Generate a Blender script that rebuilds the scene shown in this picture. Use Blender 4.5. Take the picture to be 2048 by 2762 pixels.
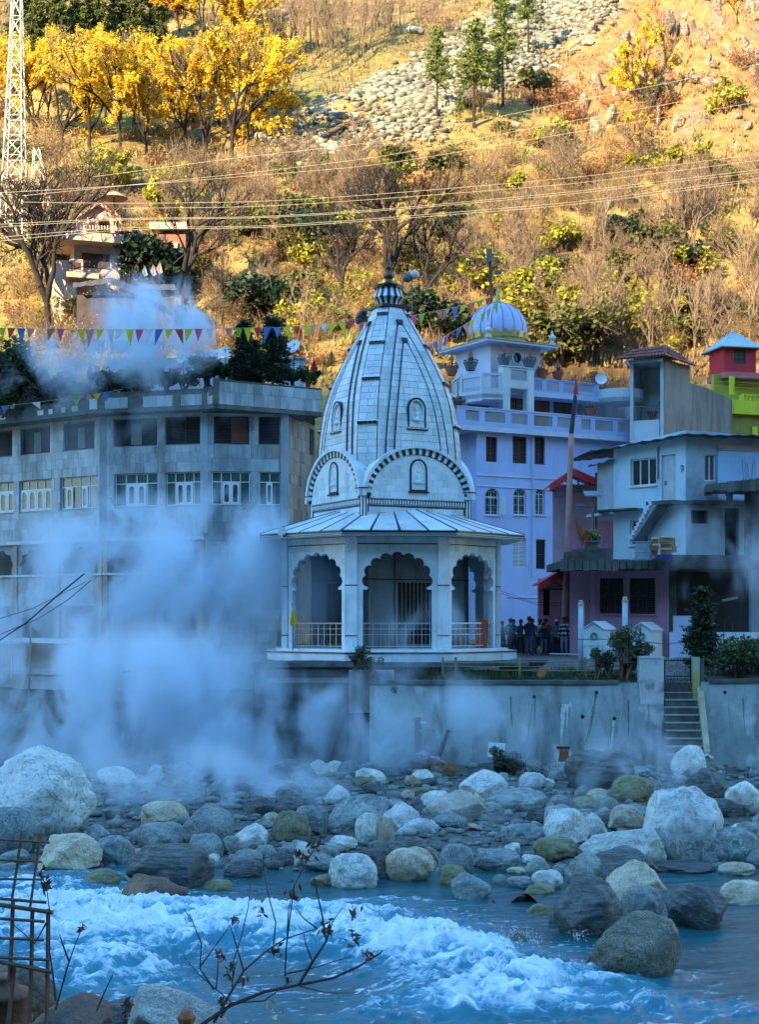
import bpy, bmesh, math, random
import numpy as np
from mathutils import Vector, Matrix, noise as mnoise
from mathutils.geometry import tessellate_polygon
for o in list(bpy.data.objects): bpy.data.objects.remove(o)
random.seed(7); RNG = np.random.default_rng(7)
SC = bpy.context.scene; COL = SC.collection
# ------------------------------------------------------------------ camera, world, sun, exposure
F = 4010.0; HX = 1024.0; HY = 1670.0; HC = 7.0          # photo pixels per unit slope, principal column, horizon row, eye height
cam = bpy.data.cameras.new('camera'); camo = bpy.data.objects.new('camera', cam); COL.objects.link(camo)
camo.location = (0, 0, HC); camo.rotation_euler = (math.radians(90), 0, 0)
cam.sensor_fit = 'VERTICAL'; cam.sensor_height = 36.0; cam.lens = F/2762*36.0
cam.shift_y = (HY-1381)/2762; cam.clip_start = 0.1; cam.clip_end = 3000
SC.camera = camo
SUN_AZ = math.radians(36); SUN_EL = math.radians(22)      # sun is behind the camera, to the left
world = bpy.data.worlds.new('World'); SC.world = world; world.use_nodes = True
wn = world.node_tree.nodes; wl = world.node_tree.links
sky = wn.new('ShaderNodeTexSky'); sky.sky_type = 'NISHITA'; sky.sun_disc = False
sky.sun_elevation = SUN_EL; sky.sun_rotation = math.pi + SUN_AZ
sky.altitude = 1800; sky.air_density = 2.4; sky.dust_density = 0.0; sky.ozone_density = 8.5
wl.new(sky.outputs[0], wn['Background'].inputs[0]); wn['Background'].inputs[1].default_value = 0.15
sl = bpy.data.lights.new('sun', 'SUN'); sl.energy = 3.7; sl.angle = math.radians(0.5); sl.color = (1.0, 0.79, 0.50)
so = bpy.data.objects.new('sun', sl); COL.objects.link(so)
sdir = Vector((-math.sin(SUN_AZ)*math.cos(SUN_EL), -math.cos(SUN_AZ)*math.cos(SUN_EL), math.sin(SUN_EL)))
so.rotation_euler = sdir.to_track_quat('Z', 'Y').to_euler(); so.location = (-60, -80, 120)
SC.view_settings.view_transform = 'Standard'; SC.view_settings.look = 'None'
SC.view_settings.gamma = 1.0; SC.view_settings.exposure = 2.25
SC.render.engine = 'CYCLES'
SC.cycles.use_denoising = True; SC.cycles.max_bounces = 6; SC.cycles.volume_bounces = 4
SC.cycles.transparent_max_bounces = 12; SC.cycles.volume_max_steps = 96; SC.cycles.use_adaptive_sampling = True
SC.cycles.adaptive_threshold = 0.02

# ------------------------------------------------------------------ small helpers
def P(x, y, D):                      # photo pixel at a known distance D
    return Vector(((x-HX)/F*D, D, HC+(HY-y)/F*D))
def ground_at(x, y, z):              # photo pixel on the level z
    D = (HC-z)*F/(y-HY); return Vector(((x-HX)/F*D, D, z))
def ss(a, b, t):
    t = np.clip((np.asarray(t, float)-a)/(b-a), 0, 1); return t*t*(3-2*t)
def _h(ix, iy, iz, s):
    n = (ix*374761393 + iy*668265263 + iz*2147483647 + s*974711) & 0xFFFFFFFF
    n = ((n ^ (n >> 13))*1274126177) & 0xFFFFFFFF
    n = ((n ^ (n >> 16))*2246822519) & 0xFFFFFFFF
    return ((n ^ (n >> 15)) & 0xFFFFFF)/float(0xFFFFFF)
def vnoise(x, y, z=0.0, s=0):
    x, y, z = np.broadcast_arrays(np.asarray(x, float), np.asarray(y, float), np.asarray(z, float))
    i, j, k = (np.floor(a).astype(np.int64) for a in (x, y, z))
    fx, fy, fz = x-i, y-j, z-k
    fx, fy, fz = (a*a*a*(a*(a*6-15)+10) for a in (fx, fy, fz))
    r = 0
    for dx in (0, 1):
        wx = fx if dx else 1-fx
        for dy in (0, 1):
            wy = fy if dy else 1-fy
            for dz in (0, 1):
                wz = fz if dz else 1-fz
                r = r + wx*wy*wz*_h(i+dx, j+dy, k+dz, s)
    return r*2-1
def fbm(x, y, z=0.0, o=4, s=0, g=0.5):
    a = 1.0; r = 0; t = 0; f = 1.0
    for q in range(o):
        r = r + a*vnoise(np.asarray(x)*f, np.asarray(y)*f, np.asarray(z)*f, s+q*17); t += a; a *= g; f *= 2.03
    return r/t

class MB:
    """collects geometry for one mesh"""
    def __init__(s): s.v = []; s.f = []; s.m = []
    def add(s, vs, fs, mi=0):
        b = len(s.v); s.v.extend(vs)
        for f in fs: s.f.append(tuple(i+b for i in f)); s.m.append(mi)
        return s
    def quad(s, a, b, c, d, mi=0): return s.add([a, b, c, d], [(0, 1, 2, 3)], mi)
    def box8(s, p, mi=0):            # p: bottom 4 ccw, top 4 ccw
        return s.add(p, [(3, 2, 1, 0), (4, 5, 6, 7), (0, 1, 5, 4), (1, 2, 6, 5), (2, 3, 7, 6), (3, 0, 4, 7)], mi)
    def box(s, x0, x1, y0, y1, z0, z1, mi=0, fr=None):
        c = [(x0, y0, z0), (x1, y0, z0), (x1, y1, z0), (x0, y1, z0), (x0, y0, z1), (x1, y0, z1), (x1, y1, z1), (x0, y1, z1)]
        if fr: c = [fr.p(a[0], a[2], -a[1]) for a in c]
        return s.box8([Vector(a) for a in c], mi)
    def fbox(s, fr, u0, u1, v0, v1, d0, d1, mi=0):   # box in a facade frame, d outward, d1>d0
        return s.box8([fr.p(u0, v0, d1), fr.p(u1, v0, d1), fr.p(u1, v0, d0), fr.p(u0, v0, d0),
                       fr.p(u0, v1, d1), fr.p(u1, v1, d1), fr.p(u1, v1, d0), fr.p(u0, v1, d0)], mi)
    def tube(s, pts, rad, n=6, cap=True, mi=0):
        pts = [Vector(p) for p in pts]; k = len(pts)
        if not hasattr(rad, '__len__'): rad = [rad]*k
        t0 = (pts[1]-pts[0]).normalized(); a = t0.orthogonal().normalized(); vs = []
        for i in range(k):
            t = (pts[min(i+1, k-1)]-pts[max(i-1, 0)])
            t = t.normalized() if t.length > 1e-9 else t0
            a = (a - t*a.dot(t)); a = a.normalized() if a.length > 1e-6 else t.orthogonal().normalized()
            b = t.cross(a)
            for j in range(n):
                w = 2*math.pi*j/n; vs.append(pts[i]+(a*math.cos(w)+b*math.sin(w))*rad[i])
        fs = [(i*n+j, i*n+(j+1) % n, (i+1)*n+(j+1) % n, (i+1)*n+j) for i in range(k-1) for j in range(n)]
        if cap: fs += [tuple(range(n))[::-1], tuple(range((k-1)*n, k*n))]
        return s.add(vs, fs, mi)
    def lathe(s, prof, c=(0, 0, 0), n=16, mi=0, rot=0.0, a0=0.0, a1=2*math.pi):
        c = Vector(c); full = abs(a1-a0-2*math.pi) < 1e-6; m = n if full else n+1; vs = []
        for r, z in prof:
            for j in range(m):
                w = rot+a0+(a1-a0)*j/n; vs.append(c+Vector((r*math.cos(w), r*math.sin(w), z)))
        fs = []
        for i in range(len(prof)-1):
            for j in range(n):
                jn = (j+1) % m; fs.append((i*m+j, i*m+jn, (i+1)*m+jn, (i+1)*m+j))
        return s.add(vs, fs, mi)
    def poly(s, fr, loops, d0, d1, mi=0, mi_side=None, back=True):   # extruded polygon (first loop outer, others holes) in frame
        tris = tessellate_polygon([[Vector((a[0], a[1], 0)) for a in lp] for lp in loops])
        flat = [a for lp in loops for a in lp]
        fv = [fr.p(a[0], a[1], d1) for a in flat]; bv = [fr.p(a[0], a[1], d0) for a in flat]
        nrm = fr.n; tf = []
        for t in tris:
            a, b, c = (fv[i] for i in t)
            tf.append(t if (b-a).cross(c-a).dot(nrm) > 0 else t[::-1])
        s.add(fv, [tuple(t) for t in tf], mi)
        if back: s.add(bv, [tuple(t[::-1]) for t in tf], mi)
        k = 0
        for lp in loops:
            n = len(lp); vs = fv[k:k+n]+bv[k:k+n]
            s.add(vs, [(i, n+i, n+(i+1) % n, (i+1) % n) for i in range(n)], mi if mi_side is None else mi_side); k += n
        return s

class Fr:
    """vertical facade frame: u along the wall (to the right seen from outside), v = world z, d outward"""
    def __init__(s, o, ang):
        s.o = Vector((o[0], o[1], 0)); s.ang = ang
        s.u = Vector((math.cos(ang), math.sin(ang), 0)); s.n = Vector((math.sin(ang), -math.cos(ang), 0))
    def p(s, u, v, d=0.0): return s.o + s.u*u + s.n*d + Vector((0, 0, v))
    def px(s, x, y, d=0.0):          # photo pixel -> (u, v) on the plane d
        r = Vector(((x-HX)/F, 1.0, (HY-y)/F)); q = s.o+s.n*d
        t = q.dot(s.n)/r.dot(s.n); w = Vector((0, 0, HC))+r*t
        return (w-s.o).dot(s.u), w.z
    def rect(s, x0, y0, x1, y1, d=0.0):   # pixel box -> u0,u1,v0,v1 (tops from the box middle)
        xm, ym = (x0+x1)/2, (y0+y1)/2
        return s.px(x0, ym, d)[0], s.px(x1, ym, d)[0], s.px(xm, y1, d)[1], s.px(xm, y0, d)[1]
    def shift(s, d, u=0.0):
        q = s.o+s.n*d+s.u*u; return Fr((q.x, q.y), s.ang)
def frame_px(xa, Da, xb, Db):        # frame through two pixel columns at two distances
    a = P(xa, HY, Da); b = P(xb, HY, Db); f = Fr((a.x, a.y), math.atan2(b.y-a.y, b.x-a.x)); f.len = (b-a).length; return f

def tag(o, label=None, cat=None, group=None, kind=None):
    if label: o['label'] = label
    if cat: o['category'] = cat
    if group: o['group'] = group
    if kind: o['kind'] = kind
    return o
def mesh(name, mb, mats, smooth=False):
    me = bpy.data.meshes.new(name); me.from_pydata([tuple(v) for v in mb.v], [], mb.f)
    for m in (mats if isinstance(mats, (list, tuple)) else [mats]): me.materials.append(m)
    if any(mb.m): me.polygons.foreach_set('material_index', mb.m)
    if smooth: me.polygons.foreach_set('use_smooth', [True]*len(me.polygons))
    me.update(); return me
def np_mesh(name, V, Fc, mats, smooth=False, mi=None):
    me = bpy.data.meshes.new(name); V = np.asarray(V, np.float32); Fc = np.asarray(Fc, np.int32); k = Fc.shape[1]; nf = len(Fc)
    me.vertices.add(len(V)); me.vertices.foreach_set('co', V.ravel())
    me.loops.add(nf*k); me.loops.foreach_set('vertex_index', Fc.ravel())
    me.polygons.add(nf); me.polygons.foreach_set('loop_start', np.arange(0, nf*k, k, dtype=np.int32))
    me.polygons.foreach_set('loop_total', np.full(nf, k, np.int32))
    if smooth: me.polygons.foreach_set('use_smooth', np.ones(nf, bool))
    for m in (mats if isinstance(mats, (list, tuple)) else [mats]): me.materials.append(m)
    if mi is not None: me.polygons.foreach_set('material_index', np.asarray(mi, np.int32))
    me.update(); me.validate(); return me
def link(name, me, parent=None):
    o = bpy.data.objects.new(name, me); COL.objects.link(o)
    if parent:
        o.parent = parent; o.matrix_parent_inverse = Matrix.Translation(-Vector(parent.location))
    return o
def obj(name, mb, mats, parent=None, smooth=False, label=None, cat=None, group=None, kind=None):
    if parent is None and kind != 'structure' and mb.v:      # origin at the base of the thing
        a = np.array([tuple(v) for v in mb.v]); c = Vector(((a[:, 0].min()+a[:, 0].max())/2, (a[:, 1].min()+a[:, 1].max())/2, a[:, 2].min()))
        mb.v = [Vector(v)-c for v in mb.v]
    else: c = Vector((0, 0, 0))
    o = link(name, mesh(name, mb, mats, smooth), parent)
    if parent is None: o.location = c
    return tag(o, label, cat, group, kind)
def thing(name, loc, label, cat, group=None, rz=0.0):
    o = bpy.data.objects.new(name, None); COL.objects.link(o); o.location = Vector(loc); o.rotation_euler.z = rz
    o.empty_display_size = 0.3; return tag(o, label, cat, group)
def copy_tree(o, loc, rz=0.0, sc=(1, 1, 1), label=None, rx=0.0, ry=0.0):
    r = o.copy(); COL.objects.link(r); r.location = loc; r.rotation_euler = (rx, ry, rz)
    r.scale = sc if hasattr(sc, '__len__') else (sc, sc, sc)
    if label: r['label'] = label
    for ch in list(o.children):
        c = ch.copy(); COL.objects.link(c); c.parent = r
        for g in list(ch.children):
            d = g.copy(); COL.objects.link(d); d.parent = c
    return r

# ------------------------------------------------------------------ materials
MATS = {}
def mat(name, col, rough=0.75, var=0.18, scale=1.5, bump=0.0, bscale=25.0, stain=None, sfac=0.5, sscale=(1.2, 1.2, 0.25), metal=0.0,
        col2=None, island=0.0, coords='pos', transl=0.0, spec=0.5, spot=None, spotfac=0.5, spotscale=8.0, sth=0.5):
    if name in MATS: return MATS[name]
    m = bpy.data.materials.new(name); m.use_nodes = True; MATS[name] = m
    N = m.node_tree.nodes; L = m.node_tree.links; b = N['Principled BSDF']
    b.inputs['Roughness'].default_value = rough; b.inputs['Metallic'].default_value = metal
    b.inputs['Specular IOR Level'].default_value = spec
    if coords == 'pos': g = N.new('ShaderNodeNewGeometry'); src = g.outputs['Position']
    else: g = N.new('ShaderNodeTexCoord'); src = g.outputs['Object']
    def nz(sc, det=5.0, vec=None, ro=0.55):
        t = N.new('ShaderNodeTexNoise'); t.inputs['Scale'].default_value = sc; t.inputs['Detail'].default_value = det
        t.inputs['Roughness'].default_value = ro; L.new(vec or src, t.inputs['Vector']); return t.outputs[0]
    def ramp(fac, a, c0=(0, 0, 0, 1), b_=0.7, c1=(1, 1, 1, 1)):
        r = N.new('ShaderNodeValToRGB'); r.color_ramp.elements[0].position = a; r.color_ramp.elements[1].position = b_
        r.color_ramp.elements[0].color = c0; r.color_ramp.elements[1].color = c1; L.new(fac, r.inputs[0]); return r.outputs[0]
    def mix(fac, a, c, mode='MIX'):
        x = N.new('ShaderNodeMix'); x.data_type = 'RGBA'; x.blend_type = mode
        for sock, val in ((x.inputs[0], fac), (x.inputs[6], a), (x.inputs[7], c)):
            if hasattr(val, 'is_linked'): L.new(val, sock)
            else: sock.default_value = val
        return x.outputs[2]
    c = np.array(col); lo = tuple(np.clip(c*(1-var), 0, 1))+(1,); hi = tuple(np.clip(c*(1+var), 0, 1))+(1,)
    if col2 is not None: lo = tuple(col)+(1,); hi = tuple(col2)+(1,)
    out = ramp(nz(scale, 6), 0.3, lo, 0.7, hi)
    if island:
        gg = N.new('ShaderNodeNewGeometry'); oi = N.new('ShaderNodeObjectInfo')
        ad = N.new('ShaderNodeMath'); ad.operation = 'ADD'; L.new(gg.outputs['Random Per Island'], ad.inputs[0]); L.new(oi.outputs['Random'], ad.inputs[1])
        fr = N.new('ShaderNodeMath'); fr.operation = 'FRACT'; L.new(ad.outputs[0], fr.inputs[0])
        out = mix(1.0, out, ramp(fr.outputs[0], 0.0, (1-island,)*3+(1,), 1.0, (1+island*0.6, 1+island*0.55, 1+island*0.5, 1)), 'MULTIPLY')
    if stain is not None:
        mp = N.new('ShaderNodeMapping'); mp.inputs['Scale'].default_value = sscale; L.new(src, mp.inputs[0])
        k = ramp(nz(1.0, 8, mp.outputs[0], 0.62), sth, (0, 0, 0, 1), sth+0.2, (sfac,)*3+(1,)); out = mix(k, out, tuple(stain)+(1,))
    if spot is not None:
        k = ramp(nz(spotscale, 3), 0.58, (0, 0, 0, 1), 0.68, (spotfac,)*3+(1,)); out = mix(k, out, tuple(spot)+(1,))
    L.new(out, b.inputs['Base Color'])
    if bump:
        bp = N.new('ShaderNodeBump'); bp.inputs['Strength'].default_value = bump; bp.inputs['Distance'].default_value = 0.05
        L.new(nz(bscale, 6), bp.inputs['Height']); L.new(bp.outputs[0], b.inputs['Normal'])
    if transl:
        tr = N.new('ShaderNodeBsdfTranslucent'); L.new(out, tr.inputs[0]); ms = N.new('ShaderNodeMixShader'); ms.inputs[0].default_value = transl
        L.new(b.outputs[0], ms.inputs[1]); L.new(tr.outputs[0], ms.inputs[2]); L.new(ms.outputs[0], N['Material Output'].inputs[0])
    return m
def vcol_mat(name, attr, rough=0.9, bump=0.4, bscale=6.0, var=0.35, scale=2.0):
    m = bpy.data.materials.new(name); m.use_nodes = True; N = m.node_tree.nodes; L = m.node_tree.links; b = N['Principled BSDF']
    b.inputs['Roughness'].default_value = rough; b.inputs['Specular IOR Level'].default_value = 0.2
    a = N.new('ShaderNodeAttribute'); a.attribute_name = attr
    g = N.new('ShaderNodeNewGeometry'); t = N.new('ShaderNodeTexNoise'); t.inputs['Scale'].default_value = scale; t.inputs['Detail'].default_value = 8; t.inputs['Roughness'].default_value = 0.7
    L.new(g.outputs['Position'], t.inputs['Vector'])
    r = N.new('ShaderNodeValToRGB'); r.color_ramp.elements[0].position = 0.3; r.color_ramp.elements[1].position = 0.72
    r.color_ramp.elements[0].color = (1-var,)*3+(1,); r.color_ramp.elements[1].color = (1+var,)*3+(1,); L.new(t.outputs[0], r.inputs[0])
    x = N.new('ShaderNodeMix'); x.data_type = 'RGBA'; x.blend_type = 'MULTIPLY'; x.inputs[0].default_value = 1
    L.new(a.outputs['Color'], x.inputs[6]); L.new(r.outputs[0], x.inputs[7]); L.new(x.outputs[2], b.inputs['Base Color'])
    bp = N.new('ShaderNodeBump'); bp.inputs['Strength'].default_value = bump; bp.inputs['Distance'].default_value = 0.15
    t2 = N.new('ShaderNodeTexNoise'); t2.inputs['Scale'].default_value = bscale; t2.inputs['Detail'].default_value = 6; L.new(g.outputs['Position'], t2.inputs['Vector'])
    L.new(t2.outputs[0], bp.inputs['Height']); L.new(bp.outputs[0], b.inputs['Normal']); return m
def set_vcol(me, name, cols):
    at = me.color_attributes.new(name, 'FLOAT_COLOR', 'POINT'); c = np.ones((len(cols), 4), np.float32); c[:, :3] = cols
    at.data.foreach_set('color', c.ravel())

marble = mat('white_marble', (0.60, 0.70, 0.72), 0.35, 0.12, 1.6, stain=(0.30, 0.36, 0.37), sfac=0.6, sscale=(1.6, 1.6, 0.35), island=0.16)
marble_plain = mat('white_marble_plain', (0.60, 0.70, 0.72), 0.4, 0.12, 1.6, stain=(0.28, 0.33, 0.33), sfac=0.6, sscale=(1.8, 1.8, 0.3), sth=.52)
mortar = mat('grey_mortar', (0.42, 0.50, 0.52), 0.9, 0.15)
blackstone = mat('black_stone', (0.012, 0.013, 0.018), 0.35, 0.3)
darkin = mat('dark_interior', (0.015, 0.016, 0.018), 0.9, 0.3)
slabm = mat('stained_marble_slab', (0.36, 0.44, 0.46), 0.5, 0.18, 0.8, stain=(0.12, 0.15, 0.15), sfac=0.85, sscale=(0.9, 0.9, 0.28), island=0.28, sth=0.48)
slab_brown = mat('brown_marble_slab', (0.34, 0.28, 0.21), 0.6, 0.2, 0.8, stain=(0.10, 0.10, 0.09), sfac=0.7, island=0.35)
concrete_dark = mat('mossy_dark_concrete', (0.10, 0.11, 0.10), 0.95, 0.45, 1.4, bump=0.3, bscale=9, stain=(0.03, 0.035, 0.03), sfac=0.85, spot=(0.06, 0.09, 0.04), spotscale=2.5)
concrete = mat('grey_concrete', (0.27, 0.28, 0.27), 0.9, 0.2, 1.2, bump=0.15, bscale=14, stain=(0.10, 0.11, 0.10), sfac=0.6)
white_frame = mat('white_window_frame', (0.62, 0.68, 0.66), 0.5, 0.1)
glass_green = mat('green_window_glass', (0.035, 0.085, 0.075), 0.12, 0.35, 3.0, spec=0.6)
glass_dark = mat('dark_window_glass', (0.012, 0.016, 0.02), 0.1, 0.4, 2.0, spec=0.6)
steel = mat('brushed_steel', (0.45, 0.48, 0.5), 0.35, 0.1, metal=0.8)
rust = mat('rusty_steel', (0.10, 0.055, 0.035), 0.85, 0.5, 14, col2=(0.19, 0.10, 0.06), bump=0.2, bscale=60)
wire_m = mat('pale_wire', (0.42, 0.38, 0.26), 0.5, 0.1)
black_wire = mat('black_cable', (0.015, 0.015, 0.018), 0.7, 0.2)
# ------------------------------------------------------------------ hillside, near mountain, river bed, bank, terrace
def hill_h(x, y):
    x = np.asarray(x, float); y = np.asarray(y, float)
    b = np.interp(y, [60, 95, 101, 110, 130, 150, 180, 205, 240, 300, 420], [5, 6, 19, 27.5, 42, 56, 78.5, 97, 124, 170, 250])
    a = ss(94, 112, y)
    n = fbm(x/26, y/26, 0, 4, 3)*3.0 + fbm(x/7, y/7, 0, 3, 11)*0.8
    px = x/y*F+HX; py = HY-(b-HC)/y*F
    cl = ss(1430, 1750, px+60*fbm(x/10, y/10, 0, 3, 5))*ss(430, 250, py)
    rid = 1-np.abs(fbm(x/9, y/14, 0, 4, 29))*2.2
    rid2 = 1-np.abs(fbm(x/3.2+.3*y/3.2, y/5, 0, 3, 31))*2.4
    n = n + cl*(np.clip(rid, -0.2, 1)**2*4.2-1.2+np.clip(rid2, 0, 1)**2*1.5)
    gul = np.exp(-((px-1500-(-py*0.1))/60)**2)*ss(430, 150, py)*(-1.6)
    return b + a*(n+gul)
def scree_mask(px, py):
    t = np.clip((py-(-60))/480, 0, 1.15); cx = 1600-780*t**1.25; hw = 150+75*np.sin(np.clip(t, 0, 1)*math.pi)
    m = ss(1.15, 0.75, np.abs(px-cx)/hw)*ss(-100, 0, py+50)*ss(470, 405, py)
    m2 = ss(1.0, 0.3, np.hypot((px-980)/330, (py-350)/75))
    return np.clip(np.maximum(m, m2), 0, 1)
def hill_hit(px, py):
    D = np.arange(96, 330, 0.25); X = (px-HX)/F*D; Z = HC+(HY-py)/F*D
    k = np.argmax(hill_h(X, D) > Z)
    return Vector((X[k], D[k], Z[k]))
def grid_mesh(xs, ys, zf):
    X, Y = np.meshgrid(xs, ys); Z = zf(X, Y); nx, ny = len(xs), len(ys)
    V = np.stack([X, Y, Z], -1).reshape(-1, 3); i = np.arange(nx-1)[None, :]+np.arange(ny-1)[:, None]*nx
    i = i.ravel(); return V, np.stack([i, i+1, i+1+nx, i+nx], 1)
hv, hf = grid_mesh(np.arange(-125, 126, 0.75), np.concatenate([np.arange(82, 215, 0.6), np.arange(215, 421, 2.0)]), hill_h)
hp = hv[:, 0]/hv[:, 1]*F+HX; hq = HY-(hv[:, 2]-HC)/hv[:, 1]*F
n1 = fbm(hv[:, 0]/9, hv[:, 1]/9, 0, 4, 41); n2 = fbm(hv[:, 0]/3, hv[:, 1]/3, 0, 4, 57); n3 = fbm(hv[:, 0]/18, hv[:, 1]/18, 0, 3, 77)
def lerp(a, b, t): return a+(b-a)*np.clip(t, 0, 1)[:, None]
hc = np.tile(np.array([[0.29, 0.19, 0.055]]), (len(hv), 1))
hc = lerp(hc, np.array([0.13, 0.15, 0.035]), ss(0.0, 0.35, n1+0.15*n2))
hc = lerp(hc, np.array([0.14, 0.085, 0.04]), ss(0.05, 0.4, n3+0.3*n2))
hc = lerp(hc, np.array([0.33, 0.24, 0.085]), ss(0.1, 0.45, n2-0.2*n1)*0.8)
orange = ss(1420, 1560, hp+80*n1)*ss(480, 330, hq+60*n1)
hc = lerp(hc, np.array([0.34, 0.155, 0.058]), orange*0.85)
hc = lerp(hc, np.array([0.17, 0.14, 0.095]), orange*ss(0.25, 0.5, n2+0.35*n1))
olive = ss(60, 0, np.hypot((hp-900)/5, (hq-170)/1.6)-40)
hc = lerp(hc, np.array([0.16, 0.15, 0.045]), olive*0.6)
scm = scree_mask(hp+70*n1, hq+25*n2)
hc = lerp(hc, np.array([0.25, 0.23, 0.16]), scm*ss(-0.25, 0.2, n2+.4*n1))
hill_m = vcol_mat('hillside_ground', 'ground', 0.95, 0.9, 1.6, 0.45, 1.1)
me = np_mesh('hillside', hv, hf, hill_m, True); set_vcol(me, 'ground', hc)
tag(link('hillside', me), kind='structure')
# the mountain on the camera's side of the valley: it keeps the gorge in shade
def near_h(x, y):
    b = np.interp(y, [-520, -250, -40, -8, -2, 3, 14, 22, 30], [90, 206, 32, 5.6, 5.45, 5.1, 2.6, 0.6, -1.2])
    return b + fbm(x/60, y/60, 0, 4, 91)*6*ss(-20, -120, y)+fbm(x/2.5, y/2.5, 0, 3, 92)*0.18*ss(-30, 0, y)
nv, nf = grid_mesh(np.concatenate([np.arange(-900, -60, 20), np.arange(-60, 60, 1.5), np.arange(60, 700, 20)]), np.concatenate([np.arange(-520, -30, 10), np.arange(-30, 30.1, 0.8)]), near_h)
near_m = mat('dark_forest_slope', (0.05, 0.06, 0.03), 0.95, 0.4, 0.15, spot=(0.12, 0.10, 0.06), bump=0.5, bscale=2)
tag(link('mountain', np_mesh('mountain', nv, nf, near_m, True)), kind='structure')
# river bed and far bank
def bank_h(x, y):
    b = np.interp(y, [20, 30, 38, 41.5, 46, 60, 64, 67], [-1.0, -1.0, -0.8, -0.05, 0.35, 1.2, 1.9, 3.1])
    return b + fbm(x/3.0, y/3.0, 0, 4, 131)*0.22
bv, bf = grid_mesh(np.arange(-30, 34, 0.3), np.arange(20, 90, 0.3), bank_h)
bank_m = mat('gravel_bank', (0.075, 0.095, 0.085), 0.95, 0.4, 3.0, bump=0.8, bscale=9, spot=(0.28, 0.28, 0.25), spotscale=7, stain=(0.05, 0.055, 0.05), sfac=0.7, sscale=(0.6, 0.6, 0.6))
tag(link('river_bank', np_mesh('river_bank', bv, bf, bank_m, True)), kind='structure')
# pebbles on the bank
def rock_np(seed, sub=2, ang=0.0, flat=1.0):
    bm = bmesh.new(); bmesh.ops.create_icosphere(bm, subdivisions=sub, radius=1.0)
    V = np.array([v.co[:] for v in bm.verts]); Fc = np.array([[v.index for v in f.verts] for f in bm.faces]); bm.free()
    r = np.random.default_rng(seed)
    d = V/np.linalg.norm(V, axis=1)[:, None]
    V = d*(1+0.22*fbm(d[:, 0]*1.1+seed, d[:, 1]*1.1, d[:, 2]*1.1, 3, seed)+0.0)[:, None]
    for _ in range(int(3+ang*9)):                      # broken planes
        n = r.normal(size=3); n /= np.linalg.norm(n); h = r.uniform(0.55, 0.92) if ang else r.uniform(0.75, 0.98)
        t = V@n-h; V = V-np.outer(np.where(t > 0, t*(0.75+0.2*ang), 0), n)
    if sub >= 3:
        V = V*(1+0.075*fbm(V[:, 0]*3.3, V[:, 1]*3.3, V[:, 2]*3.3+seed, 4, seed+5)+(0.035*ang+0.014)*fbm(V[:, 0]*9, V[:, 1]*9, V[:, 2]*9, 3, seed+9))[:, None]
    V[:, 2] *= flat; mn, mx = V.min(0), V.max(0); V = (V-(mn+mx)/2)/(mx-mn)*2      # unit box -1..1
    return V, Fc
def scatter_np(protos, pts, scl, rng, sink=0.3):
    Vs = []; Fs = []; n = 0
    for p, s in zip(pts, scl):
        V, Fc = protos[rng.integers(len(protos))]; a = rng.uniform(0, 6.28); ca, sa = math.cos(a), math.sin(a)
        W = V*np.array([s*rng.uniform(0.7, 1.3), s*rng.uniform(0.7, 1.2), s*rng.uniform(0.45, 0.8)])
        W = np.stack([W[:, 0]*ca-W[:, 1]*sa, W[:, 0]*sa+W[:, 1]*ca, W[:, 2]+s*sink], 1)+np.asarray(p)
        Vs.append(W); Fs.append(Fc+n); n += len(V)
    return np.concatenate(Vs), np.concatenate(Fs)
peb = [rock_np(300+i, 1, 0.2*(i % 3)) for i in range(6)]
r = np.random.default_rng(5); k = 5200
px_ = r.uniform(-24, 27, k); py_ = 41.3+r.random(k)**1.2*20
pts = np.stack([px_, py_, bank_h(px_, py_)], 1)
pv, pf = scatter_np(peb, pts, r.uniform(0.035, 0.17, k)*(1+0.8*(r.random(k) > 0.9)), r)
pebble_m = mat('river_pebble', (0.17, 0.215, 0.20), 0.8, 0.3, 2, island=0.55)
o = link('pebbles', np_mesh('pebbles', pv, pf, pebble_m, True)); tag(o, 'grey and buff pebbles strewn between the boulders on the bank', 'pebbles', kind='stuff')
# terrace behind the river wall
tb = MB()
xs = [-4.6, 30]
prof = [(60.35, 4.42), (66, 5.25), (74, 5.3), (100, 5.4)]
for (y0, z0), (y1, z1) in zip(prof, prof[1:]):
    tb.quad(Vector((xs[0], y0, z0)), Vector((xs[1], y0, z0)), Vector((xs[1], y1, z1)), Vector((xs[0], y1, z1)))
tag(obj('terrace', tb, mat('terrace_paving', (0.13, 0.14, 0.13), 0.9, 0.3, 1.2, bump=0.2, stain=(0.05, 0.06, 0.04), sfac=0.6, sscale=(0.5, 0.5, 0.5)), kind='structure'), kind='structure')
tb = MB(); tb.quad(Vector((-40, 67, 2.6)), Vector((-4.6, 67, 2.6)), Vector((-4.6, 95, 3.2)), Vector((-40, 95, 3.2)))
obj('yard', tb, concrete_dark, kind='structure')
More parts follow.
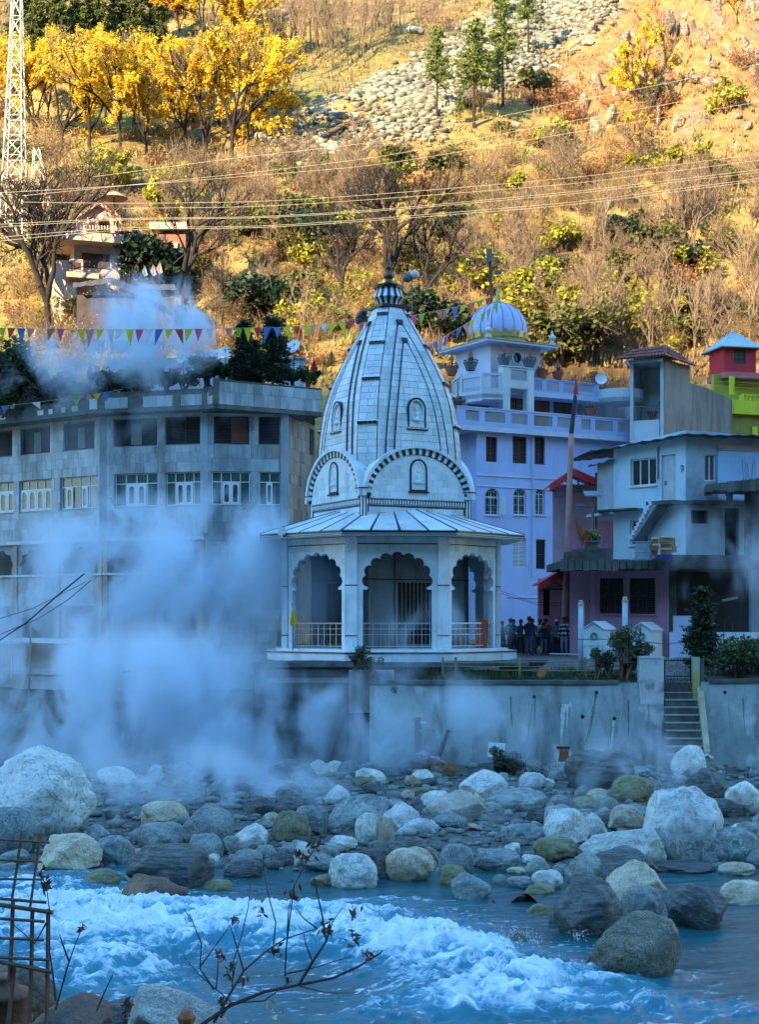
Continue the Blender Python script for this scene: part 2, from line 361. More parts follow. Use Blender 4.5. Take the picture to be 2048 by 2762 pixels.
# ------------------------------------------------------------------ temple: octagonal pavilion with a curved marble spire
TC = P(1049, HY, 68.0); TC.z = 0
PHI = math.radians(4.1); TH = math.radians(27.6)
temple = thing('temple', (TC.x, TC.y, 5.3), 'white marble temple with tall curved spire over an arched octagonal pavilion', 'temple')
FLOOR = 5.72; RP = 5.22; SIDE = 2*RP*math.sin(math.pi/8); APO = RP*math.cos(math.pi/8)
def face_frame(ang_n, apo):        # ang_n: rotation of the outward normal to the right of the viewer direction
    n = Vector((math.sin(ang_n), -math.cos(ang_n), 0)); return Fr((TC.x+n.x*apo, TC.y+n.y*apo), ang_n)
def octa(R, z, phi=PHI):
    return [Vector((TC.x+R*math.sin(phi+math.radians(-157.5+45*k)), TC.y-R*math.cos(phi+math.radians(-157.5+45*k)), z)) for k in range(8)]
def prism8(mb, R0, z0, R1, z1, mi=0, caps=True):
    a = octa(R0, z0); b = octa(R1, z1); mb.add(a+b, [(i, (i+1) % 8, 8+(i+1) % 8, 8+i) for i in range(8)]+([tuple(range(8))[::-1], tuple(range(8, 16))] if caps else []), mi)
m = MB(); prism8(m, 6.0, 5.2, 6.0, 5.62); prism8(m, 5.6, 5.62, 5.6, FLOOR); obj('plinth', m, marble_plain, temple)
m = MB(); prism8(m, 6.04, 5.545, 6.04, 5.60); obj('plinth_black_band', m, blackstone, temple)
def foil_arch(hw, v_spring, v_top, lobes=9, r=0.26, n=7):
    """cusped arch outline from the right jamb over the top to the left jamb"""
    pts = []; H = v_top-v_spring
    cs = [(hw*math.cos(math.pi*i/(lobes-1)), v_spring+(H-r*0.6)*math.sin(math.pi*i/(lobes-1))**0.9) for i in range(lobes)]
    for i, (cx, cy) in enumerate(cs):
        base = math.pi*i/(lobes-1)
        for j in range(n):
            a = base-1.15+2.3*j/(n-1); pts.append((cx+r*math.cos(a)*1.0, cy+r*math.sin(a)))
    out = []
    for q in pts: out.append((max(-hw-r, min(hw+r, q[0])), q[1]))
    return out
AW = 1.36; VS = 8.62; VT = 9.78; WT = 10.5
for k in range(8):
    an = PHI+math.radians(45*k); fr = face_frame(an, APO); hs = SIDE/2-0.20
    arch = foil_arch(AW-0.1, VS, VT)
    jw = AW+0.12
    lp = [(-hs, FLOOR), (-hs, WT), (hs, WT), (hs, FLOOR), (jw, FLOOR), (jw, VS-0.36), (jw-0.2, VS-0.36), (jw-0.2, VS-0.24)]+arch+[(-jw+0.2, VS-0.24), (-jw+0.2, VS-0.36), (-jw, VS-0.36), (-jw, FLOOR)]
    m = MB(); m.poly(fr, [lp[::-1]], -0.24, 0.0); pan = obj('arch_panel', m, marble_plain, temple)
    # inlaid tiles of the panel: slim courses above the arch and on the jambs
    m = MB()
    for row in range(16):
        v0 = FLOOR+0.02+row*0.298; v1 = v0+0.285
        if v1 > WT: continue
        off = 0.0 if row % 2 else 0.25
        uu = -hs
        while uu < hs-0.02:
            u1 = min(hs, uu+0.5-(off if uu == -hs else 0))
            ok = True
            for (cu, cv) in ((uu, v0), (u1, v0), (uu, v1), (u1, v1), ((uu+u1)/2, v1), ((uu+u1)/2, v0)):
                if abs(cu) < AW+0.2 and (cv < VS or ((cu/(AW+0.24))**2+((cv-VS)/(VT-VS+0.12))**2) < 1): ok = False
            if ok: m.fbox(fr, uu+0.006, u1-0.006, v0, v1, 0.0, 0.006)
            uu = u1
    obj('panel_tiles', m, marble, temple, kind='stuff')
    # black inlay lines
    m = MB()
    for (a, b, c, d) in ((-hs+0.05, -hs+0.095, FLOOR, WT-0.27), (hs-0.095, hs-0.05, FLOOR, WT-0.27), (-hs+0.0951, hs-0.0951, WT-0.32, WT-0.27)):
        m.fbox(fr, a, b, c, d, 0.0, 0.014)
    obj('inlay_line', m, blackstone, temple)
    # railing
    m = MB()
    for v, rr in ((FLOOR+1.1, 0.035), (FLOOR+0.12, 0.02), (FLOOR+0.62, 0.016), (FLOOR+0.86, 0.016)):
        m.tube([fr.p(-jw, v, -0.12), fr.p(jw, v, -0.12)], rr, 6)
    for i in range(9):
        u = -jw+0.08+(2*jw-0.16)*i/8; m.tube([fr.p(u, FLOOR, -0.12), fr.p(u, FLOOR+1.1, -0.12)], 0.013, 5)
    obj('railing', m, steel, temple)
    # corner column between this panel and the next
    a = an+math.radians(22.5); c = Vector((TC.x+RP*math.sin(a), TC.y-RP*math.cos(a), 0)); fc = Fr((c.x, c.y), a)
    m = MB(); m.fbox(fc, -0.27, 0.27, FLOOR, WT, -0.30, -0.02); obj('column', m, marble_plain, temple)
    for vv in (8.42, FLOOR+0.55):
        m = MB(); m.fbox(fc, -0.274, 0.274, vv, vv+0.045, -0.28, -0.008); obj('column_band', m, blackstone, temple)
# eave slab, soffit, sloping roof panels with dark seams
RE = 6.32; ZE = 10.52
m = MB(); prism8(m, RE, ZE, RE, ZE+0.17); obj('eave', m, marble_plain, temple)
m = MB(); prism8(m, RE+0.03, ZE+0.035, RE+0.03, ZE+0.06); prism8(m, RE+0.04, ZE+0.11, RE+0.04, ZE+0.18); obj('eave_black_trim', m, blackstone, temple)
RI = 2.3; ZI = ZE+0.18+0.33*(RE*math.cos(math.pi/8)-RI*math.cos(math.pi/8))
lo = octa(RE+0.02, ZE+0.19); hi = octa(RI, ZI)
seam = MB()
for k in range(8):
    a, b, c, d = lo[k], lo[(k+1) % 8], hi[(k+1) % 8], hi[k]
    nrm = (b-a).cross(d-a).normalized(); nrm = nrm if nrm.z > 0 else -nrm
    ns = 4
    for j in range(ns):
        def q(s, t):
            e = a.lerp(b, s); h = d.lerp(c, s); return e.lerp(h, t)
        s0, s1 = j/ns+0.012, (j+1)/ns-0.012
        m = MB(); lowv = [q(s0, 0), q(s1, 0), q(s1, 1), q(s0, 1)]
        m.box8([v for v in lowv]+[v+nrm*0.03 for v in lowv]); obj('roof_panel', m, marble, temple)
        if j: seam.tube([q(j/ns, 0)+nrm*0.03, q(j/ns, 1)+nrm*0.03], 0.022, 5)
    seam.tube([a+nrm*0.03, d+nrm*0.03], 0.03, 5)
m = MB(); prism8(m, RE-0.05, ZE+0.175, RI, ZI-0.025); obj('roof_base', m, blackstone, temple)
obj('roof_seam', seam, blackstone, temple)
for px, py in ((1205, 1418), (930, 1418), (760, 1430)):
    g = P(px, py, 64.2); m = MB(); m.box(g.x-0.16, g.x+0.16, g.y-0.1, g.y+0.1, g.z-0.2, g.z+0.12); m.box(g.x-0.05, g.x+0.05, g.y-0.2, g.y+0.2, g.z-0.3, g.z-0.1)
    obj('flood_light', m, marble_plain, temple)
# inner shrine core (the tower standing down to the floor)
A = 2.66
core = MB()
for k in range(4):
    fr = face_frame(TH+k*math.pi/2, A)
    door = [(-0.75, FLOOR), (0.75, FLOOR), (0.75, 8.1), (-0.75, 8.1)]
    core.poly(fr, [[(-A, FLOOR), (A, FLOOR), (A, 12.45), (-A, 12.45)], [(-0.95, 5.9), (0.95, 5.9), (0.95, 8.6), (-0.95, 8.6)]], -0.25, 0.0, back=False)
obj('shrine_wall', core, mat('dark_shrine_plaster', (.15, .18, .19), .8, .25, .9, stain=(.06, .07, .07), sfac=.8), temple)  # interior shade of the arches is put into this wall colour
for k in range(4):
    fr = face_frame(TH+k*math.pi/2, A)
    m = MB(); m.fbox(fr, -0.95, 0.95, 5.9, 8.6, -0.22, -0.18); obj('shrine_door', m, darkin, temple)
    m = MB()
    for u in np.linspace(-0.7, 0.7, 8): m.tube([fr.p(u, 5.9, -0.1), fr.p(u, 8.6, -0.1)], 0.012, 5)
    obj('shrine_grille', m, steel, temple)
    m = MB()
    for u in (-1.15, 1.1): m.fbox(fr, u, u+0.05, FLOOR, 10.6, 0.0, 0.01)
    m.fbox(fr, -A, A, 8.72, 8.77, 0.0, 0.012); obj('inlay_line', m, blackstone, temple)
m = MB(); prism8(m, RP-0.35, ZE-0.06, RP-0.35, ZE-0.02); obj('ceiling', m, mortar, temple)
# ---- tower body, band, colonnettes, gable arches
ZS = 12.5
def amer(z):
    zs = [12.4, 13.6, 14.4, 15.43, 16.5, 17.5, 18.4, 19.17, 20.2, 20.8, 21.2]; a = [2.60, 2.62, 2.62, 2.55, 2.42, 2.18, 1.87, 1.56, 1.08, 0.80, 0.62]
    return np.interp(z, zs, a)
ZZ = np.linspace(12.4, 21.2, 89); AA = amer(ZZ)
for _ in range(12): AA[1:-1] = (AA[:-2]+2*AA[1:-1]+AA[2:])/4
def av(z): return float(np.interp(z, ZZ, AA))
def cv_(z): return float(np.interp(z, [12.4, 15.4, 19.2, 21.2], [0.62, 0.62, 0.50, 0.30]))
def sp(k, u, z, off=0.0):          # point on spire face k
    n = Vector((math.sin(TH+k*math.pi/2), -math.cos(TH+k*math.pi/2), 0)); t = Vector((math.cos(TH+k*math.pi/2), math.sin(TH+k*math.pi/2), 0))
    return Vector((TC.x, TC.y, z))+n*(av(z)+off)+t*u
def sc_(k, s, z, off=0.0):         # point on chamfer between face k and k-1 (left of face k); s 0..1
    a = sp(k-1, av(z)-cv_(z), z); b = sp(k, -(av(z)-cv_(z)), z); n = (Vector((a.x+b.x, a.y+b.y, 0))/2-Vector((TC.x, TC.y, 0))).normalized()
    return a.lerp(b, s)+n*off
m = MB(); zs = np.linspace(12.4, 21.2, 30)
for z0, z1 in zip(zs, zs[1:]):
    for k in range(4):
        f0, f1 = av(z0)-cv_(z0), av(z1)-cv_(z1)
        m.quad(sp(k, -f0, z0), sp(k, f0, z0), sp(k, f1, z1), sp(k, -f1, z1)); m.quad(sc_(k, 0, z0), sc_(k, 1, z0), sc_(k, 1, z1), sc_(k, 0, z1))
spire = obj('spire', m, mortar, temple)
ROWS = np.arange(12.45, 21.15, 0.30); tiles = []
def lata(i, z):                    # half width of the nested raised bands
    wb, zt = ((0.60, 19.45), (0.80, 20.35))[i]; t = (z-13.5)/(zt-13.5); t = min(max(t, 0), 1); return wb*2.0*(1-0.94*t**1.9)
LT = (19.45, 20.35)
def tile_row(k, z0, z1, fa, fb, off, odd):
    """tiles between u=fa(z) and fb(z)"""
    za = (z0+z1)/2; ua, ub = fa(za), fb(za); n = max(1, int(round((ub-ua)/0.52)))
    e = [0.0]+[(i+(0.5 if odd else 0.0))/n for i in range(0 if odd else 1, n)]+[1.0]
    e = sorted(set(max(0, min(1, q)) for q in e))
    for s0, s1 in zip(e, e[1:]):
        def q(s, z, d): return sp(k, fa(z)+(fb(z)-fa(z))*s, z, d)
        w = max(ub-ua, 0.05); g = 0.008/w
        a, b = s0+g, s1-g; c0, c1 = z0+0.008, z1-0.008
        if b-a < 0.01: continue
        tiles.append((k, [q(a, c0, off-0.05), q(b, c0, off-0.05), q(b, c1, off-0.05), q(a, c1, off-0.05), q(a, c0, off), q(b, c0, off), q(b, c1, off), q(a, c1, off)]))
for k in range(4):
    for ri, z0 in enumerate(ROWS):
        z1 = z0+0.30; odd = ri % 2
        f = lambda z: av(z)-cv_(z)
        l2 = (lambda z: min(lata(1, z), f(z)-0.02)); l1 = (lambda z: min(lata(0, z), f(z)-0.04))
        if z1 < LT[1]:
            tile_row(k, z0, z1, lambda z: -f(z), lambda z: -l2(z), 0.012, odd); tile_row(k, z0, z1, l2, f, 0.012, odd)
            if z1 < LT[0]:
                tile_row(k, z0, z1, lambda z: -l2(z), lambda z: -l1(z), 0.07, odd); tile_row(k, z0, z1, l1, l2, 0.07, odd)
                tile_row(k, z0, z1, lambda z: -l1(z), l1, 0.13, odd)
            else: tile_row(k, z0, z1, lambda z: -l2(z), l2, 0.07, odd)
        else: tile_row(k, z0, z1, lambda z: -f(z), f, 0.012, odd)
        c0, c1 = z0+0.008, z1-0.008
        for s0, s1 in (((0.0, 0.45), (0.47, 1.0)) if odd else ((0.0, 0.55), (0.57, 1.0))):
            tiles.append((9, [sc_(k, s0, c0), sc_(k, s1, c0), sc_(k, s1, c1), sc_(k, s0, c1), sc_(k, s0, c0, .03), sc_(k, s1, c0, .03), sc_(k, s1, c1, .03), sc_(k, s0, c1, .03)]))
vis = sorted([t for t in tiles if t[0] == 0], key=lambda t: -(t[1][0]-t[1][1]).length); keep = set(id(t) for t in vis[:230])
rest = MB()
for t in tiles:
    if id(t) in keep:
        m = MB(); m.box8(t[1]); obj('marble_tile', m, marble, spire)
    else: rest.box8(t[1])
tag(obj('marble_tiles', rest, marble, spire), kind='stuff')
# black inlay lines following the bands
for k in range(4):
    for i, (fu, zt) in enumerate(((lambda z: min(lata(0, z), av(z)-cv_(z)-.04), LT[0]), (lambda z: min(lata(1, z), av(z)-cv_(z)-.02), LT[1]), (lambda z: av(z)-cv_(z), 21.15))):
        off = (0.137, 0.077, 0.02)[i]; zl = np.linspace(12.6, zt, 34)
        for sg in (-1, 1):
            m = MB(); wl_ = 0.019
            for z0, z1 in zip(zl, zl[1:]):
                m.box8([sp(k, sg*fu(z0)-wl_, z0, off-.03), sp(k, sg*fu(z0)+wl_, z0, off-.03), sp(k, sg*fu(z1)+wl_, z1, off-.03), sp(k, sg*fu(z1)-wl_, z1, off-.03),
                        sp(k, sg*fu(z0)-wl_, z0, off+.012), sp(k, sg*fu(z0)+wl_, z0, off+.012), sp(k, sg*fu(z1)+wl_, z1, off+.012), sp(k, sg*fu(z1)-wl_, z1, off+.012)])
            obj('inlay_line', m, blackstone, spire)
        if i < 2:
            m = MB(); w = fu(zt)+0.05; m.box8([sp(k, -w, zt-.02, -.02), sp(k, w, zt-.02, -.02), sp(k, w, zt+.16, -.02), sp(k, -w, zt+.16, -.02), sp(k, -w, zt-.02, off+.05), sp(k, w, zt-.02, off+.05), sp(k, w, zt+.16, off+.05), sp(k, -w, zt+.16, off+.05)])
            obj('band_cap', m, blackstone, spire)
    for z in (13.45, 15.55, 17.55, 19.3, 20.75):       # bracket courses on the chamfers
        m = MB(); w = MB()
        for s0, s1 in ((-0.02, 0.24), (0.30, 0.46), (0.56, 0.72), (0.80, 1.02)):
            m.box8([sc_(k, s0, z, .0), sc_(k, s1, z, .0), sc_(k, s1, z+.10, .0), sc_(k, s0, z+.10, .0), sc_(k, s0, z, .13), sc_(k, s1, z, .13), sc_(k, s1, z+.10, .16), sc_(k, s0, z+.10, .16)])
        w.box8([sc_(k, -.04, z+.105, .0), sc_(k, 1.04, z+.105, .0), sc_(k, 1.04, z+.16, .0), sc_(k, -.04, z+.16, .0), sc_(k, -.04, z+.105, .18), sc_(k, 1.04, z+.105, .18), sc_(k, 1.04, z+.16, .16), sc_(k, -.04, z+.16, .16)])
        br = obj('bracket_course', m, blackstone, spire); obj('bracket_ledge', w, marble_plain, spire)
# round-headed outline with an optional cusped top
def niche_outline(hw, v0, v1, cusp=False, n=14):
    r = hw; pts = [(-hw, v0), (hw, v0)]
    for i in range(n+1):
        a = math.pi*i/n; rr = 1.0-(0.13*abs(math.sin(2.5*a)) if cusp else 0.0)
        pts.append((hw*math.cos(a)*rr, v1-r*1.15+r*1.15*math.sin(a)*rr))
    return pts
def statue(fr, u, v, h, d, parent):
    """small seated marble figure: plinth, folded legs, torso, head, arms"""
    m = MB(); c = fr.p(u, v, d)
    m.fbox(fr, u-h*.36, u+h*.36, v, v+h*.16, d-.07, d+.07); m.fbox(fr, u-h*.28, u+h*.28, v+h*.16, v+h*.24, d-.06, d+.06)
    def prof(cx, z0, pr): m.lathe([(r*h, zz*h) for r, zz in pr], fr.p(u+cx*h, v+z0*h, d), 10)
    prof(0, .24, [(.02, 0), (.26, .03), (.27, .10), (.14, .16), (.11, .22), (.14, .36), (.12, .44), (.05, .48), (.045, .50), (.09, .55), (.095, .62), (.07, .68), (.03, .76), (.0, .78)])
    for sg in (-1, 1):
        m.tube([fr.p(u+sg*.13*h, v+.66*h, d), fr.p(u+sg*.24*h, v+.52*h, d+.02), fr.p(u+sg*.17*h, v+.40*h, d+.06)], [.05*h, .045*h, .035*h], 6)
        m.tube([fr.p(u+sg*.08*h, v+.33*h, d+.02), fr.p(u+sg*.28*h, v+.30*h, d+.05), fr.p(u+sg*.05*h, v+.27*h, d+.09)], [.08*h, .07*h, .05*h], 6)
    return obj('statue', m, marble_plain, parent, smooth=False)
def niche(fr, u, v0, v1, hw, d, cusp, parent):
    out = [(u+a, b) for a, b in niche_outline(hw+.13, v0-.1, v1+.14)]; mid = [(u+a, b) for a, b in niche_outline(hw+.05, v0-.02, v1+.06)]; inn = [(u+a, b) for a, b in niche_outline(hw, v0, v1, cusp)]
    m = MB(); m.poly(fr, [out, mid], d-.2, d+.05); nb = obj('niche', m, blackstone, parent)
    m = MB(); m.poly(fr, [mid, inn], d-.2, d+.035); obj('niche_frame', m, marble_plain, nb)
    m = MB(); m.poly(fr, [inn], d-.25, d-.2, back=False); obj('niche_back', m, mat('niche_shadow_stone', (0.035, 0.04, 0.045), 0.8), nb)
    m = MB(); m.fbox(fr, u-hw-.2, u+hw+.2, v0-.17, v0-.105, d-.1, d+.12); obj('sill', m, blackstone, nb)
    statue(fr, u, v0+.005, (v1-v0)*.80, d-.05, nb)
for k in range(4):
    fr = face_frame(TH+k*math.pi/2, A)
    # body tiles between the roof and the band
    m = MB()
    for ri, v0 in enumerate(np.arange(10.9, 11.9, 0.25)):
        e = np.arange(-A, A+.01, 0.53)+(0.26 if ri % 2 else 0)
        for u0, u1 in zip(e, e[1:]):
            if u1 <= A: m.fbox(fr, u0+.006, u1-.006, v0+.006, v0+.244, 0, .012)
    tag(obj('marble_tiles', m, marble, temple), kind='stuff')
    # chequer band
    m = MB(); m.fbox(fr, -A+.06, A-.06, 11.97, 12.27, 0, .05); bd = obj('band', m, blackstone, temple)
    m = MB()
    for u in np.arange(-A+.14, A-.2, 0.135): m.fbox(fr, u, u+.075, 12.03, 12.20, .05, .065)
    m.fbox(fr, -A+.07, A-.07, 11.99, 12.005, .05, .06); m.fbox(fr, -A+.07, A-.07, 12.235, 12.25, .05, .06)
    tag(obj('band_tooth', m, marble_plain, bd), kind='stuff')
    # gable: half round marble field with black and white voussoirs
    hw = A-0.02; rise = 2.02; NV = 23; d0 = 0.12
    def ell(sx, a): return (hw*sx*math.cos(a), ZS+rise*sx*math.sin(a)) if True else None
    fld = [(hw*.9*math.cos(math.pi*i/40), ZS-.25+(rise*.93+.1)*math.sin(math.pi*i/40)) for i in range(41)]
    m = MB(); m.poly(fr, [[(-hw*.9, ZS-.23)]+[(hw*.9, ZS-.23)]+fld[1:-1]], -.1, d0); gab = obj('gable', m, marble_plain, temple)
    for ri, v0 in enumerate(np.arange(12.3, 14.4, 0.285)):
        for u0 in np.arange(-2.5, 2.5, 0.54):
            u0_ = u0+(0.27 if ri % 2 else 0); c = [(u0_, v0), (u0_+.53, v0), (u0_+.53, v0+.276), (u0_, v0+.276)]
            ok = all((cu/(hw*.89))**2+(max(cv-(ZS-.25), 0)/(rise*.93+.09))**2 < 1 for cu, cv in c)
            if ok and not (u0_+.53 > -.42 and u0_ < .42 and v0 < 14.0 and v0+.28 > 12.3):
                m = MB(); m.fbox(fr, u0_, u0_+.53, v0, v0+.276, d0, d0+.01); obj('marble_tile', m, marble, gab)
    ring = []
    for i in range(2*NV+1):
        a = math.pi*i/(2*NV); ring.append(((hw*.90*math.cos(a), ZS-.15+(rise-.12)*math.sin(a)), (hw*1.0*math.cos(a), ZS-.15+(rise+.15)*math.sin(a)), (hw*1.06*math.cos(a), ZS-.15+(rise+.27)*math.sin(a))))
    for i in range(2*NV):
        (a0, b0, c0), (a1, b1, c1) = ring[i], ring[i+1]
        m = MB(); m.poly(fr, [[a0, b0, b1, a1]], -.05, d0+(.07 if i % 2 else .055)); obj('voussoir', m, blackstone if i % 2 else marble_plain, gab)
    m = MB()
    for i in range(2*NV):
        (a0, b0, c0), (a1, b1, c1) = ring[i], ring[i+1]; m.poly(fr, [[b0, c0, c1, b1]], -.4, d0+.16)
    obj('gable_hood', m, marble_plain, gab)
    niche(fr, 0.0, 12.72, 13.92, 0.30, d0, True, temple)
    fr2 = face_frame(TH+k*math.pi/2, av(16.0)+0.14)
    niche(fr2, 0.0, 15.5, 16.65, 0.33, 0.0, False, temple)
    # colonnette at the corner left of this face
    a = TH+k*math.pi/2-math.pi/4; c = Vector((TC.x, TC.y, 0))+Vector((math.sin(a), -math.cos(a), 0))*(A*math.sqrt(2)-.05)
    m = MB(); m.lathe([(0.15, 10.4), (0.15, 12.38), (0.19, 12.4), (0.34, 12.62), (0.36, 12.64), (0.36, 12.72), (0, 12.72)], c, 12); col = obj('colonnette', m, marble_plain, temple)
    m = MB()
    for j in range(6):
        w = a+j*math.pi/3; q = c+Vector((math.sin(w), -math.cos(w), 0))*.145; m.tube([q+Vector((0, 0, 10.4)), q+Vector((0, 0, 12.38))], 0.03, 5)
    m.lathe([(.34, 12.645), (.375, 12.645), (.375, 12.70), (.34, 12.70)], c, 12); obj('colonnette_stripe', m, blackstone, col)
# ---- neck, ribbed crown, metal finial
m = MB(); fr = face_frame(TH, 0)
m.fbox(fr, -.72, .72, 21.15, 21.25, -.72, .72); m.fbox(fr, -.62, .62, 21.25, 21.30, -.62, .62); obj('neck_slab', m, blackstone, temple)
prof = [(.50, 21.30), (.50, 21.36), (.56, 21.5), (.70, 21.66), (.66, 21.72), (.58, 21.9), (.55, 22.05), (.60, 22.1)]
for mi, mt, nm in ((0, marble_plain, 'crown_white_rib'), (1, blackstone, 'crown_black_rib')):
    m = MB(); nr = 26
    for j in range(mi, nr, 2):
        m.lathe([(r*(1.0 if mi else 1.03), z) for r, z in prof], TC, 2, a0=2*math.pi*j/nr, a1=2*math.pi*(j+1)/nr)
    obj(nm, m, mt, temple)
m = MB(); m.lathe([(.0, 22.08), (.66, 22.08), (.68, 22.22), (.5, 22.3), (.0, 22.3)], TC, 13); obj('crown_top', m, blackstone, temple)
m = MB(); m.lathe([(.30, 22.3), (.22, 22.42), (.14, 22.5), (.16, 22.56), (.24, 22.62), (.24, 22.76), (.12, 22.86), (.09, 22.92), (.17, 23.02), (.17, 23.10), (.07, 23.2), (.10, 23.27), (.04, 23.36), (.02, 23.6), (0, 23.62)], TC, 14)
obj('finial', m, mat('dark_bronze', (0.10, 0.09, 0.06), 0.45, 0.3, metal=0.7), temple, smooth=True)
# ------------------------------------------------------------------ facade helpers
def rect_loop(r): return [(r[0], r[2]), (r[1], r[2]), (r[1], r[3]), (r[0], r[3])]
def arch_loop(r, n=10):
    u0, u1, v0, v1 = r; c = (u0+u1)/2; hw = (u1-u0)/2
    return [(u0, v0), (u1, v0)]+[(c+hw*math.cos(math.pi*i/n), v1-hw+hw*math.sin(math.pi*i/n)) for i in range(n+1)]
def wall(fr, outer, holes, material, parent, name='wall', d0=-0.3, d1=0.0):
    m = MB(); m.poly(fr, [outer if isinstance(outer, list) else rect_loop(outer)]+[h if isinstance(h, list) else rect_loop(h) for h in holes], d0, d1)
    return obj(name, m, material, parent)
def window(fr, r, parent, frame_m, glass_m, cols=2, rows=1, inset=0.12, fw=0.05, transom=0.0, sill=True, louvre=0, arch=False, bars=0, casement=None):
    u0, u1, v0, v1 = r; d = -inset
    ol = arch_loop(r) if arch else rect_loop(r); il = arch_loop((u0+fw, u1-fw, v0+fw, v1-fw)) if arch else rect_loop((u0+fw, u1-fw, v0+fw, v1-fw))
    m = MB(); m.poly(fr, [ol, il], d-.05, d+.01)
    w = obj('window', m, frame_m, parent)
    m = MB(); m.poly(fr, [il], d-.045, d-.04, back=False); obj('pane', m, glass_m, w)
    vt = v1-(v1-v0)*transom if transom else v1
    if cols > 1:
        for i in range(1, cols):
            u = u0+(u1-u0)*i/cols; m = MB(); m.fbox(fr, u-fw*.45, u+fw*.45, v0+fw, v1-fw-(0.25*(u1-u0) if arch else 0), d-.04, d); obj('mullion', m, frame_m, w)
    if transom or arch:
        vv = vt if transom else v1-(u1-u0)/2; m = MB(); m.fbox(fr, u0+fw, u1-fw, vv-fw*.5, vv+fw*.5, d-.038, d+.004); obj('transom', m, frame_m, w)
    for j in range(1, rows):
        v = v0+(vt-v0)*j/rows; m = MB(); m.fbox(fr, u0+fw, u1-fw, v-fw*.35, v+fw*.35, d-.037, d-.002); obj('glazing_bar', m, frame_m, w)
    if louvre:
        m = MB(); n = int((v1-v0)/0.085)
        for j in range(n):
            v = v0+fw+(v1-v0-2*fw)*(j+.2)/n; m.box8([fr.p(u0+fw, v, d-.01), fr.p(u1-fw, v, d-.01), fr.p(u1-fw, v+.02, d-.035), fr.p(u0+fw, v+.02, d-.035), fr.p(u0+fw, v+.012, d-.01), fr.p(u1-fw, v+.012, d-.01), fr.p(u1-fw, v+.045, d-.035), fr.p(u0+fw, v+.045, d-.035)])
        tag(obj('louvre_slats', m, louvre, w), kind='stuff')
    if bars:
        m = MB()
        for j in range(bars):
            u = u0+fw+(u1-u0-2*fw)*(j+.5)/bars; m.tube([fr.p(u, v0, d+.03), fr.p(u, vt, d+.03)], .009, 4)
        for j in range(4):
            v = v0+(vt-v0)*(j+.5)/4; m.tube([fr.p(u0, v, d+.03), fr.p(u1, v, d+.03)], .009, 4)
        tag(obj('grille', m, frame_m, w), kind='stuff')
    if casement:                                   # white leaves with a round-headed light
        for c0, c1 in casement:
            a, b = u0+(u1-u0)*c0, u0+(u1-u0)*c1; mg = (b-a)*.24
            hole = arch_loop((a+mg, b-mg, v0+.16, vt-.14))
            m = MB(); m.poly(fr, [rect_loop((a+.012, b-.012, v0+.02, vt-.02)), hole], d, d+.035); lf = obj('casement', m, frame_m, w)
            m = MB(); m.poly(fr, [hole], d+.002, d+.006, back=False); obj('pane', m, glass_dark, w)
    if sill:
        m = MB(); m.fbox(fr, u0-.06, u1+.06, v0-.07, v0-.002, -.08, .09); obj('sill', m, frame_m if sill is True else sill, w)
    return w
def lattice(fr, r, d, parent, material, pitch=0.15, t=0.02, name='lattice_panel'):
    """pierced diagonal screen"""
    u0, u1, v0, v1 = r; m = MB(); H = v1-v0; k = -H
    while k < (u1-u0):
        for sg in (1, -1):
            a = u0+k; b = a+H; pa, pb = (a, v0), (b, v1)
            ta = max(0, (u0-a)/H); tb = min(1, (u1-a)/H)
            if tb-ta < .02: continue
            q0, q1 = (a+H*ta, v0+H*ta), (a+H*tb, v0+H*tb)
            if sg < 0: q0, q1 = (q0[0], v1+v0-q0[1]), (q1[0], v1+v0-q1[1])
            m.tube([fr.p(q0[0], q0[1], d), fr.p(q1[0], q1[1], d)], t, 4, cap=False)
        k += pitch
    o = obj(name, m, material, parent); return tag(o, kind='stuff')
def rect_minus(r, holes):
    out = [r]
    for h in holes:
        nx = []
        for a in out:
            if h[0] >= a[1] or h[1] <= a[0] or h[2] >= a[3] or h[3] <= a[2]: nx.append(a); continue
            if h[0] > a[0]: nx.append((a[0], h[0], a[2], a[3]))
            if h[1] < a[1]: nx.append((h[1], a[1], a[2], a[3]))
            l, rr = max(a[0], h[0]), min(a[1], h[1])
            if h[2] > a[2]: nx.append((l, rr, a[2], h[2]))
            if h[3] < a[3]: nx.append((l, rr, h[3], a[3]))
        out = nx
    return [a for a in out if a[1]-a[0] > .07 and a[3]-a[2] > .07]
unit = MB(); unit.box(-.5, .5, -.5, .5, -.5, .5); SLAB = {}
def slab(name, fr, r, d, th, material, parent):
    if material.name not in SLAB: SLAB[material.name] = mesh(name, unit, material)
    o = bpy.data.objects.new(name, SLAB[material.name]); COL.objects.link(o); o.parent = parent; o.matrix_parent_inverse = Matrix.Translation(-Vector(parent.location))
    o.location = fr.p((r[0]+r[1])/2, (r[2]+r[3])/2, d+th/2); o.rotation_euler.z = fr.ang; o.scale = (r[1]-r[0], th, r[3]-r[2]); return o
def slab_grid(fr, r, holes, rh, cw, rng, odd=True):
    out = []; v = r[2]; i = 0
    while v < r[3]-.05:
        h = min(rh*rng.uniform(.85, 1.15), r[3]-v)
        if r[3]-(v+h) < .15: h = r[3]-v
        u = r[0]-(rng.uniform(0, cw) if i else 0)
        while u < r[1]:
            w = cw*rng.uniform(.75, 1.25); q = (max(u, r[0])+.006, min(u+w, r[1])-.006, v+.006, v+h-.006)
            if q[1]-q[0] > .08: out += rect_minus(q, holes)
            u += w
        v += h; i += 1
    return out
def lathe_thing(name, prof, loc, n, material, parent=None, smooth=True, **kw):
    m = MB(); m.lathe(prof, loc, n); return obj(name, m, material, parent, smooth, **kw)

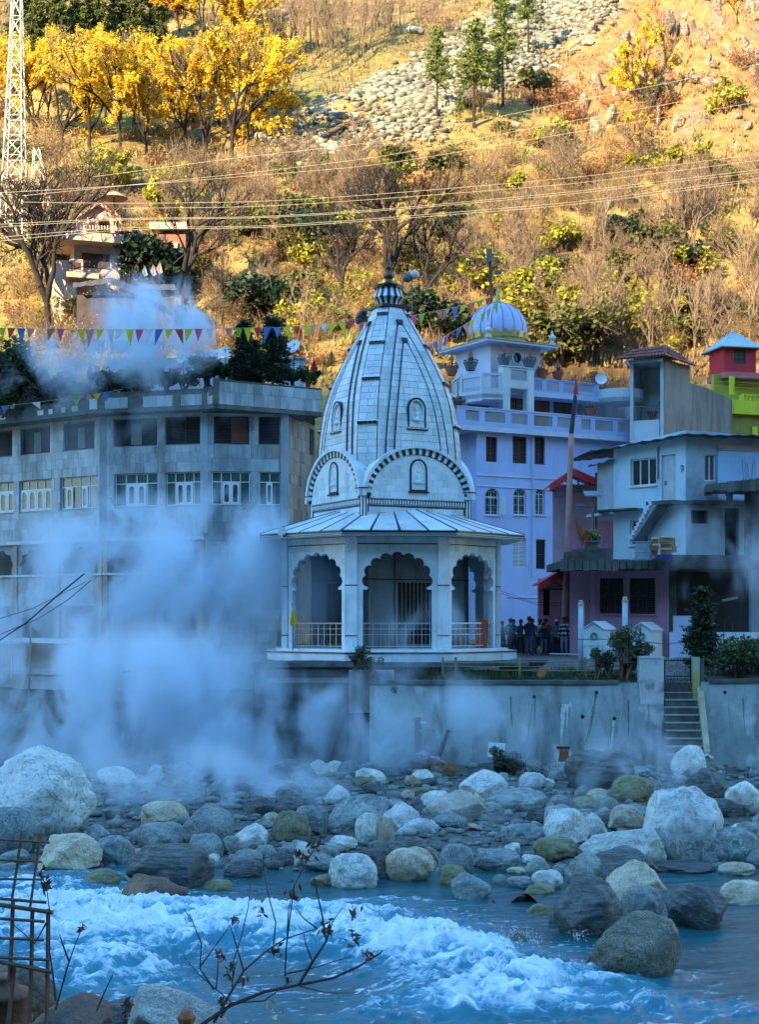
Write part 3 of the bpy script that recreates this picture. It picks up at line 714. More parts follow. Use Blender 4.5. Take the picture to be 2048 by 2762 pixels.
# ------------------------------------------------------------------ lilac-blue building with the ribbed dome
lilac = mat('lilac_paint', (0.37, 0.47, 0.75), 0.7, 0.07, 0.5, stain=(0.27, 0.32, 0.50), sfac=0.7, sscale=(1.1, 1.1, 0.14), sth=.53)
lilac_lt = mat('pale_lilac_paint', (0.52, 0.58, 0.74), 0.7, 0.06, 0.6, stain=(0.38, 0.40, 0.5), sfac=0.5)
pale_wall = mat('pale_grey_plaster', (0.55, 0.60, 0.62), 0.8, 0.1, 0.8, stain=(0.20, 0.22, 0.22), sfac=0.7, sth=0.5)
lattice_m = mat('cream_lattice', (0.45, 0.43, 0.38), 0.8, 0.15)
wood_dark = mat('dark_brown_wood', (0.07, 0.035, 0.028), 0.6, 0.3, 3)
door_red = mat('red_brown_door', (0.19, 0.055, 0.035), 0.55, 0.2)
gold = mat('gold_paint', (0.50, 0.36, 0.10), 0.4, 0.15, 4, metal=0.3)
terracotta = mat('terracotta', (0.36, 0.11, 0.07), 0.8, 0.15, 6)
FB = Fr((P(1286, HY, 87.0).x, 87.0), math.radians(29))
blue = thing('dormitory_building', FB.p(6, 5.3, -3), 'lilac blue four storey building with lattice parapets beside the temple', 'building')
uR = FB.px(1772, 1200)[0]; zP0 = FB.px(1286, 1146)[1]
ops = []
W1 = [FB.rect(x0, 1177, x1, y1) for x0, x1, y1 in ((1312, 1342, 1246), (1384, 1422, 1250), (1443, 1471, 1253))]
W2 = [FB.rect(x0, 1317, x1, 1389) for x0, x1 in ((1309, 1348), (1386, 1421), (1445, 1471))]
W3 = [FB.rect(1384, 1451, 1420, 1532), FB.rect(1447, 1455, 1472, 1535)]
W0 = [FB.rect(1386, 1590, 1420, 1640)]
holes = W1+W3
wall(FB, (0, uR, 5.0, zP0), W1+[arch_loop(w) for w in W2]+W3, lilac, blue)
FS = Fr((FB.p(0, 0).x, FB.p(0, 0).y), FB.ang+math.pi/2+math.pi)        # left return wall
FSb = Fr((FB.p(0, 0, -8).x, FB.p(0, 0, -8).y), FB.ang-math.pi/2)
m = MB(); m.fbox(FSb, 0, 7.69, 5.0, zP0-.003, -.3, 0); obj('side_wall', m, lilac, blue)
m = MB(); m.fbox(FB, 0, uR, 5, zP0-.02, -8, -7.7); m.fbox(FB, uR-.3, uR, 5, zP0-.02, -7.69, -.31); obj('rear_wall', m, lilac, blue)
for w in W1: window(FB, w, blue, wood_dark, darkin, 2, 1, .14, .06, louvre=wood_dark, sill=False)
for w in W2: window(FB, w, blue, white_frame, glass_dark, 2, 1, .14, .06, arch=True, bars=5, sill=lilac_lt)
window(FB, W3[0], blue, lilac_lt, darkin, 2, 1, .1, .07, transom=.33, louvre=white_frame, sill=False)
window(FB, W3[1], blue, wood_dark, glass_dark, 1, 2, .1, .06, sill=False)
for x0, y0, x1, y1 in ((1286, 1174, 1362, 1178), (1286, 1285, 1530, 1289), (1286, 1314, 1530, 1317), (1370, 1608, 1460, 1612), (1286, 1450, 1384, 1453)):
    a = FB.px(x0, y0)[0]; b = FB.px(x1, y0)[0]; v = FB.px((x0+x1)/2, (y0+y1)/2)[1]
    m = MB(); m.fbox(FB, a, b, v-.05, v+.03, .001, .06); obj('string_course', m, lilac_lt, blue)
for x_, y0_, y1_ in ((1436, 1160, 1560), (1500, 1290, 1700)):
    uu = FB.px(x_, 1300)[0]; m = MB(); m.tube([FB.p(uu, FB.px(x_, y0_)[1], .07), FB.p(uu+.03, FB.px(x_, y1_)[1], .07)], .035, 6); obj('downpipe', m, lilac_lt, blue)
# open casement leaf
u0, u1, v0, v1 = W2[0]; m = MB(); fo = Fr((FB.p(u1, 0).x, FB.p(u1, 0).y), FB.ang-1.1); m.fbox(fo, .02, .42, v0+.05, v0+1.05, 0, .04); obj('open_shutter', m, white_frame, blue)
# first parapet: projecting gallery with lattice windows
FP = FB.shift(0.5); uL = FP.px(1236, 1120)[0]; uE = FP.px(1772, 1140)[0]; pz0 = FP.px(1400, 1157)[1]; pz1 = FP.px(1400, 1110)[1]
m = MB(); m.fbox(FP, uL, uE, pz0-.28, pz0, -3.2, 0); obj('gallery_slab', m, lilac_lt, blue)
ps = [(1257, 1294), (1309, 1363), (1381, 1423), (1441, 1491), (1505, 1550), (1569, 1594), (1607, 1655), (1669, 1717), (1731, 1760)]
hl = []
for a, b in ps:
    ua, ub = FP.px(a, 1125)[0], FP.px(b, 1125)[0]; hl.append((ua, ub, pz0+.28, pz1-.14))
wall(FP, (uL, uE, pz0, pz1), hl, lilac, blue, 'parapet', -.14, 0)
for h in hl: lattice(FP, h, -.07, blue, lattice_m, .13, .018)
m = MB(); m.fbox(FP, uL-.03, uE+.03, pz1, pz1+.07, -.18, .04); obj('parapet_coping', m, lilac_lt, blue)
# second storey, set back
FW = FB.shift(-1.7); wz0 = pz0; wz1 = FW.px(1450, 1062)[1]
a0, a1 = FW.px(1262, 1080)[0], FW.px(1566, 1090)[0]
W4 = [FW.rect(1268, 1078, 1322, 1110), FW.rect(1376, 1074, 1416, 1112), FW.rect(1444, 1080, 1487, 1112), FW.rect(1500, 1086, 1552, 1115)]
W4 = [(q[0], q[1], wz0+.001 if i == 2 else q[2], q[3]) for i, q in enumerate(W4)]
wall(FW, (a0, a1, wz0, wz1), [], lilac_lt, blue, 'upper_wall', -.3, -.2)
m = MB(); m.fbox(FW, a0, a1, wz0, wz1-.01, -5, -4.7); obj('rear_wall', m, lilac_lt, blue)
for i, q in enumerate(W4):
    fz = FW.shift(-.06)
    if i == 2:
        m = MB(); m.fbox(FW, q[0], q[1], wz0, q[3], -.199, -.13); obj('door', m, door_red, blue)
    else: window(fz, q, blue, wood_dark, darkin, 2, 1, .08, .06, louvre=mat('tan_slats', (0.35, 0.27, 0.18), .7), sill=False)
# balcony slab + lattice parapet of the second storey
FQ = FB.shift(-0.55); q0, q1 = FQ.px(1441, 1040)[0], FQ.px(1617, 1050)[0]; bz0 = FQ.px(1520, 1073)[1]; bz1 = FQ.px(1520, 1028)[1]
m = MB(); m.fbox(FQ, a0, q1, bz0-.06, bz0+.24, -4.6, 0.001); obj('balcony_slab', m, lilac_lt, blue)
hl = []
for a, b in ((1441, 1463), (1474, 1509), (1519, 1558), (1561, 1605)):
    hl.append((FQ.px(a, 1050)[0]+.05, FQ.px(b, 1050)[0], bz0+.34, bz1-.10))
wall(FQ, (q0, q1, bz0+.24, bz1), hl, lilac, blue, 'parapet', -.13, 0)
for h in hl: lattice(FQ, h, -.06, blue, lilac_lt, .11, .015)
m = MB(); m.fbox(FQ, q0, q1+.05, bz1, bz1+.05, -.18, .04); obj('parapet_coping', m, lilac_lt, blue)
# projecting bay with two piers and its own lattice
FY = FB.shift(-0.05); y0, y1 = FY.px(1357, 1030)[0], FY.px(1441, 1030)[0]; tz = FY.px(1400, 992)[1]; lz = FY.px(1400, 1030)[1]
for a, b in ((1357, 1377), (1424, 1441)):
    m = MB(); m.fbox(FY, FY.px(a, 1030)[0], FY.px(b, 1030)[0], pz0, tz, -.5, .02); obj('pier', m, pale_wall, blue)
pa, pb = FY.px(1377, 1030)[0], FY.px(1424, 1030)[0]; l0 = FY.px(1400, 1026)[1]; l1 = FY.px(1400, 998)[1]
wall(FY, (pa, pb, FY.px(1400, 1048)[1], tz-.02), [(pa+.05, pb-.05, l0, l1)], pale_wall, blue, 'parapet', -.15, 0)
lattice(FY, (pa+.05, pb-.05, l0, l1), -.07, blue, pale_wall, .11, .014)
m = MB(); m.fbox(FY, y0-.05, y1+.05, tz, tz+.06, -.55, .07); obj('parapet_coping', m, pale_wall, blue)
# five-sided corner balcony on the left
cx0 = FB.shift(-.55); pts = [(1220, 1046, 90.0), (1243, 1041, 87.6), (1300, 1036, 86.4), (1357, 1026, 86.6)]
for (xa, ya, Da), (xb, yb, Db) in zip(pts, pts[1:]):
    f = frame_px(xa, Da, xb, Db); vt = (P(xa, ya-26, Da).z+P(xb, yb-26, Db).z)/2; L = f.len
    wall(f, (0, L, vt-1.55, vt), [(0.12, L-.12, vt-.95, vt-.14)], pale_wall, blue, 'parapet', -.12, 0); lattice(f, (0.12, L-.12, vt-.95, vt-.14), -.06, blue, pale_wall, .12, .015)
m = MB(); base = [P(x, HY, D) for x, y, D in pts]+[P(1357, HY, 90), P(1230, HY, 91)]
zc = P(1300, 1064, 86.5).z; m.add([Vector((p.x, p.y, zc-.2)) for p in base]+[Vector((p.x, p.y, zc+.05)) for p in base], [tuple(range(6))[::-1], tuple(range(6, 12))]+[(i, (i+1) % 6, 6+(i+1) % 6, 6+i) for i in range(6)]); obj('balcony_slab', m, lilac_lt, blue)
# shrine room on the roof
cn = P(1324, HY, 88.6); FR_ = Fr((cn.x, cn.y), math.radians(31)); rw = FR_.px(1459, 970)[0]; rz0 = bz0+.2; rz1 = FR_.px(1324, 926)[1]
FL_ = Fr((cn.x, cn.y), math.radians(31)); nl = Fr(((FR_.p(0, 0, -rw)).x, FR_.p(0, 0, -rw).y), FR_.ang-math.pi/2)
pinkish = mat('pale_pink_wash', (0.60, 0.55, 0.60), .75, .08, stain=(.4, .38, .42), sfac=.4)
cw = FR_.px(1396, 965); circ = [(cw[0]+.34*math.cos(i*math.pi/10), cw[1]+.34*math.sin(i*math.pi/10)) for i in range(20)]
wall(FR_, (0, rw, rz0, rz1), [circ], pinkish, blue, 'roof_room_wall', -.25, 0)
cw2 = (rw*.45, cw[1]); circ2 = [(cw2[0]+.34*math.cos(i*math.pi/10), cw2[1]+.34*math.sin(i*math.pi/10)) for i in range(20)]
wall(nl, (0, rw-.001, rz0, rz1-.002), [circ2], lilac_lt, blue, 'roof_room_wall', -.25, -.001)
for f, c in ((FR_, cw), (nl, cw2)):
    ring = [[(c[0]+r*math.cos(i*math.pi/10), c[1]+r*math.sin(i*math.pi/10)) for i in range(20)] for r in (.40, .32)]
    m = MB(); m.poly(f, ring, -.05, .05); w = obj('round_window', m, white_frame, blue); m = MB(); m.poly(f, [ring[1]], -.2, -.15, back=False); obj('pane', m, glass_dark, w)
m = MB(); m.fbox(FR_, 0, rw, rz0, rz1-.02, -rw, -rw+.25); m.fbox(FR_, rw-.25, rw, rz0, rz1-.02, -rw+.26, -.26); obj('rear_wall', m, lilac_lt, blue)
ez = rz1; ov = .75
m = MB(); m.fbox(FR_, -ov, rw+ov, ez, ez+.12, -rw-ov, ov); m.fbox(FR_, -ov-.04, rw+ov+.04, ez+.12, ez+.18, -rw-ov-.04, ov+.04, 1); obj('roof_eave', m, [lilac_lt, mat('mossy_cream_edge', (0.36, 0.34, 0.17), .85, .3)], blue)
DCc = FR_.p(rw/2, 0, -rw/2); dz = ez+.18
m = MB(); m.lathe([(1.95, dz), (1.95, dz+.15), (1.8, dz+.2), (1.72, dz+.55)], DCc, 32); obj('dome_drum', m, gold, blue, True)
R = 1.84; zc = dz+.95
dprof = [(R*math.cos(t)*(1.0), zc+R*.98*math.sin(t)) for t in np.linspace(-.42, math.pi/2, 14)]
m = MB(); m.lathe(dprof, DCc, 40); dome = obj('dome', m, mat('blue_dome_paint', (0.40, 0.46, 0.72), .55, .1, 1.5, spot=(.55, .58, .75), spotscale=5), blue, True)
for j in range(16):
    w = 2*math.pi*j/16+.1; m = MB(); m.tube([DCc+Vector((r*1.0*math.cos(w), r*math.sin(w), z)) for r, z in dprof[:-1]], .028, 4); obj('rib', m, mat('blue_rib', (.10, .13, .26), .6), dome)
for j in range(20):                                       # gilded lotus petals round the foot
    w0 = 2*math.pi*j/20; m = MB(); vs = []
    for i in range(7):
        s = i/6; a = w0+s*2*math.pi/20; hh = .42*math.sin(math.pi*s)**.6; vs.append(DCc+Vector((math.cos(a)*1.86, math.sin(a)*1.86, dz+.42)))
        vs.append(DCc+Vector((math.cos(a)*(1.90), math.sin(a)*(1.90), dz+.45+hh)))
    m.add(vs, [(2*i, 2*i+2, 2*i+3, 2*i+1) for i in range(6)]); obj('lotus_petal', m, gold, dome)
m = MB(); m.lathe([(.5, zc+R*.96), (.3, zc+R+.08), (.12, zc+R+.14), (.22, zc+R+.32), (.10, zc+R+.46), (.16, zc+R+.62), (.05, zc+R+.8), (.02, zc+R+1.3), (0, zc+R+1.32)], DCc, 12); obj('finial', m, gold, dome, True)
vase = [(.16, 0), (.16, .08), (.10, .14), (.22, .30), (.22, .42), (.10, .52), (.08, .58), (.10, .62), (.02, .80), (0, .82)]
for u, d in ((-ov+.25, ov-.25), (rw+ov-.25, ov-.25), (-ov+.25, -rw-ov+.25)):
    b = FR_.p(u, ez+.18, d); m = MB(); m.box(b.x-.2, b.x+.2, b.y-.2, b.y+.2, b.z, b.z+.12); m.lathe([(r, z+.12) for r, z in vase], b, 12); obj('corner_vase', m, mat('cream_plaster', (.6, .6, .56), .8), blue, False)
# planters on the parapets
leaf_g = mat('leaf_green', (0.055, 0.10, 0.03), 0.6, 0.5, 6, island=.5, transl=.3, coords='obj')
leaf_dk = mat('leaf_dark_green', (0.028, 0.055, 0.022), 0.6, 0.5, 6, island=.5, transl=.25, coords='obj')
def leaf_np(n, rng, size, shape, k=1.0):
    """n leaf quads in the ellipsoid 'shape'"""
    q = rng.normal(size=(n, 3)); q /= np.linalg.norm(q, axis=1)[:, None]; q *= (rng.random(n)**(.45))[:, None]; c = q*np.array(shape)
    a = rng.normal(size=(n, 3)); a /= np.linalg.norm(a, axis=1)[:, None]; b = np.cross(a, rng.normal(size=(n, 3))); b /= np.linalg.norm(b, axis=1)[:, None]
    s = size*rng.uniform(.6, 1.3, n)[:, None]
    return c, a*s, b*s*.6*k
def leaves_mesh(c, a, b):
    n = len(c); V = np.stack([c-a, c+b*.9, c+a, c-b*.9], 1).reshape(-1, 3); return V, np.arange(4*n).reshape(n, 4)
def planter(loc, h, rad, pot_m, flag, label, i, leafy=True, green=None):
    t = thing('planter', loc, label, 'planter', None)
    m = MB(); L = Vector(loc); m.lathe([(rad*.55, 0), (rad*.6, .02), (rad, h*.9), (rad*1.06, h*.9), (rad*1.06, h), (rad*.9, h), (rad*.85, h*.85), (0, h*.85)], L, 6 if flag is None else 14); obj('pot', m, pot_m, t)
    r = np.random.default_rng(i)
    if leafy:
        c, a, b = leaf_np(90, r, .07, (rad*1.1, rad*1.1, h*.4)); V, Fc = leaves_mesh(c+np.array([L.x, L.y, L.z+h*1.15]), a, b); link('foliage', np_mesh('foliage', V, Fc, green or leaf_dk), t)
    if flag:
        m = MB(); m.tube([L+Vector((0, 0, h*.8)), L+Vector((0.02, 0, h+.85))], .012, 5); obj('stick', m, wood_dark, t)
        m = MB(); z = L.z+h+.85; m.add([Vector((L.x+.02, L.y-.01, z)), Vector((L.x-.16, L.y-.03, z-.45)), Vector((L.x+.02, L.y, z-.62)), Vector((L.x+.16, L.y+.04, z-.48))], [(0, 1, 2), (0, 2, 3)]); obj('pennant', m, mat('salmon_cloth', (.55, .2, .13), .8, transl=.3), t)
    return t
lead = mat('lead_grey_pot', (0.12, 0.14, 0.15), .6, .2)
planter(FY.p(FY.px(1366, 990)[0], tz+.06, -.2), .5, .42, lead, 1, 'grey urn planter with pennant on the left pier of the dome bay', 1)
planter(FY.p(FY.px(1434, 990)[0], tz+.06, -.2), .5, .42, lead, 1, 'grey urn planter with pennant on the right pier of the dome bay', 2)
planter(P(1270, 1000, 87.0), .5, .42, lead, 1, 'grey urn planter with pennant on the five sided balcony', 3)
planter(P(1219, 1013, 90.0), .55, .42, terracotta, 1, 'red clay pot with pennant at the far corner of the five sided balcony', 4)
for x, i, lb in ((1466, 5, 'red clay pot nearest the dome room on the upper lattice parapet'), (1508, 6, 'red clay pot second from the dome room on the upper lattice parapet'), (1610, 7, 'red clay pot beside the white dish at the end of the upper parapet')):
    u = FQ.px(x, 1010)[0]; planter(FQ.p(u, bz1+.05, -.1), .50, .36, terracotta, 1 if i < 7 else 0, lb, i)
u = FP.px(1601, 1100)[0]; planter(FP.p(u, pz1+.07, -.3), .5, .4, terracotta, 0, 'red clay pot with green plant on the lower lattice parapet', 8, True, leaf_g)
u = FP.px(1766, 1100)[0]; planter(FP.p(u, pz1+.07, -.1), .62, .40, terracotta, 1, 'red clay pot with pennant at the corner by the concrete stair tower', 9, False)
lp = thing('planter', P(1236, 1092, 86.0), 'dark hanging bowl planter on a post beside the spire', 'planter')
m = MB(); b = P(1236, 1096, 86.0); m.lathe([(0, 0), (.25, .05), (.48, .28), (.5, .36), (.4, .36)], b, 12); m.tube([b+Vector((0, .0, .3)), b+Vector((0, 0, 1.4))], .04, 6); obj('bowl', m, lead, lp)
c, a, b2 = leaf_np(120, np.random.default_rng(3), .07, (.45, .45, .18)); V, Fc = leaves_mesh(c+np.array([b.x, b.y, b.z+.42]), a, b2); link('foliage', np_mesh('foliage', V, Fc, leaf_dk), lp)
m = MB(); dp = P(1622, 1022, 88.5); fd = Fr((dp.x, dp.y), .3)
for rr, z in ((0, 0),): m.lathe([(0.0, 0), (.2, .02), (.36, .09)], (0, 0, 0), 16)
mt = Matrix.Translation(dp) @ Matrix.Rotation(1.4, 4, 'X'); m.v = [mt @ v for v in m.v]
obj('satellite_dish', m, mat('dish_white', (.62, .64, .66), .5, .1), label='small white dish leaning by the red pot on the upper parapet', cat='dish')

# ------------------------------------------------------------------ concrete stair tower with the red tiled roof
brown_c = mat('streaked_brown_concrete', (0.29, 0.24, 0.205), 0.95, 0.15, 0.7, bump=.15, bscale=8, stain=(0.11, 0.095, 0.085), sfac=.8, sscale=(1.6, 1.6, .16), sth=.46)
tile_red = mat('red_roof_tile', (0.27, 0.085, 0.06), .8, .2, 5, island=.3)
st = thing('stair_tower', P(1780, 1180, 92), 'brown concrete stair tower with open porch and red tiled roof', 'tower')
cR = P(1792, HY, 90.0); FT = frame_px(1792, 90.0, 1862, 92.5); tzz = P(1792, 968, 90).z; zb = 9.0
m = MB(); m.fbox(FT, 0, FT.len, zb, tzz, -.25, 0); obj('side_wall', m, brown_c, st)
FT2 = frame_px(1862, 92.5, 1977, 96.0); L2 = FT2.len; zA = P(1862, 1033, 92.5).z; zB = P(1977, 1078, 96).z
m = MB(); m.poly(FT2, [[(0.001, zb), (L2, zb), (L2, zB), (L2*.35, zA-.35*(zA-zB)+.12), (0.001, zA)]], -.3, -.002); obj('ramp_wall', m, brown_c, st)
FP2 = frame_px(1698, 90.9, 1792, 90.0); Lp = FP2.len
white_p = mat('bluish_white_paint', (0.58, 0.64, 0.67), .75, .08, .8, stain=(.3, .34, .35), sfac=.5)
for u in (0.06, Lp-.22):
    m = MB(); m.fbox(FP2, u, u+.2, zb, tzz-.1, -.22, 0); obj('post', m, white_p, st)
m = MB(); m.fbox(FP2, 0, Lp, zb, tzz-.15, -2.6, -2.4); m.fbox(FP2, -.0, .15, zb, tzz-.15, -2.39, -.23); obj('porch_wall', m, pale_wall, st)
z_r = P(1745, 1132, 91).z
m = MB()
for i in range(16): u = .2+(Lp-.4)*i/15; m.tube([FP2.p(u, z_r-.1, -.1), FP2.p(u, z_r+.75, -.1)], .015, 4)
m.tube([FP2.p(.1, z_r+.75, -.1), FP2.p(Lp-.1, z_r+.75, -.1)], .025, 5); obj('railing', m, lead, st)
m = MB(); m.fbox(FP2, 0.27, Lp-.27, z_r-1.6, z_r-.1, -.2, -.02); obj('porch_parapet', m, white_p, st)
m = MB(); m.tube([FP2.p(Lp*.45, z_r, -1.4), FP2.p(Lp*.9, z_r+1.9, -1.4)], .03, 5); obj('handrail', m, lead, st)
m = MB(); m.fbox(FP2, -.15, Lp-.26, tzz-.14, tzz, -2.7, .35); obj('roof_slab', m, white_p, st)
# hip roof of red tiles in courses
e0 = FP2.p(-.75, tzz, .75); e1 = FP2.p(Lp+.25, tzz, .95); e2 = FT.p(FT.len+.5, tzz-.08, .35); e3 = FT.p(FT.len+.4, tzz, -4); e4 = FP2.p(-.75, tzz, -4)
up = Vector((0, 0, 1.0)); t0 = FP2.p(.1, tzz+.72, -.5); t1 = FP2.p(Lp+.02, tzz+.82, -.3); t2 = FT.p(FT.len+.1, tzz+.62, -.6); 
def tile_slope(a, b, c, d, ncol, nrow, parent):     # a-b eave, d-c ridge
    nrm = (b-a).cross(d-a).normalized(); nrm = nrm if nrm.z > 0 else -nrm
    for j in range(nrow):
        for i in range(ncol):
            def q(s, t): return (a.lerp(b, s)).lerp(d.lerp(c, s), t)
            s0, s1 = (i+.06)/ncol, (i+.94)/ncol; ta, tb = j/nrow, (j+1.12)/nrow; m = MB(); lift = nrm*.05
            vs = []
            for t, h in ((ta, .06), (tb, .0)):
                for k in range(5):
                    s = s0+(s1-s0)*k/4; vs.append(q(s, t)+nrm*(h+.05*math.sin(math.pi*k/4)+.03))
            m.add(vs, [(k, k+1, k+6, k+5) for k in range(4)]); obj('roof_tile', m, tile_red, parent, True)
    m = MB(); m.add([a, b, c, d], [(0, 1, 2, 3)]); obj('roof_underlay', m, tile_red, parent)
tile_slope(e0, e1, t1, t0, 15, 3, st); tile_slope(e1, e2, t2, t1, 10, 3, st)
m = MB(); m.tube([t0, t1, t2], .09, 6); m.tube([e1+up*.06, t1+up*.02], .07, 6); obj('ridge_tile', m, tile_red, st)
m = MB(); m.add([t0, t1, t2, e3, e4], [(0, 1, 2, 3, 4)]); obj('roof_back', m, tile_red, st)
for u in (.02, Lp-.1): m = MB(); m.fbox(FP2, u-.14, u+.14, tzz-.24, tzz-.05, .36, .6); obj('beam_end', m, white_p, st)
# round balcony between dormitory and tower
m = MB(); c = P(1672, 1075, 92.5); m.lathe([(0, -.45), (1.35, -.35), (1.5, -.1), (1.5, .45), (1.4, .45), (1.4, 0), (0, 0)], c, 24); obj('round_balcony', m, white_p, label='round white balcony between the lilac building and stair tower', cat='balcony')
m = MB(); f = frame_px(1566, 93.0, 1700, 95.0); m.fbox(f, 0, f.len, 9, P(1640, 1062, 94).z, -.3, 0); obj('link_wall', m, pale_wall, label='grey plaster wall under the round white balcony', cat='wall')
# ------------------------------------------------------------------ long marble-clad guest house on the left
gh = thing('guest_house', P(400, 1740, 82), 'grey marble clad guest house with stained slabs and green windows, left of the temple', 'building')
VX = [(-170, 90.4), (278, 82.2), (550, 80.4), (768, 80.9), (850, 87.0)]
FG = [frame_px(a, da, b, db) for (a, da), (b, db) in zip(VX, VX[1:])]
Z_BASE, Z_LED, Z_AR0, Z_AR1, Z_SL, Z_TOP = 2.6, 5.7, 9.55, 11.3, 11.35, 18.4
rs = np.random.default_rng(21)
# window rows given in photo pixels per face: (x0, x1)
low = {0: [(-130, -80), (-45, 36), (52, 138), (163, 262)], 1: [(309, 424), (447, 545)], 2: [(571, 674), (699, 757)], 3: []}
upw = {0: [(-120, -70), (-60, 32), (56, 134), (173, 254)], 1: [(305, 423), (446, 545)], 2: [(577, 671), (698, 755)], 3: [(834, 846)]}
ltop = {0: 14.95, 1: 15.0, 2: 15.02, 3: 15.0}
slabs = []
for fi, f in enumerate(FG):
    L = f.len; hl = []; lo_r = []; up_r = []
    for a, b in low[fi]: lo_r.append((f.px(a, 1320)[0], f.px(b, 1320)[0], 13.2, 14.98))
    for a, b in upw[fi]: up_r.append((f.px(a, 1150)[0], f.px(b, 1150)[0], 16.5, 18.0))
    ar = []
    if fi < 2:                                            # arcade: cusped openings below the slab band
        n = 4 if fi == 0 else 2; p = L/n
        for i in range(n):
            c = p*(i+.5); hwid = p*.5-.42
            ar.append([(c-hwid, Z_AR0), (c+hwid, Z_AR0)]+[(max(c-hwid-.12, min(c+hwid+.12, c+q[0])), q[1]) for q in foil_arch(hwid-.08, 10.15, 11.0, 7, .2, 5)])
        br = []
        for i in range(n):
            c = p*(i+.5); hwid = p*.5-.5; br.append([(c-hwid, Z_LED+.25), (c+hwid, Z_LED+.25)]+[(c+hwid*math.cos(math.pi*j/10), 7.0+hwid*.9*math.sin(math.pi*j/10)) for j in range(11)])
    else: br = []
    outer = (0, L, Z_BASE, Z_TOP) if fi < 3 else (0, L, Z_BASE, Z_TOP+.01)
    wall(f, (0, L, Z_BASE, Z_TOP), [rect_loop(r) for r in lo_r+up_r]+ar+br, mat('cement_backing', (0.24, 0.26, 0.26), .9, .25, 1.0, stain=(.1, .11, .1), sfac=.6), gh, 'wall', -.3, 0)
    for i, r in enumerate(lo_r):
        wide = r[1]-r[0]
        cs = [(.0, .25), (.25, .5), (.5, .75), (.75, 1.0)] if (fi == 0 and i < 3) else ([(.12, .32), (.55, .72)] if fi == 0 else ([(.27, .5), (.5, .73)] if wide > 1.5 else [(.32, .62)]))
        window(f, r, gh, white_frame, glass_green, 4 if wide > 1.5 else 2, 1, .10, .05, transom=.30, casement=cs, sill=False)
    for i, r in enumerate(up_r):
        w = window(f, r, gh, wood_dark, darkin, 2 if r[1]-r[0] > 1.2 else 1, 1, .2, .06, louvre=mat('black_slats', (.03, .035, .04), .7), sill=False)
        if fi == 2 and i == 0: m = MB(); m.fbox(f, r[0]+(r[1]-r[0])*.5, r[1]-.06, r[2]+.06, r[3]-.06, -.18, -.15); obj('red_shutter', m, door_red, w)
        if fi in (0, 1) and i != 1: m = MB(); m.fbox(f, r[0]+(r[1]-r[0])*.38, r[0]+(r[1]-r[0])*.62, r[2]+.1, r[3]-.25, -.18, -.16); obj('curtain', m, mat('grey_curtain', (.16, .19, .19), .9, .2), w)
    # cladding
    hb = lo_r+up_r
    hb = [(a-.03, b+.03, c-.03, d+.03) for a, b, c, d in hb]
    for (v0, v1, rh, cw_) in ((Z_SL+.15, 13.1, .62, .6), (13.1, 15.0, .62, .48), (15.0, 16.45, .5, .42), (16.45, Z_TOP-.02, .6, .4)):
        if fi == 3 or (fi == 2): rh = .72
        for q in slab_grid(f, (0.01, L-.01, v0, v1), hb, rh, cw_, rs): slabs.append((f, q, fi))
    if fi >= 2:
        for q in slab_grid(f, (0.01, L-.01, Z_BASE+.5, Z_SL+.15), [], .62, .55, rs): slabs.append((f, q, fi))
    else:
        for q in slab_grid(f, (0.01, L-.01, 7.75, Z_AR0-.02), [], .45, .62, rs): slabs.append((f, q, fi))
        m = MB(); m.fbox(f, 0.0, L, Z_AR1, Z_SL+.14, 0.001, .22); obj('ledge', m, pale_wall, gh)
        m = MB(); m.fbox(f, 0.0, L, Z_AR0-.12, Z_AR0, 0.001, .18); obj('ledge', m, pale_wall, gh)
        m = MB(); m.fbox(f, 0.0, L, Z_LED, Z_LED+.2, 0.001, 1.0); obj('ledge', m, pale_wall, gh)
        n = 4 if fi == 0 else 2
        for i in range(n+1):
            u = min(max(L*i/n, .16), L-.16); m = MB(); m.fbox(f, u-.15, u+.15, Z_LED+.2, Z_SL, .001, .12); obj('pilaster', m, concrete if i % 2 else slab_brown, gh)
        m = MB(); m.fbox(f, 0, L, Z_LED, Z_SL, -2.2, -2.0); obj('arcade_back_wall', m, mat('grey_blue_plaster', (.22, .26, .29), .9, .25, .6), gh)
slabs = [s for s in slabs if s[0].p(s[1][0], 0).y > 0]
def vis_key(s):
    c = s[0].p(s[1][0], s[1][2]); pxx = c.x/c.y*F+HX
    return (pxx < 0 or s[1][2] < 12.2, -(s[1][1]-s[1][0])*(s[1][3]-s[1][2]))
slabs.sort(key=vis_key); mb_ = MB(); mb2 = MB()
for i, (f, q, fi) in enumerate(slabs):
    bm_ = slab_brown if (fi == 3 or (fi == 2 and q[0] > FG[2].len-.75)) else slabm
    th = .02+.015*rs.random()
    if i < 290: slab('marble_slab', f, q, 0.0, th, bm_, gh)
    else: (mb2 if bm_ is slab_brown else mb_).fbox(f, *q, 0.0, th)
tag(obj('marble_slabs', mb_, slabm, gh), kind='stuff'); tag(obj('brown_marble_slabs', mb2, slab_brown, gh), kind='stuff')
# corner posts between faces
for x, D in VX[1:-1]:
    c = P(x, HY, D); f = Fr((c.x, c.y), 0.0); m = MB(); m.fbox(f, -.2, .2, Z_SL+.3, Z_TOP-.05, -.2, .10); obj('corner_pier', m, slabm, gh)
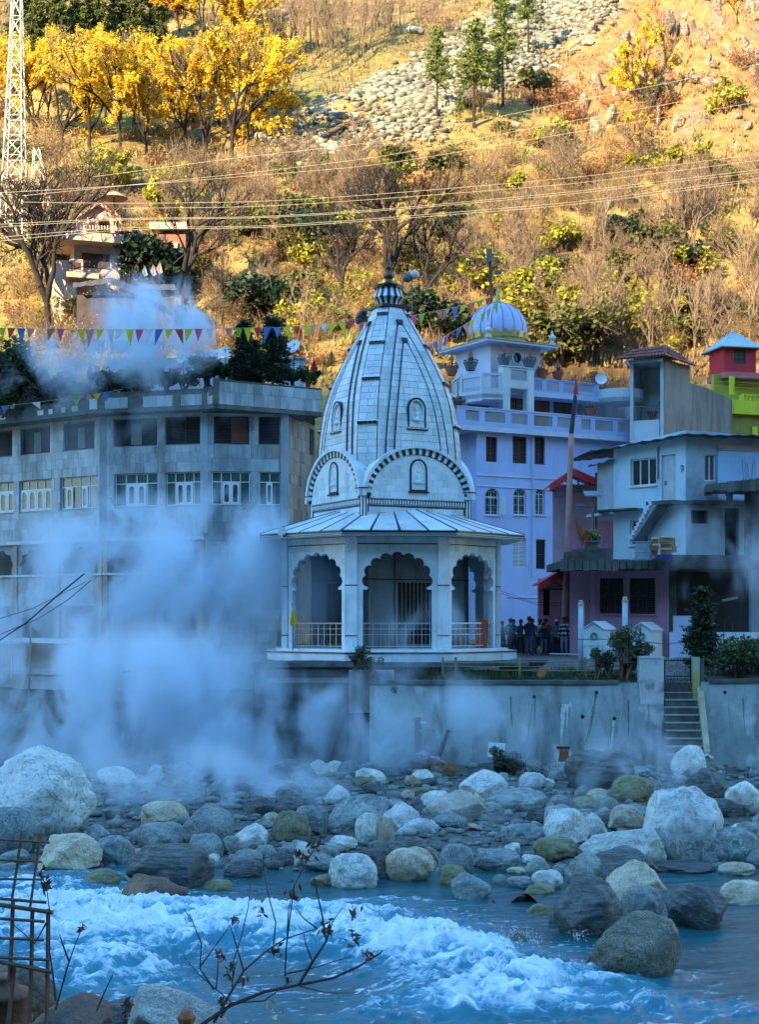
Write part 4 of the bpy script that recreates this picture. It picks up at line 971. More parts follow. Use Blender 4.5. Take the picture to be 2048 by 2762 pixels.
# roof slab and parapets clad in tall slabs, broken and mossy
PX = [(-170, 88.9), (240, 81.2), (560, 79.3), (588, 78.6), (868, 81.8)]
for i, ((a, da), (b, db)) in enumerate(zip(PX, PX[1:])):
    f = frame_px(a, da, b, db); L = f.len; z0 = 18.42 if i != 3 else 18.36; z1 = {0: 18.95, 1: 19.25, 2: 19.3, 3: 19.62}[i]
    m = MB(); m.fbox(f, -.02 if i else 0, L, z0-.22, z0, -2.6, .08); obj('roof_slab', m, concrete_dark, gh)
    m = MB(); m.fbox(f, .0, L, z0, z1, -.2, 0); par = obj('parapet', m, concrete_dark, gh)
    m = MB(); m.fbox(f, .0, L, z1, z1+.07, -.24, .03); obj('parapet_coping', m, concrete_dark, gh)
    for q in slab_grid(f, (0.02, L-.02, z0+.02, z1-.22 if i < 3 else z1-.03), [], .64 if i == 3 else .5, .42, rs):
        if i == 3 or rs.random() > (.75 if i == 0 else .35): slab('marble_slab', f, q, 0.0, .03+.02*rs.random(), slabm, par)
m = MB(); m.add([P(-170, HY, 90.0)+Vector((0, 0, 18.3-HC)), P(278, HY, 82.2)+Vector((0, 0, 18.3-HC)), P(550, HY, 80.4)+Vector((0, 0, 18.3-HC)), P(850, HY, 83)+Vector((0, 0, 18.3-HC)), P(850, HY, 94)+Vector((0, 0, 18.3-HC)), P(-170, HY, 99)+Vector((0, 0, 18.3-HC))], [(0, 1, 2, 3, 4, 5)]); obj('roof', m, concrete_dark, gh)
m = MB(); c = P(583, HY, 78.65); m.box(c.x-.16, c.x+.16, c.y-.1, c.y+.3, 18.3, 19.75); obj('parapet_post', m, concrete_dark, gh)
m = MB(); b = P(668, 1376, 80.0); m.lathe([(0, 0), (.28, .03), (.38, .38), (.40, .40), (.33, .4)], b, 12); bo = obj('bowl', m, mat('brown_clay', (.14, .12, .10), .9, .3), label='brown clay bowl on a bracket below the guest house window', cat='bowl'); 
m = MB(); m.tube([b+Vector((-.3, .0, .35)), b+Vector((0, -.05, .9)), b+Vector((.3, 0, .35))], .012, 4); o = obj('wire_handle', m, black_wire, bo); o.matrix_parent_inverse = Matrix.Translation(-bo.location)
# base wall below the ledge
for i, f in enumerate(FG[:2]):
    m = MB(); m.fbox(f, -.0, f.len, 1.5, Z_LED-.01, 0.6, 1.2); obj('base_wall', m, pale_wall, gh)
    m = MB(); m.fbox(f, -.0, f.len, 3.9, 4.2, 1.2, 1.35); obj('ledge', m, pale_wall, gh)
# back roof terrace shed, wash wall
m = MB(); f = frame_px(285, 90, 620, 90); m.fbox(f, 0, f.len, 18.3, P(400, 965, 90).z, -.2, 0); obj('roof_hut', m, mat('pale_blue_wash', (.45, .52, .60), .8, .15, .8, stain=(.2, .22, .24), sfac=.6), gh)
for i, (x, y, D, r_, c_) in enumerate(((493, 967, 88, .36, 'white'), (513, 966, 88, .42, 'white'), (537, 967, 88, .48, 'red'), (560, 964, 88, .46, 'white'), (585, 962, 88.3, .44, 'white'), (607, 952, 88.6, .38, 'white'), (793, 937, 86, .45, 'white'))):
    b = P(x, y, D); m = MB(); m.lathe([(0, 0), (r_*.5, r_*.06), (r_*.85, r_*.2), (r_, r_*.3), (r_*.98, r_*.3), (r_*.5, r_*.09), (0, r_*.03)], (0, 0, 0), 20)
    mt = Matrix.Translation(b) @ Matrix.Rotation((-.5, .4)[i % 2], 4, 'Z') @ Matrix.Rotation(1.15, 4, 'X'); m.v = [mt @ v for v in m.v]
    lb = {0: 'small white satellite dish half behind another on the guest house roof', 1: 'white satellite dish left of the red dish', 2: 'red satellite dish in the row on the guest house roof', 3: 'white satellite dish just right of the red dish', 4: 'white satellite dish second from the red dish', 5: 'white satellite dish at the shrub end of the row', 6: 'white satellite dish alone above the hut near the spire'}[i]
    t = thing('satellite_dish', (b.x, b.y, b.z-.9), lb, 'satellite dish'); obj('reflector', m, mat('dish_red', (.42, .10, .07), .6) if c_ == 'red' else mat('dish_white', (.62, .64, .66), .5, .1), t, True)
    m = MB(); m.tube([b+Vector((0, .15, -.05)), b+Vector((0, .2, -1.6))], .03, 6); obj('mast', m, lead, t)
    m = MB(); m.tube([b+Vector((0, 0, -.3)), b+Vector((0.05, -.42, .1))], .012, 4); m.box(b.x, b.x+.08, b.y-.5, b.y-.4, b.z+.05, b.z+.14); obj('feed_arm', m, lead, t)
# grey hut with white top by the spire
m = MB(); f = frame_px(757, 86.5, 820, 86.5); z = P(790, 968, 86.5).z; m.fbox(f, 0, f.len, 18.0, z, -1.6, 0); m.fbox(f, -.1, f.len+.1, z, z+.12, -1.7, .1); hut = obj('roof_hut', m, [pale_wall], label='small pale hut with flat roof on the guest house terrace', cat='hut')
# waste pipes and leaning bamboo poles in the yard
for x0, y0, x1, y1, D in ((82, 1690, 75, 1960, 70), (30, 1700, 28, 1830, 71)):
    m = MB(); m.tube([P(x0, y0, D), P(x1, y1, D)], .045, 6); obj('bamboo_pole', m, mat('grey_bamboo', (.25, .26, .24), .8), label=('tall thin pole standing in the steam before the guest house wall' if x0 > 50 else 'short thin pole in the steam at the end of the guest house wall'), cat='pole')
m = MB(); m.tube([P(490, 1802, 66), P(400, 1806, 67), P(330, 1812, 68)], .05, 6); obj('water_pipe', m, lead, label='dark pipe running through the steam below the temple', cat='pipe')
# ------------------------------------------------------------------ two-storey blue-white house on the right, concrete frame beside it
paleblue = mat('pale_blue_limewash', (0.50, 0.66, 0.72), .8, .08, .7, stain=(.20, .27, .28), sfac=.6, sscale=(.9, .9, .3), sth=.52)
greyblue = mat('grey_blue_render', (0.33, 0.43, 0.50), .85, .15, .6, stain=(.12, .15, .16), sfac=.7, sscale=(.8, .8, .4), sth=.48)
tin = mat('dark_tin_sheet', (.07, .075, .08), .7, .4, 3, stain=(.12, .07, .05), sfac=.5)
hs_ = thing('limewashed_house', P(1850, 1500, 69), 'pale blue limewashed house with tin roof and outside stair', 'house')
FH = frame_px(1656, 71.0, 1851, 68.0); HL = FH.len; FK = frame_px(1851, 68.0, 2140, 69.5); KL = FK.len
zg, zm, zt = 9.85, 12.42, 15.35
w1 = FH.rect(1702, 1236, 1771, 1310); dr = (FH.px(1786, 1290)[0], FH.px(1824, 1290)[0], zm+.02, FH.px(1805, 1226)[1]); w2 = FH.rect(1700, 1402, 1748, 1470)
wall(FH, [(0, zg), (HL, zg), (HL, zt+.3), (0, zt-.12)], [w1, dr, w2], paleblue, hs_)
k1 = FK.rect(1902, 1226, 1933, 1298); k2 = FK.rect(1865, 1376, 1912, 1412); k3 = (FK.px(1957, 1400)[0], FK.px(1995, 1400)[0], zg, FK.px(1976, 1370)[1])
wall(FK, [(0.001, zg-.02), (KL, zg-.02), (KL, zt+.1), (0.001, zt+.3)], [k1, k2, k3], greyblue, hs_)
window(FH, w1, hs_, white_frame, glass_dark, 3, 1, .12, .07)
window(FH, w2, hs_, white_frame, glass_dark, 2, 1, .12, .06, bars=6)
window(FK, k1, hs_, white_frame, mat('brown_curtain_glass', (.10, .09, .11), .3), 2, 1, .1, .06, sill=False)
m = MB(); m.fbox(FK, *k2, -.3, -.27); obj('dark_opening', m, darkin, hs_); m = MB(); m.fbox(FK, *k3, -.3, -.27); obj('doorway', m, darkin, hs_)
m = MB(); m.fbox(FH, dr[0], dr[1], dr[2], dr[3], -.14, -.09); d = obj('door', m, mat('flaking_white_door', (.50, .52, .52), .8, .12, 2, stain=(.3, .33, .34), sfac=.5), hs_)
m = MB(); m.tube([FH.p(dr[0]+.1, dr[2]+.95, -.05), FH.p(dr[0]+.28, dr[2]+.95, -.05)], .02, 5); m.box8([FH.p(dr[0]+.12, dr[2]+.78, -.08), FH.p(dr[0]+.2, dr[2]+.78, -.08), FH.p(dr[0]+.2, dr[2]+.78, -.05), FH.p(dr[0]+.12, dr[2]+.78, -.05), FH.p(dr[0]+.12, dr[2]+.9, -.08), FH.p(dr[0]+.2, dr[2]+.9, -.08), FH.p(dr[0]+.2, dr[2]+.9, -.05), FH.p(dr[0]+.12, dr[2]+.9, -.05)]); obj('latch', m, lead, d)
u = FH.px(1778, 1250)[0]; m = MB(); m.tube([FH.p(u, zm+2.6, .06), FH.p(u, zm+1.15, .06), FH.p(u+.02, zm+1.1, .1)], .035, 6); obj('downpipe', m, lead, hs_)
m = MB(); u = FH.px(1843, 1265)[0]; m.fbox(FH, u-.06, u-.02, zm+1.3, zm+1.62, .0, .03); m.fbox(FH, u-.1, u+.02, zm+1.58, zm+1.64, .0, .035); m.fbox(FH, u+.04, u+.07, zm+1.38, zm+1.6, 0, .03); obj('meter_bracket', m, lead, hs_)
# roof sheets, slightly corrugated, drooping past the wall on the left
def sheet(a, b, c, d, n, material, parent, name='roof_sheet', amp=.03, th=.03):
    m = MB(); vs = []
    for t in (0, 1):
        for dz_ in (0, th):
            for i in range(n+1):
                s = i/n; p = (a.lerp(b, s)).lerp(d.lerp(c, s), t); vs.append(p+Vector((0, 0, dz_+amp*math.sin(i*1.9)+.02*math.sin(i*.61+t*2))))
    k = n+1
    for i in range(n):
        m.f += [(i, i+1, 2*k+i+1, 2*k+i)[::-1], (k+i, k+i+1, 3*k+i+1, 3*k+i), (i, k+i, k+i+1, i+1)[::-1], (2*k+i, 3*k+i, 3*k+i+1, 2*k+i+1)]; m.m += [0]*4
    m.v = vs; return obj(name, m, material, parent)
rl = FH.p(-1.0, zt-.35, .7); rc = P(1845, 1172, 67.2); rr = FK.p(KL, zt+.1, .7); bk = Vector((0, 7, -.1))
sheet(rl, rc, rc+bk, rl+bk+Vector((0, 0, .4)), 24, tin, hs_); sheet(rc, rr, rr+bk, rc+bk, 24, tin, hs_)
m = MB(); m.fbox(FK, 0, KL, zm-.18, zm, .001, .5); m.fbox(FH, HL*.62, HL-.001, zm-.18, zm-.002, .001, .9); obj('floor_slab', m, concrete_dark, hs_)
m = MB(); m.fbox(FH, -.9, HL*.42, zm-.30, zm-.22, .001, .75); obj('window_hood', m, concrete_dark, hs_)
m = MB(); q = FK.rect(1937, 1228, 2100, 1345); m.fbox(FK, q[0], KL, zm+.1, zt-.6, .001, .04); obj('blue_panel', m, mat('sky_blue_sheet', (.28, .46, .66), .6, .1, .8, stain=(.15, .3, .38), sfac=.6, sscale=(.5, .5, .5)), hs_)
m = MB(); m.fbox(FK, q[0], KL, zt-.58, zt-.32, .002, .06); obj('pink_lintel', m, mat('faded_pink', (.40, .26, .28), .8, .2), hs_)
# outside stair against the left facade
n = 9; ua, ub = FH.px(1733, 1460)[0], FH.px(1790, 1356)[0]
for i in range(n):
    t0 = i/n; u = ua+(ub-ua)*t0; v = zg+.9+(zm-zg-.9)*(i+1)/n; m = MB(); m.fbox(FH, u, u+(ub-ua)/n+.02, v-.22, v, .02, .95); obj('stair_step', m, paleblue, hs_)
m = MB(); m.poly(FH, [[(ua-.05, zg+.75), (ua+.12, zg+.75), (ub+.25, zm-.25), (ub+.25, zm-.02), (ub+.05, zm-.02)]], .02, .9); obj('stair_soffit', m, concrete, hs_)
# left lean-to, grey
m = MB(); f = frame_px(1612, 73.0, 1656, 71.3); m.fbox(f, 0, f.len, 12.1, P(1630, 1245, 72).z, -.2, 0); m.fbox(f, -.2, f.len, 12.0, 12.12, -.3, .5); obj('lean_to', m, greyblue, hs_)
sheet(P(1588, 1262, 72.5), P(1660, 1240, 70.6), P(1660, 1238, 73), P(1588, 1258, 75), 10, tin, hs_, 'lean_to_roof')
# mossy terrace slab over the pink rooms
ts = thing('slab_terrace', P(1700, 1530, 67), 'mossy broken concrete terrace slab above the pink rooms', 'terrace slab')
zs_ = 9.62
f = frame_px(1512, 66.8, 1830, 66.8)
m = MB(); m.fbox(f, 0, f.len+4.5, zs_-.34, zs_, -5.5, 0); obj('slab', m, concrete_dark, ts)
for i in range(16):
    a = i/16*f.len; m = MB(); m.fbox(f, a+.02, a+f.len/16-.02, zs_-.34-.12*rs.random(), zs_+.02+.07*rs.random(), 0.0, .05+.10*rs.random()); obj('broken_edge', m, concrete_dark, ts)
m = MB(); m.fbox(f, .3, 1.4, zs_, zs_+.42, -1.2, -.2); m.fbox(f, 1.0, 2.5, zs_+.001, zs_+.62, -2.4, -1.21); obj('parapet_block', m, concrete_dark, ts)
# pink rooms below
pink = mat('pink_paint', (0.50, 0.27, 0.36), .75, .08, .7, stain=(.32, .17, .22), sfac=.5)
pk = thing('pink_house', P(1680, 1720, 70), 'pink walled rooms with two dark windows under the mossy slab', 'house')
FPk = frame_px(1538, 69.3, 1806, 68.6); PL = FPk.len; pw = [FPk.rect(1619, 1559, 1683, 1655), FPk.rect(1700, 1559, 1769, 1656)]
wall(FPk, (0, PL, 5.1, 9.25), pw, pink, pk)
for w in pw: window(FPk, w, pk, wood_dark, glass_dark, 3, 2, .18, .05, louvre=mat('black_slats', (.03, .035, .04), .7), sill=pink)
m = MB(); m.fbox(FPk, 0, PL, 5.1, 9.2, -4.5, -4.2); m.fbox(FPk, PL-.25, PL-.002, 5.1, 9.2, -4.19, -.31); obj('rear_wall', m, pink, pk)
m = MB(); m.fbox(FPk, PL+.001, PL+.35, 5.1, 9.25, -.4, -.01); obj('concrete_pier', m, concrete_dark, pk)
m = MB(); m.fbox(FPk, FPk.px(1600, 1600)[0]-.12, FPk.px(1600, 1600)[0]+.12, 5.1, 9.25, .001, .15); obj('pilaster', m, pink, pk)
FE = frame_px(1452, 75.0, 1610, 75.0); EL = FE.len                      # entrance block with red gabled awnings
ent = thing('entrance_block', P(1530, 1720, 75), 'pink entrance block with two red gabled awnings behind the flagpole', 'building')
wall(FE, (0, EL, 5.2, P(1500, 1560, 75).z), [FE.rect(1467, 1590, 1484, 1660)], pink, ent)
m = MB(); m.fbox(FE, *FE.rect(1467, 1590, 1484, 1660), -.25, -.2); obj('slit_window', m, darkin, ent)
zU0, zU1 = P(1540, 1480, 75).z, P(1540, 1310, 75).z
wall(FE, (FE.px(1500, 1400)[0], EL+1.2, P(1500, 1559, 75).z+.001, P(1500, 1300, 75).z), [], mat('mauve_plaster', (.42, .36, .45), .8, .1), ent, 'upper_wall', -1.6, -1.3)
m = MB(); m.fbox(FE, FE.px(1540, 1400)[0], EL+1.2, P(1500, 1480, 75).z, P(1500, 1400, 75).z, -1.29, -1.2); obj('pink_upper_panel', m, pink, ent)
redm = mat('red_awning', (0.50, 0.035, 0.045), .6, .12, 2)
def gable_awning(xl, yl, xa, ya, xr, yr, D, dep, parent):
    L, T, Rr = P(xl, yl, D), P(xa, ya, D), P(xr, yr, D); b = Vector((0, dep, 0))
    for p, q in ((L, T), (T, Rr)):
        m = MB(); m.box8([p, q, q+b, p+b, p+Vector((0, 0, .08)), q+Vector((0, 0, .08)), q+b+Vector((0, 0, .08)), p+b+Vector((0, 0, .08))]); obj('awning_sheet', m, redm, parent)
        m = MB(); k = Vector((0, -.04, 0)); m.box8([p+k-Vector((0, 0, .28)), q+k-Vector((0, 0, .28)), q-Vector((0, 0, .28)), p-Vector((0, 0, .28)), p+k+Vector((0, 0, .1)), q+k+Vector((0, 0, .1)), q+Vector((0, 0, .1)), p+Vector((0, 0, .1))]); obj('fascia', m, redm, parent)
    m = MB(); m.tube([L+Vector((0, .1, -.2)), Rr+Vector((0, .1, -.2))], .06, 4); m.tube([T+Vector((0, .1, 0)), (L+Rr)/2+Vector((0, .1, -.2))], .05, 4); m.tube([(L+T)/2+Vector((0, .1, 0)), (L+Rr)/2+Vector((0, .1, -.2))], .05, 4); obj('truss', m, wood_dark, parent)
gable_awning(1483, 1312, 1548, 1268, 1660, 1318, 74.0, 3.0, ent)
gable_awning(1455, 1578, 1512, 1545, 1600, 1578, 72.0, 3.0, ent)
m = MB(); a = P(1600, 1585, 72); m.tube([Vector((a.x, a.y, 5.2)), a], .09, 6); m.tube([P(1542, 1590, 72), P(1585, 1640, 72)], .05, 5); m.tube([P(1565, 1590, 72), P(1600, 1680, 72)], .06, 5); obj('awning_post', m, wood_dark, ent)
m = MB(); m.tube([P(1610, 1275, 73.5), P(1610, 1480, 73.5)], .07, 6); obj('post', m, wood_dark, ent)
# dark open ground floor on the right with concrete posts and a rough canopy
fr_ = thing('concrete_frame', P(1950, 1700, 69), 'dark unfinished concrete frame with posts right of the pink rooms', 'concrete frame')
FC = frame_px(1826, 67.0, 2140, 67.6); CL = FC.len
m = MB(); m.fbox(FC, -.3, CL, 9.55, 9.9, -5, .05); obj('deck', m, concrete_dark, fr_)
m = MB(); m.fbox(FC, -.3, CL, 5.2, 9.54, -4.6, -4.3); obj('back_wall', m, mat('dark_wall', (.05, .055, .06), .95, .4, .7), fr_)  # back wall of the open floor in a near-black tone
for x in (2030,):
    u = FC.px(x, 1500)[0]; m = MB(); m.fbox(FC, u-.17, u+.17, 5.2, 13.0, .06, .4); obj('post', m, mat('grey_blue_post', (.22, .27, .30), .85, .2), fr_)
m = MB(); m.tube([FC.p(FC.px(1933, 1520)[0], P(1933, 1518, 67).z, .3), FC.p(CL, P(2048, 1514, 67).z, .3)], .09, 6); obj('scaffold_tube', m, lead, fr_)
cz = P(1980, 1318, 66).z; FCa = frame_px(1905, 66.2, 2140, 65.5)
m = MB()
for i in range(12):
    u0 = i*FCa.len/12; m.fbox(FCa, u0, u0+FCa.len/12-.01, cz-.05-.1*rs.random(), cz+.2+.05*rs.random()+.03*i, -2.0, .2*rs.random())
tag(obj('canopy_slab', m, concrete_dark, fr_), kind='stuff')
for x in (1972, 2022):
    u = FCa.px(x, 1340)[0]; m = MB(); m.fbox(FCa, u-.14, u+.14, cz-.55 if x < 2000 else 9.9, cz-.16, -1.2, -.8); obj('bracket_post', m, concrete_dark, fr_)
for i in range(7):
    x = 2008+i*5+random.uniform(-2, 2); b = P(x, 1300, 66.5); m = MB(); m.tube([b, b+Vector((random.uniform(-.08, .08), 0, random.uniform(.8, 1.1)))], .012, 4); obj('starter_bar', m, rust, fr_)
for x0, x1, y in ((1845, 1930, 1690), (1950, 1990, 1620)):
    m = MB(); a = P(x0, y, 68); b = P(x1, y-8, 68.6); m.tube([a, b], .06, 5); obj('stored_plank', m, concrete, fr_)
# things on the slab: drum, cartons, blue tub, flower pot with saffron flag, solar lamp
def carton(x, y, D, w, h, rz, i, lb):
    c = P(x, y, D); m = MB(); m.box(-w/2, w/2, -.22, .22, 0, h); t = thing('cardboard_carton', c, lb, 'carton', None, rz)
    me = mesh('carton_body', m, mat('cardboard', (.42, .27, .14), .85, .12, 3)); o = bpy.data.objects.new('body', me); COL.objects.link(o); o.parent = t
    m = MB(); m.box(-w/2-.002, w/2+.002, -.03, .03, h*.0+.001, h+.003); o = bpy.data.objects.new('tape', mesh('tape', m, mat('brown_tape', (.36, .22, .10), .4))); COL.objects.link(o); o.parent = t
    m = MB(); m.add([Vector((-w/2, -.22, h)), Vector((w/2, -.22, h)), Vector((w/2, -.4, h-.08)), Vector((-w/2, -.4, h-.08))], [(0, 1, 2, 3)]); o = bpy.data.objects.new('flap', mesh('flap', m, MATS['cardboard'])); COL.objects.link(o); o.parent = t
cs = [(1766, 1502, .30, .34), (1764, 1483, .32, .26), (1767, 1468, .30, .30), (1798, 1497, .50, .30), (1797, 1479, .46, .26), (1796, 1463, .50, .28), (1812, 1490, .34, .3), (1812, 1470, .34, .36)]
lbs = ['lowest brown carton beside the grey drum', 'squashed brown carton second up beside the grey drum', 'top brown carton beside the grey drum', 'large tilted brown carton above the blue tub', 'brown carton in the middle of the pile by the stair', 'top brown carton of the pile by the stair', 'brown carton at the right foot of the pile', 'upright brown carton at the right top of the pile']
for i, (x, y, w, h) in enumerate(cs): carton(x, y, 66.0-.15*(i % 2), w, h, random.uniform(-.25, .25), i, lbs[i])
m = MB(); c = P(1738, 1512, 65.9); m.lathe([(.38, 0), (.40, .1), (.38, .12), (.38, .35), (.40, .37), (.38, .4), (.38, .78), (.41, .80), (.41, .84), (0, .84)], c, 20); obj('steel_drum', m, mat('grey_blue_drum', (.20, .26, .30), .6, .15), smooth=False, label='grey blue steel drum with a board lid on the mossy slab', cat='drum')
m = MB(); c = P(1795, 1510, 65.6); m.lathe([(.0, 0), (.30, 0), (.36, .22), (.38, .22), (.32, .2), (0, .05)], c, 18); obj('plastic_tub', m, mat('blue_plastic', (.02, .05, .28), .4, .1), label='blue plastic tub under the cartons', cat='tub')
fp = P(1596, 1478, 66.3); t = thing('flower_planter', fp, 'concrete planter with yellow flowers at the slab edge', 'planter')
m = MB(); m.lathe([(.3, -.1), (.3, .2), (.42, .24), (.42, .3), (0, .28)], fp, 8); obj('pot', m, concrete_dark, t)
c, a, b = leaf_np(260, np.random.default_rng(5), .07, (.45, .35, .3)); V, Fc = leaves_mesh(c+np.array([fp.x, fp.y, fp.z+.5]), a, b); link('foliage', np_mesh('foliage', V, Fc, leaf_g), t)
c, a, b = leaf_np(60, np.random.default_rng(6), .06, (.45, .35, .32)); V, Fc = leaves_mesh(c+np.array([fp.x, fp.y-.05, fp.z+.55]), a, b); link('blossom', np_mesh('blossom', V, Fc, mat('yellow_petal', (.6, .45, .05), .6, transl=.3)), t)
t = thing('saffron_flag', P(1574, 1478, 66.2), 'brown saffron flag hanging from a leaning stick at the slab edge', 'flag')
a = P(1573, 1478, 66.2); tp = P(1551, 1395, 66.2); m = MB(); m.tube([a, tp], .018, 5); obj('stick', m, wood_dark, t)
m = MB(); m.add([tp, P(1581, 1440, 66.2), P(1571, 1452, 66.3), P(1562, 1458, 66.15), P(1555, 1440, 66.2)], [(0, 1, 2), (0, 2, 3), (0, 3, 4)]); obj('cloth', m, mat('saffron_cloth', (.36, .16, .04), .8, transl=.3), t)
m = MB(); q = P(1573, 1470, 66.0); m.add([q, q+Vector((.25, 0, .05)), q+Vector((.28, .05, .6)), q+Vector((.02, -.04, .5))], [(0, 1, 2, 3)]); obj('red_cloth', m, mat('red_cloth', (.5, .03, .04), .8, transl=.2), t)
t = thing('solar_street_lamp', P(1600, 1478, 70), 'grey solar street lamp post with flat panel by the red awning', 'street lamp')
m = MB(); m.tube([P(1600, 1478, 70), P(1600, 1340, 70)], .07, 8); obj('post', m, lead, t)
q = P(1598, 1333, 70); m = MB(); m.box8([q+Vector(v) for v in ((-.37, -.3, -.14), (.37, -.3, -.14), (.37, .3, .12), (-.37, .3, .12), (-.37, -.32, -.08), (.37, -.32, -.08), (.37, .28, .18), (-.37, .28, .18))]); obj('solar_panel', m, mat('solar_panel', (.25, .30, .36), .3), t)
m = MB(); m.tube([P(1600, 1372, 70), P(1572, 1362, 69.8)], .03, 5); q = P(1566, 1363, 69.7); m.box(q.x-.2, q.x+.1, q.y-.1, q.y+.1, q.z-.05, q.z+.06); obj('lamp_arm', m, lead, t)
# flagpole wrapped in cloth
t = thing('wrapped_flagpole', P(1524, 1725, 71), 'tall leaning flagpole wrapped in salmon cloth with red flag on top', 'flagpole')
m = MB(); k = 14; m.tube([P(1524+18*i/k, 1728-(1728-1170)*i/k, 71) for i in range(k+1)], [.19-.06*i/k+.008*math.sin(i*2.1) for i in range(k+1)], 10); obj('wrapped_shaft', m, mat('salmon_wrap', (.48, .24, .19), .85, .15, 3, stain=(.25, .12, .1), sfac=.5), t, True)
m = MB(); m.tube([P(1542, 1170, 71), P(1553, 1068, 71)], [.12, .09], 10); obj('black_shaft', m, mat('black_wrap', (.03, .03, .035), .8), t)
m = MB(); m.tube([P(1553, 1068, 71), P(1556, 1008, 71)], [.04, .02], 6); obj('tip', m, wood_dark, t)
m = MB(); g = [P(1556, 1014, 70.95), P(1550, 1045, 70.9), P(1547, 1066, 70.9), P(1554, 1060, 70.95), P(1561, 1068, 71.05), P(1560, 1040, 71.1)]; m.add(g, [(0, 1, 3), (1, 2, 3), (0, 3, 5), (3, 4, 5)]); obj('flag', m, MATS['red_cloth'], t)
# red hut with tin pyramid roof and the yellow house, far right
rh = thing('red_tower_room', P(2000, 1010, 98), 'red timber tower room with pale tin pyramid roof', 'tower room')
FRd = frame_px(1956, 98, 2041, 98.5); L = FRd.len; z0 = P(2000, 1003, 98).z; z1 = P(2000, 936, 98).z
redw = mat('red_timber', (.62, .03, .045), .7, .1, 3); wr = FRd.rect(1982, 943, 2013, 981)
wall(FRd, (0, L, z0, z1), [wr], mat('red_timber_back', (.4, .02, .03), .8), rh, 'wall', -.12, -.03)
nb = 14
for i in range(nb):
    v0 = z0+(z1-z0)*i/nb; v1 = z0+(z1-z0)*(i+1)/nb-.012
    for q in rect_minus((0.0, L, v0, v1), [(wr[0]-.03, wr[1]+.03, wr[2]-.03, wr[3]+.03)]): slab('board', FRd, q, -.03, .03, redw, rh)
window(FRd, wr, rh, wood_dark, mat('dull_glass', (.10, .10, .08), .2), 2, 3, .05, .09, sill=False)
m = MB(); m.fbox(FRd, .05, L-.05, z0, z1, -2.4, -2.3); m.fbox(FRd, 0, .1, z0, z1, -2.29, -.13); m.fbox(FRd, L-.1, L, z0, z1, -2.29, -.13); obj('rear_wall', m, redw, rh)
m = MB(); m.fbox(FRd, -.02, L+1.2, z0-.38, z0-.002, -2.6, .12); obj('floor_band', m, mat('pale_red_band', (.55, .16, .16), .7), rh)
e = [FRd.p(-.35, z1, .35), FRd.p(L+.35, z1, .35), FRd.p(L+.35, z1, -2.8), FRd.p(-.35, z1, -2.8)]; ap = FRd.p(L*.5, z1+1.25, -1.2)
for i in range(4):
    a, b = e[i], e[(i+1) % 4]; m = MB(); n = 18
    for j in range(n):
        s0, s1 = j/n, (j+1)/n; r0 = .03 if j % 2 else 0; p0, p1 = a.lerp(b, s0), a.lerp(b, s1); mid = (p0+p1)/2+Vector((0, 0, .05)); m.add([p0, mid, p1, ap], [(0, 1, 3), (1, 2, 3)])
    obj('roof_sheet', m, mat('pale_green_tin', (.42, .55, .52), .45, .1, metal=.2), rh)
m = MB()
for i in range(4): m.tube([e[i], e[(i+1) % 4]], .06, 5); m.tube([e[i], ap+Vector((0, 0, .03))], .05, 5)
obj('roof_trim', m, mat('pale_green_tin', (.42, .55, .52)), rh)
yh = thing('yellow_house', P(2010, 1170, 97), 'vivid yellow house front below the red tower room', 'house')
FYl = frame_px(1974, 96.5, 2120, 98.0); yl = mat('vivid_yellow_paint', (.62, .64, .012), .6, .06, 1, stain=(.4, .42, .02), sfac=.4); olive = mat('olive_wall', (.26, .26, .05), .85, .2, .7, stain=(.12, .13, .06), sfac=.6)
zb1, zb0 = P(1990, 1080, 96.5).z, P(1990, 1117, 96.5).z; zt_ = P(1990, 1008, 96.5).z
m = MB(); m.fbox(FYl, 0, FYl.len, 12, zb0-.001, -.3, 0); obj('lower_wall', m, olive, yh)
m = MB(); m.fbox(FYl, 0, FYl.len, zb0, zb1, -.2, .35); obj('balcony_front', m, yl, yh)
m = MB(); m.fbox(FYl, 0, FYl.len, zb1, zt_+.3, -2.3, -2.0); obj('back_wall', m, mat('yellow_wall', (.42, .42, .04), .8, .2), yh)
for x0, x1, y0, y1, dd in ((1968, 1978, 1016, 1066, .2), (1993, 2001, 1066, 1080, .3), (2029, 2043, 1148, 1182, .1)):
    a, b = FYl.px(x0, 1040)[0], FYl.px(x1, 1040)[0]; m = MB(); m.fbox(FYl, a, b, P(1980, y1, 96.5).z, P(1980, y0, 96.5).z, dd-.2, dd); obj('pilaster', m, yl, yh)
m = MB()
for i in range(8):
    u = 1.0+i*.32; m.lathe([(.05, 0), (.09, .08), (.05, .16), (.09, .26), (.05, .34)], FYl.p(u, zb1, .2), 8)
m.fbox(FYl, .7, FYl.len, zb1+.34, zb1+.42, .1, .3); tag(obj('balusters', m, yl, yh), kind='stuff')
for i, (y0, y1) in enumerate(((1012, 1018), (1028, 1035), (1040, 1050))):
    m = MB(); m.tube([P(1900, y0-2, 95), P(2060, y1, 95)], .015, 4); obj('cable', m, wire_m, label=('grey cable strung level with the red hut floor', 'grey cable strung in the middle before the yellow house', 'grey cable strung lowest before the yellow house')[i], cat='cable')
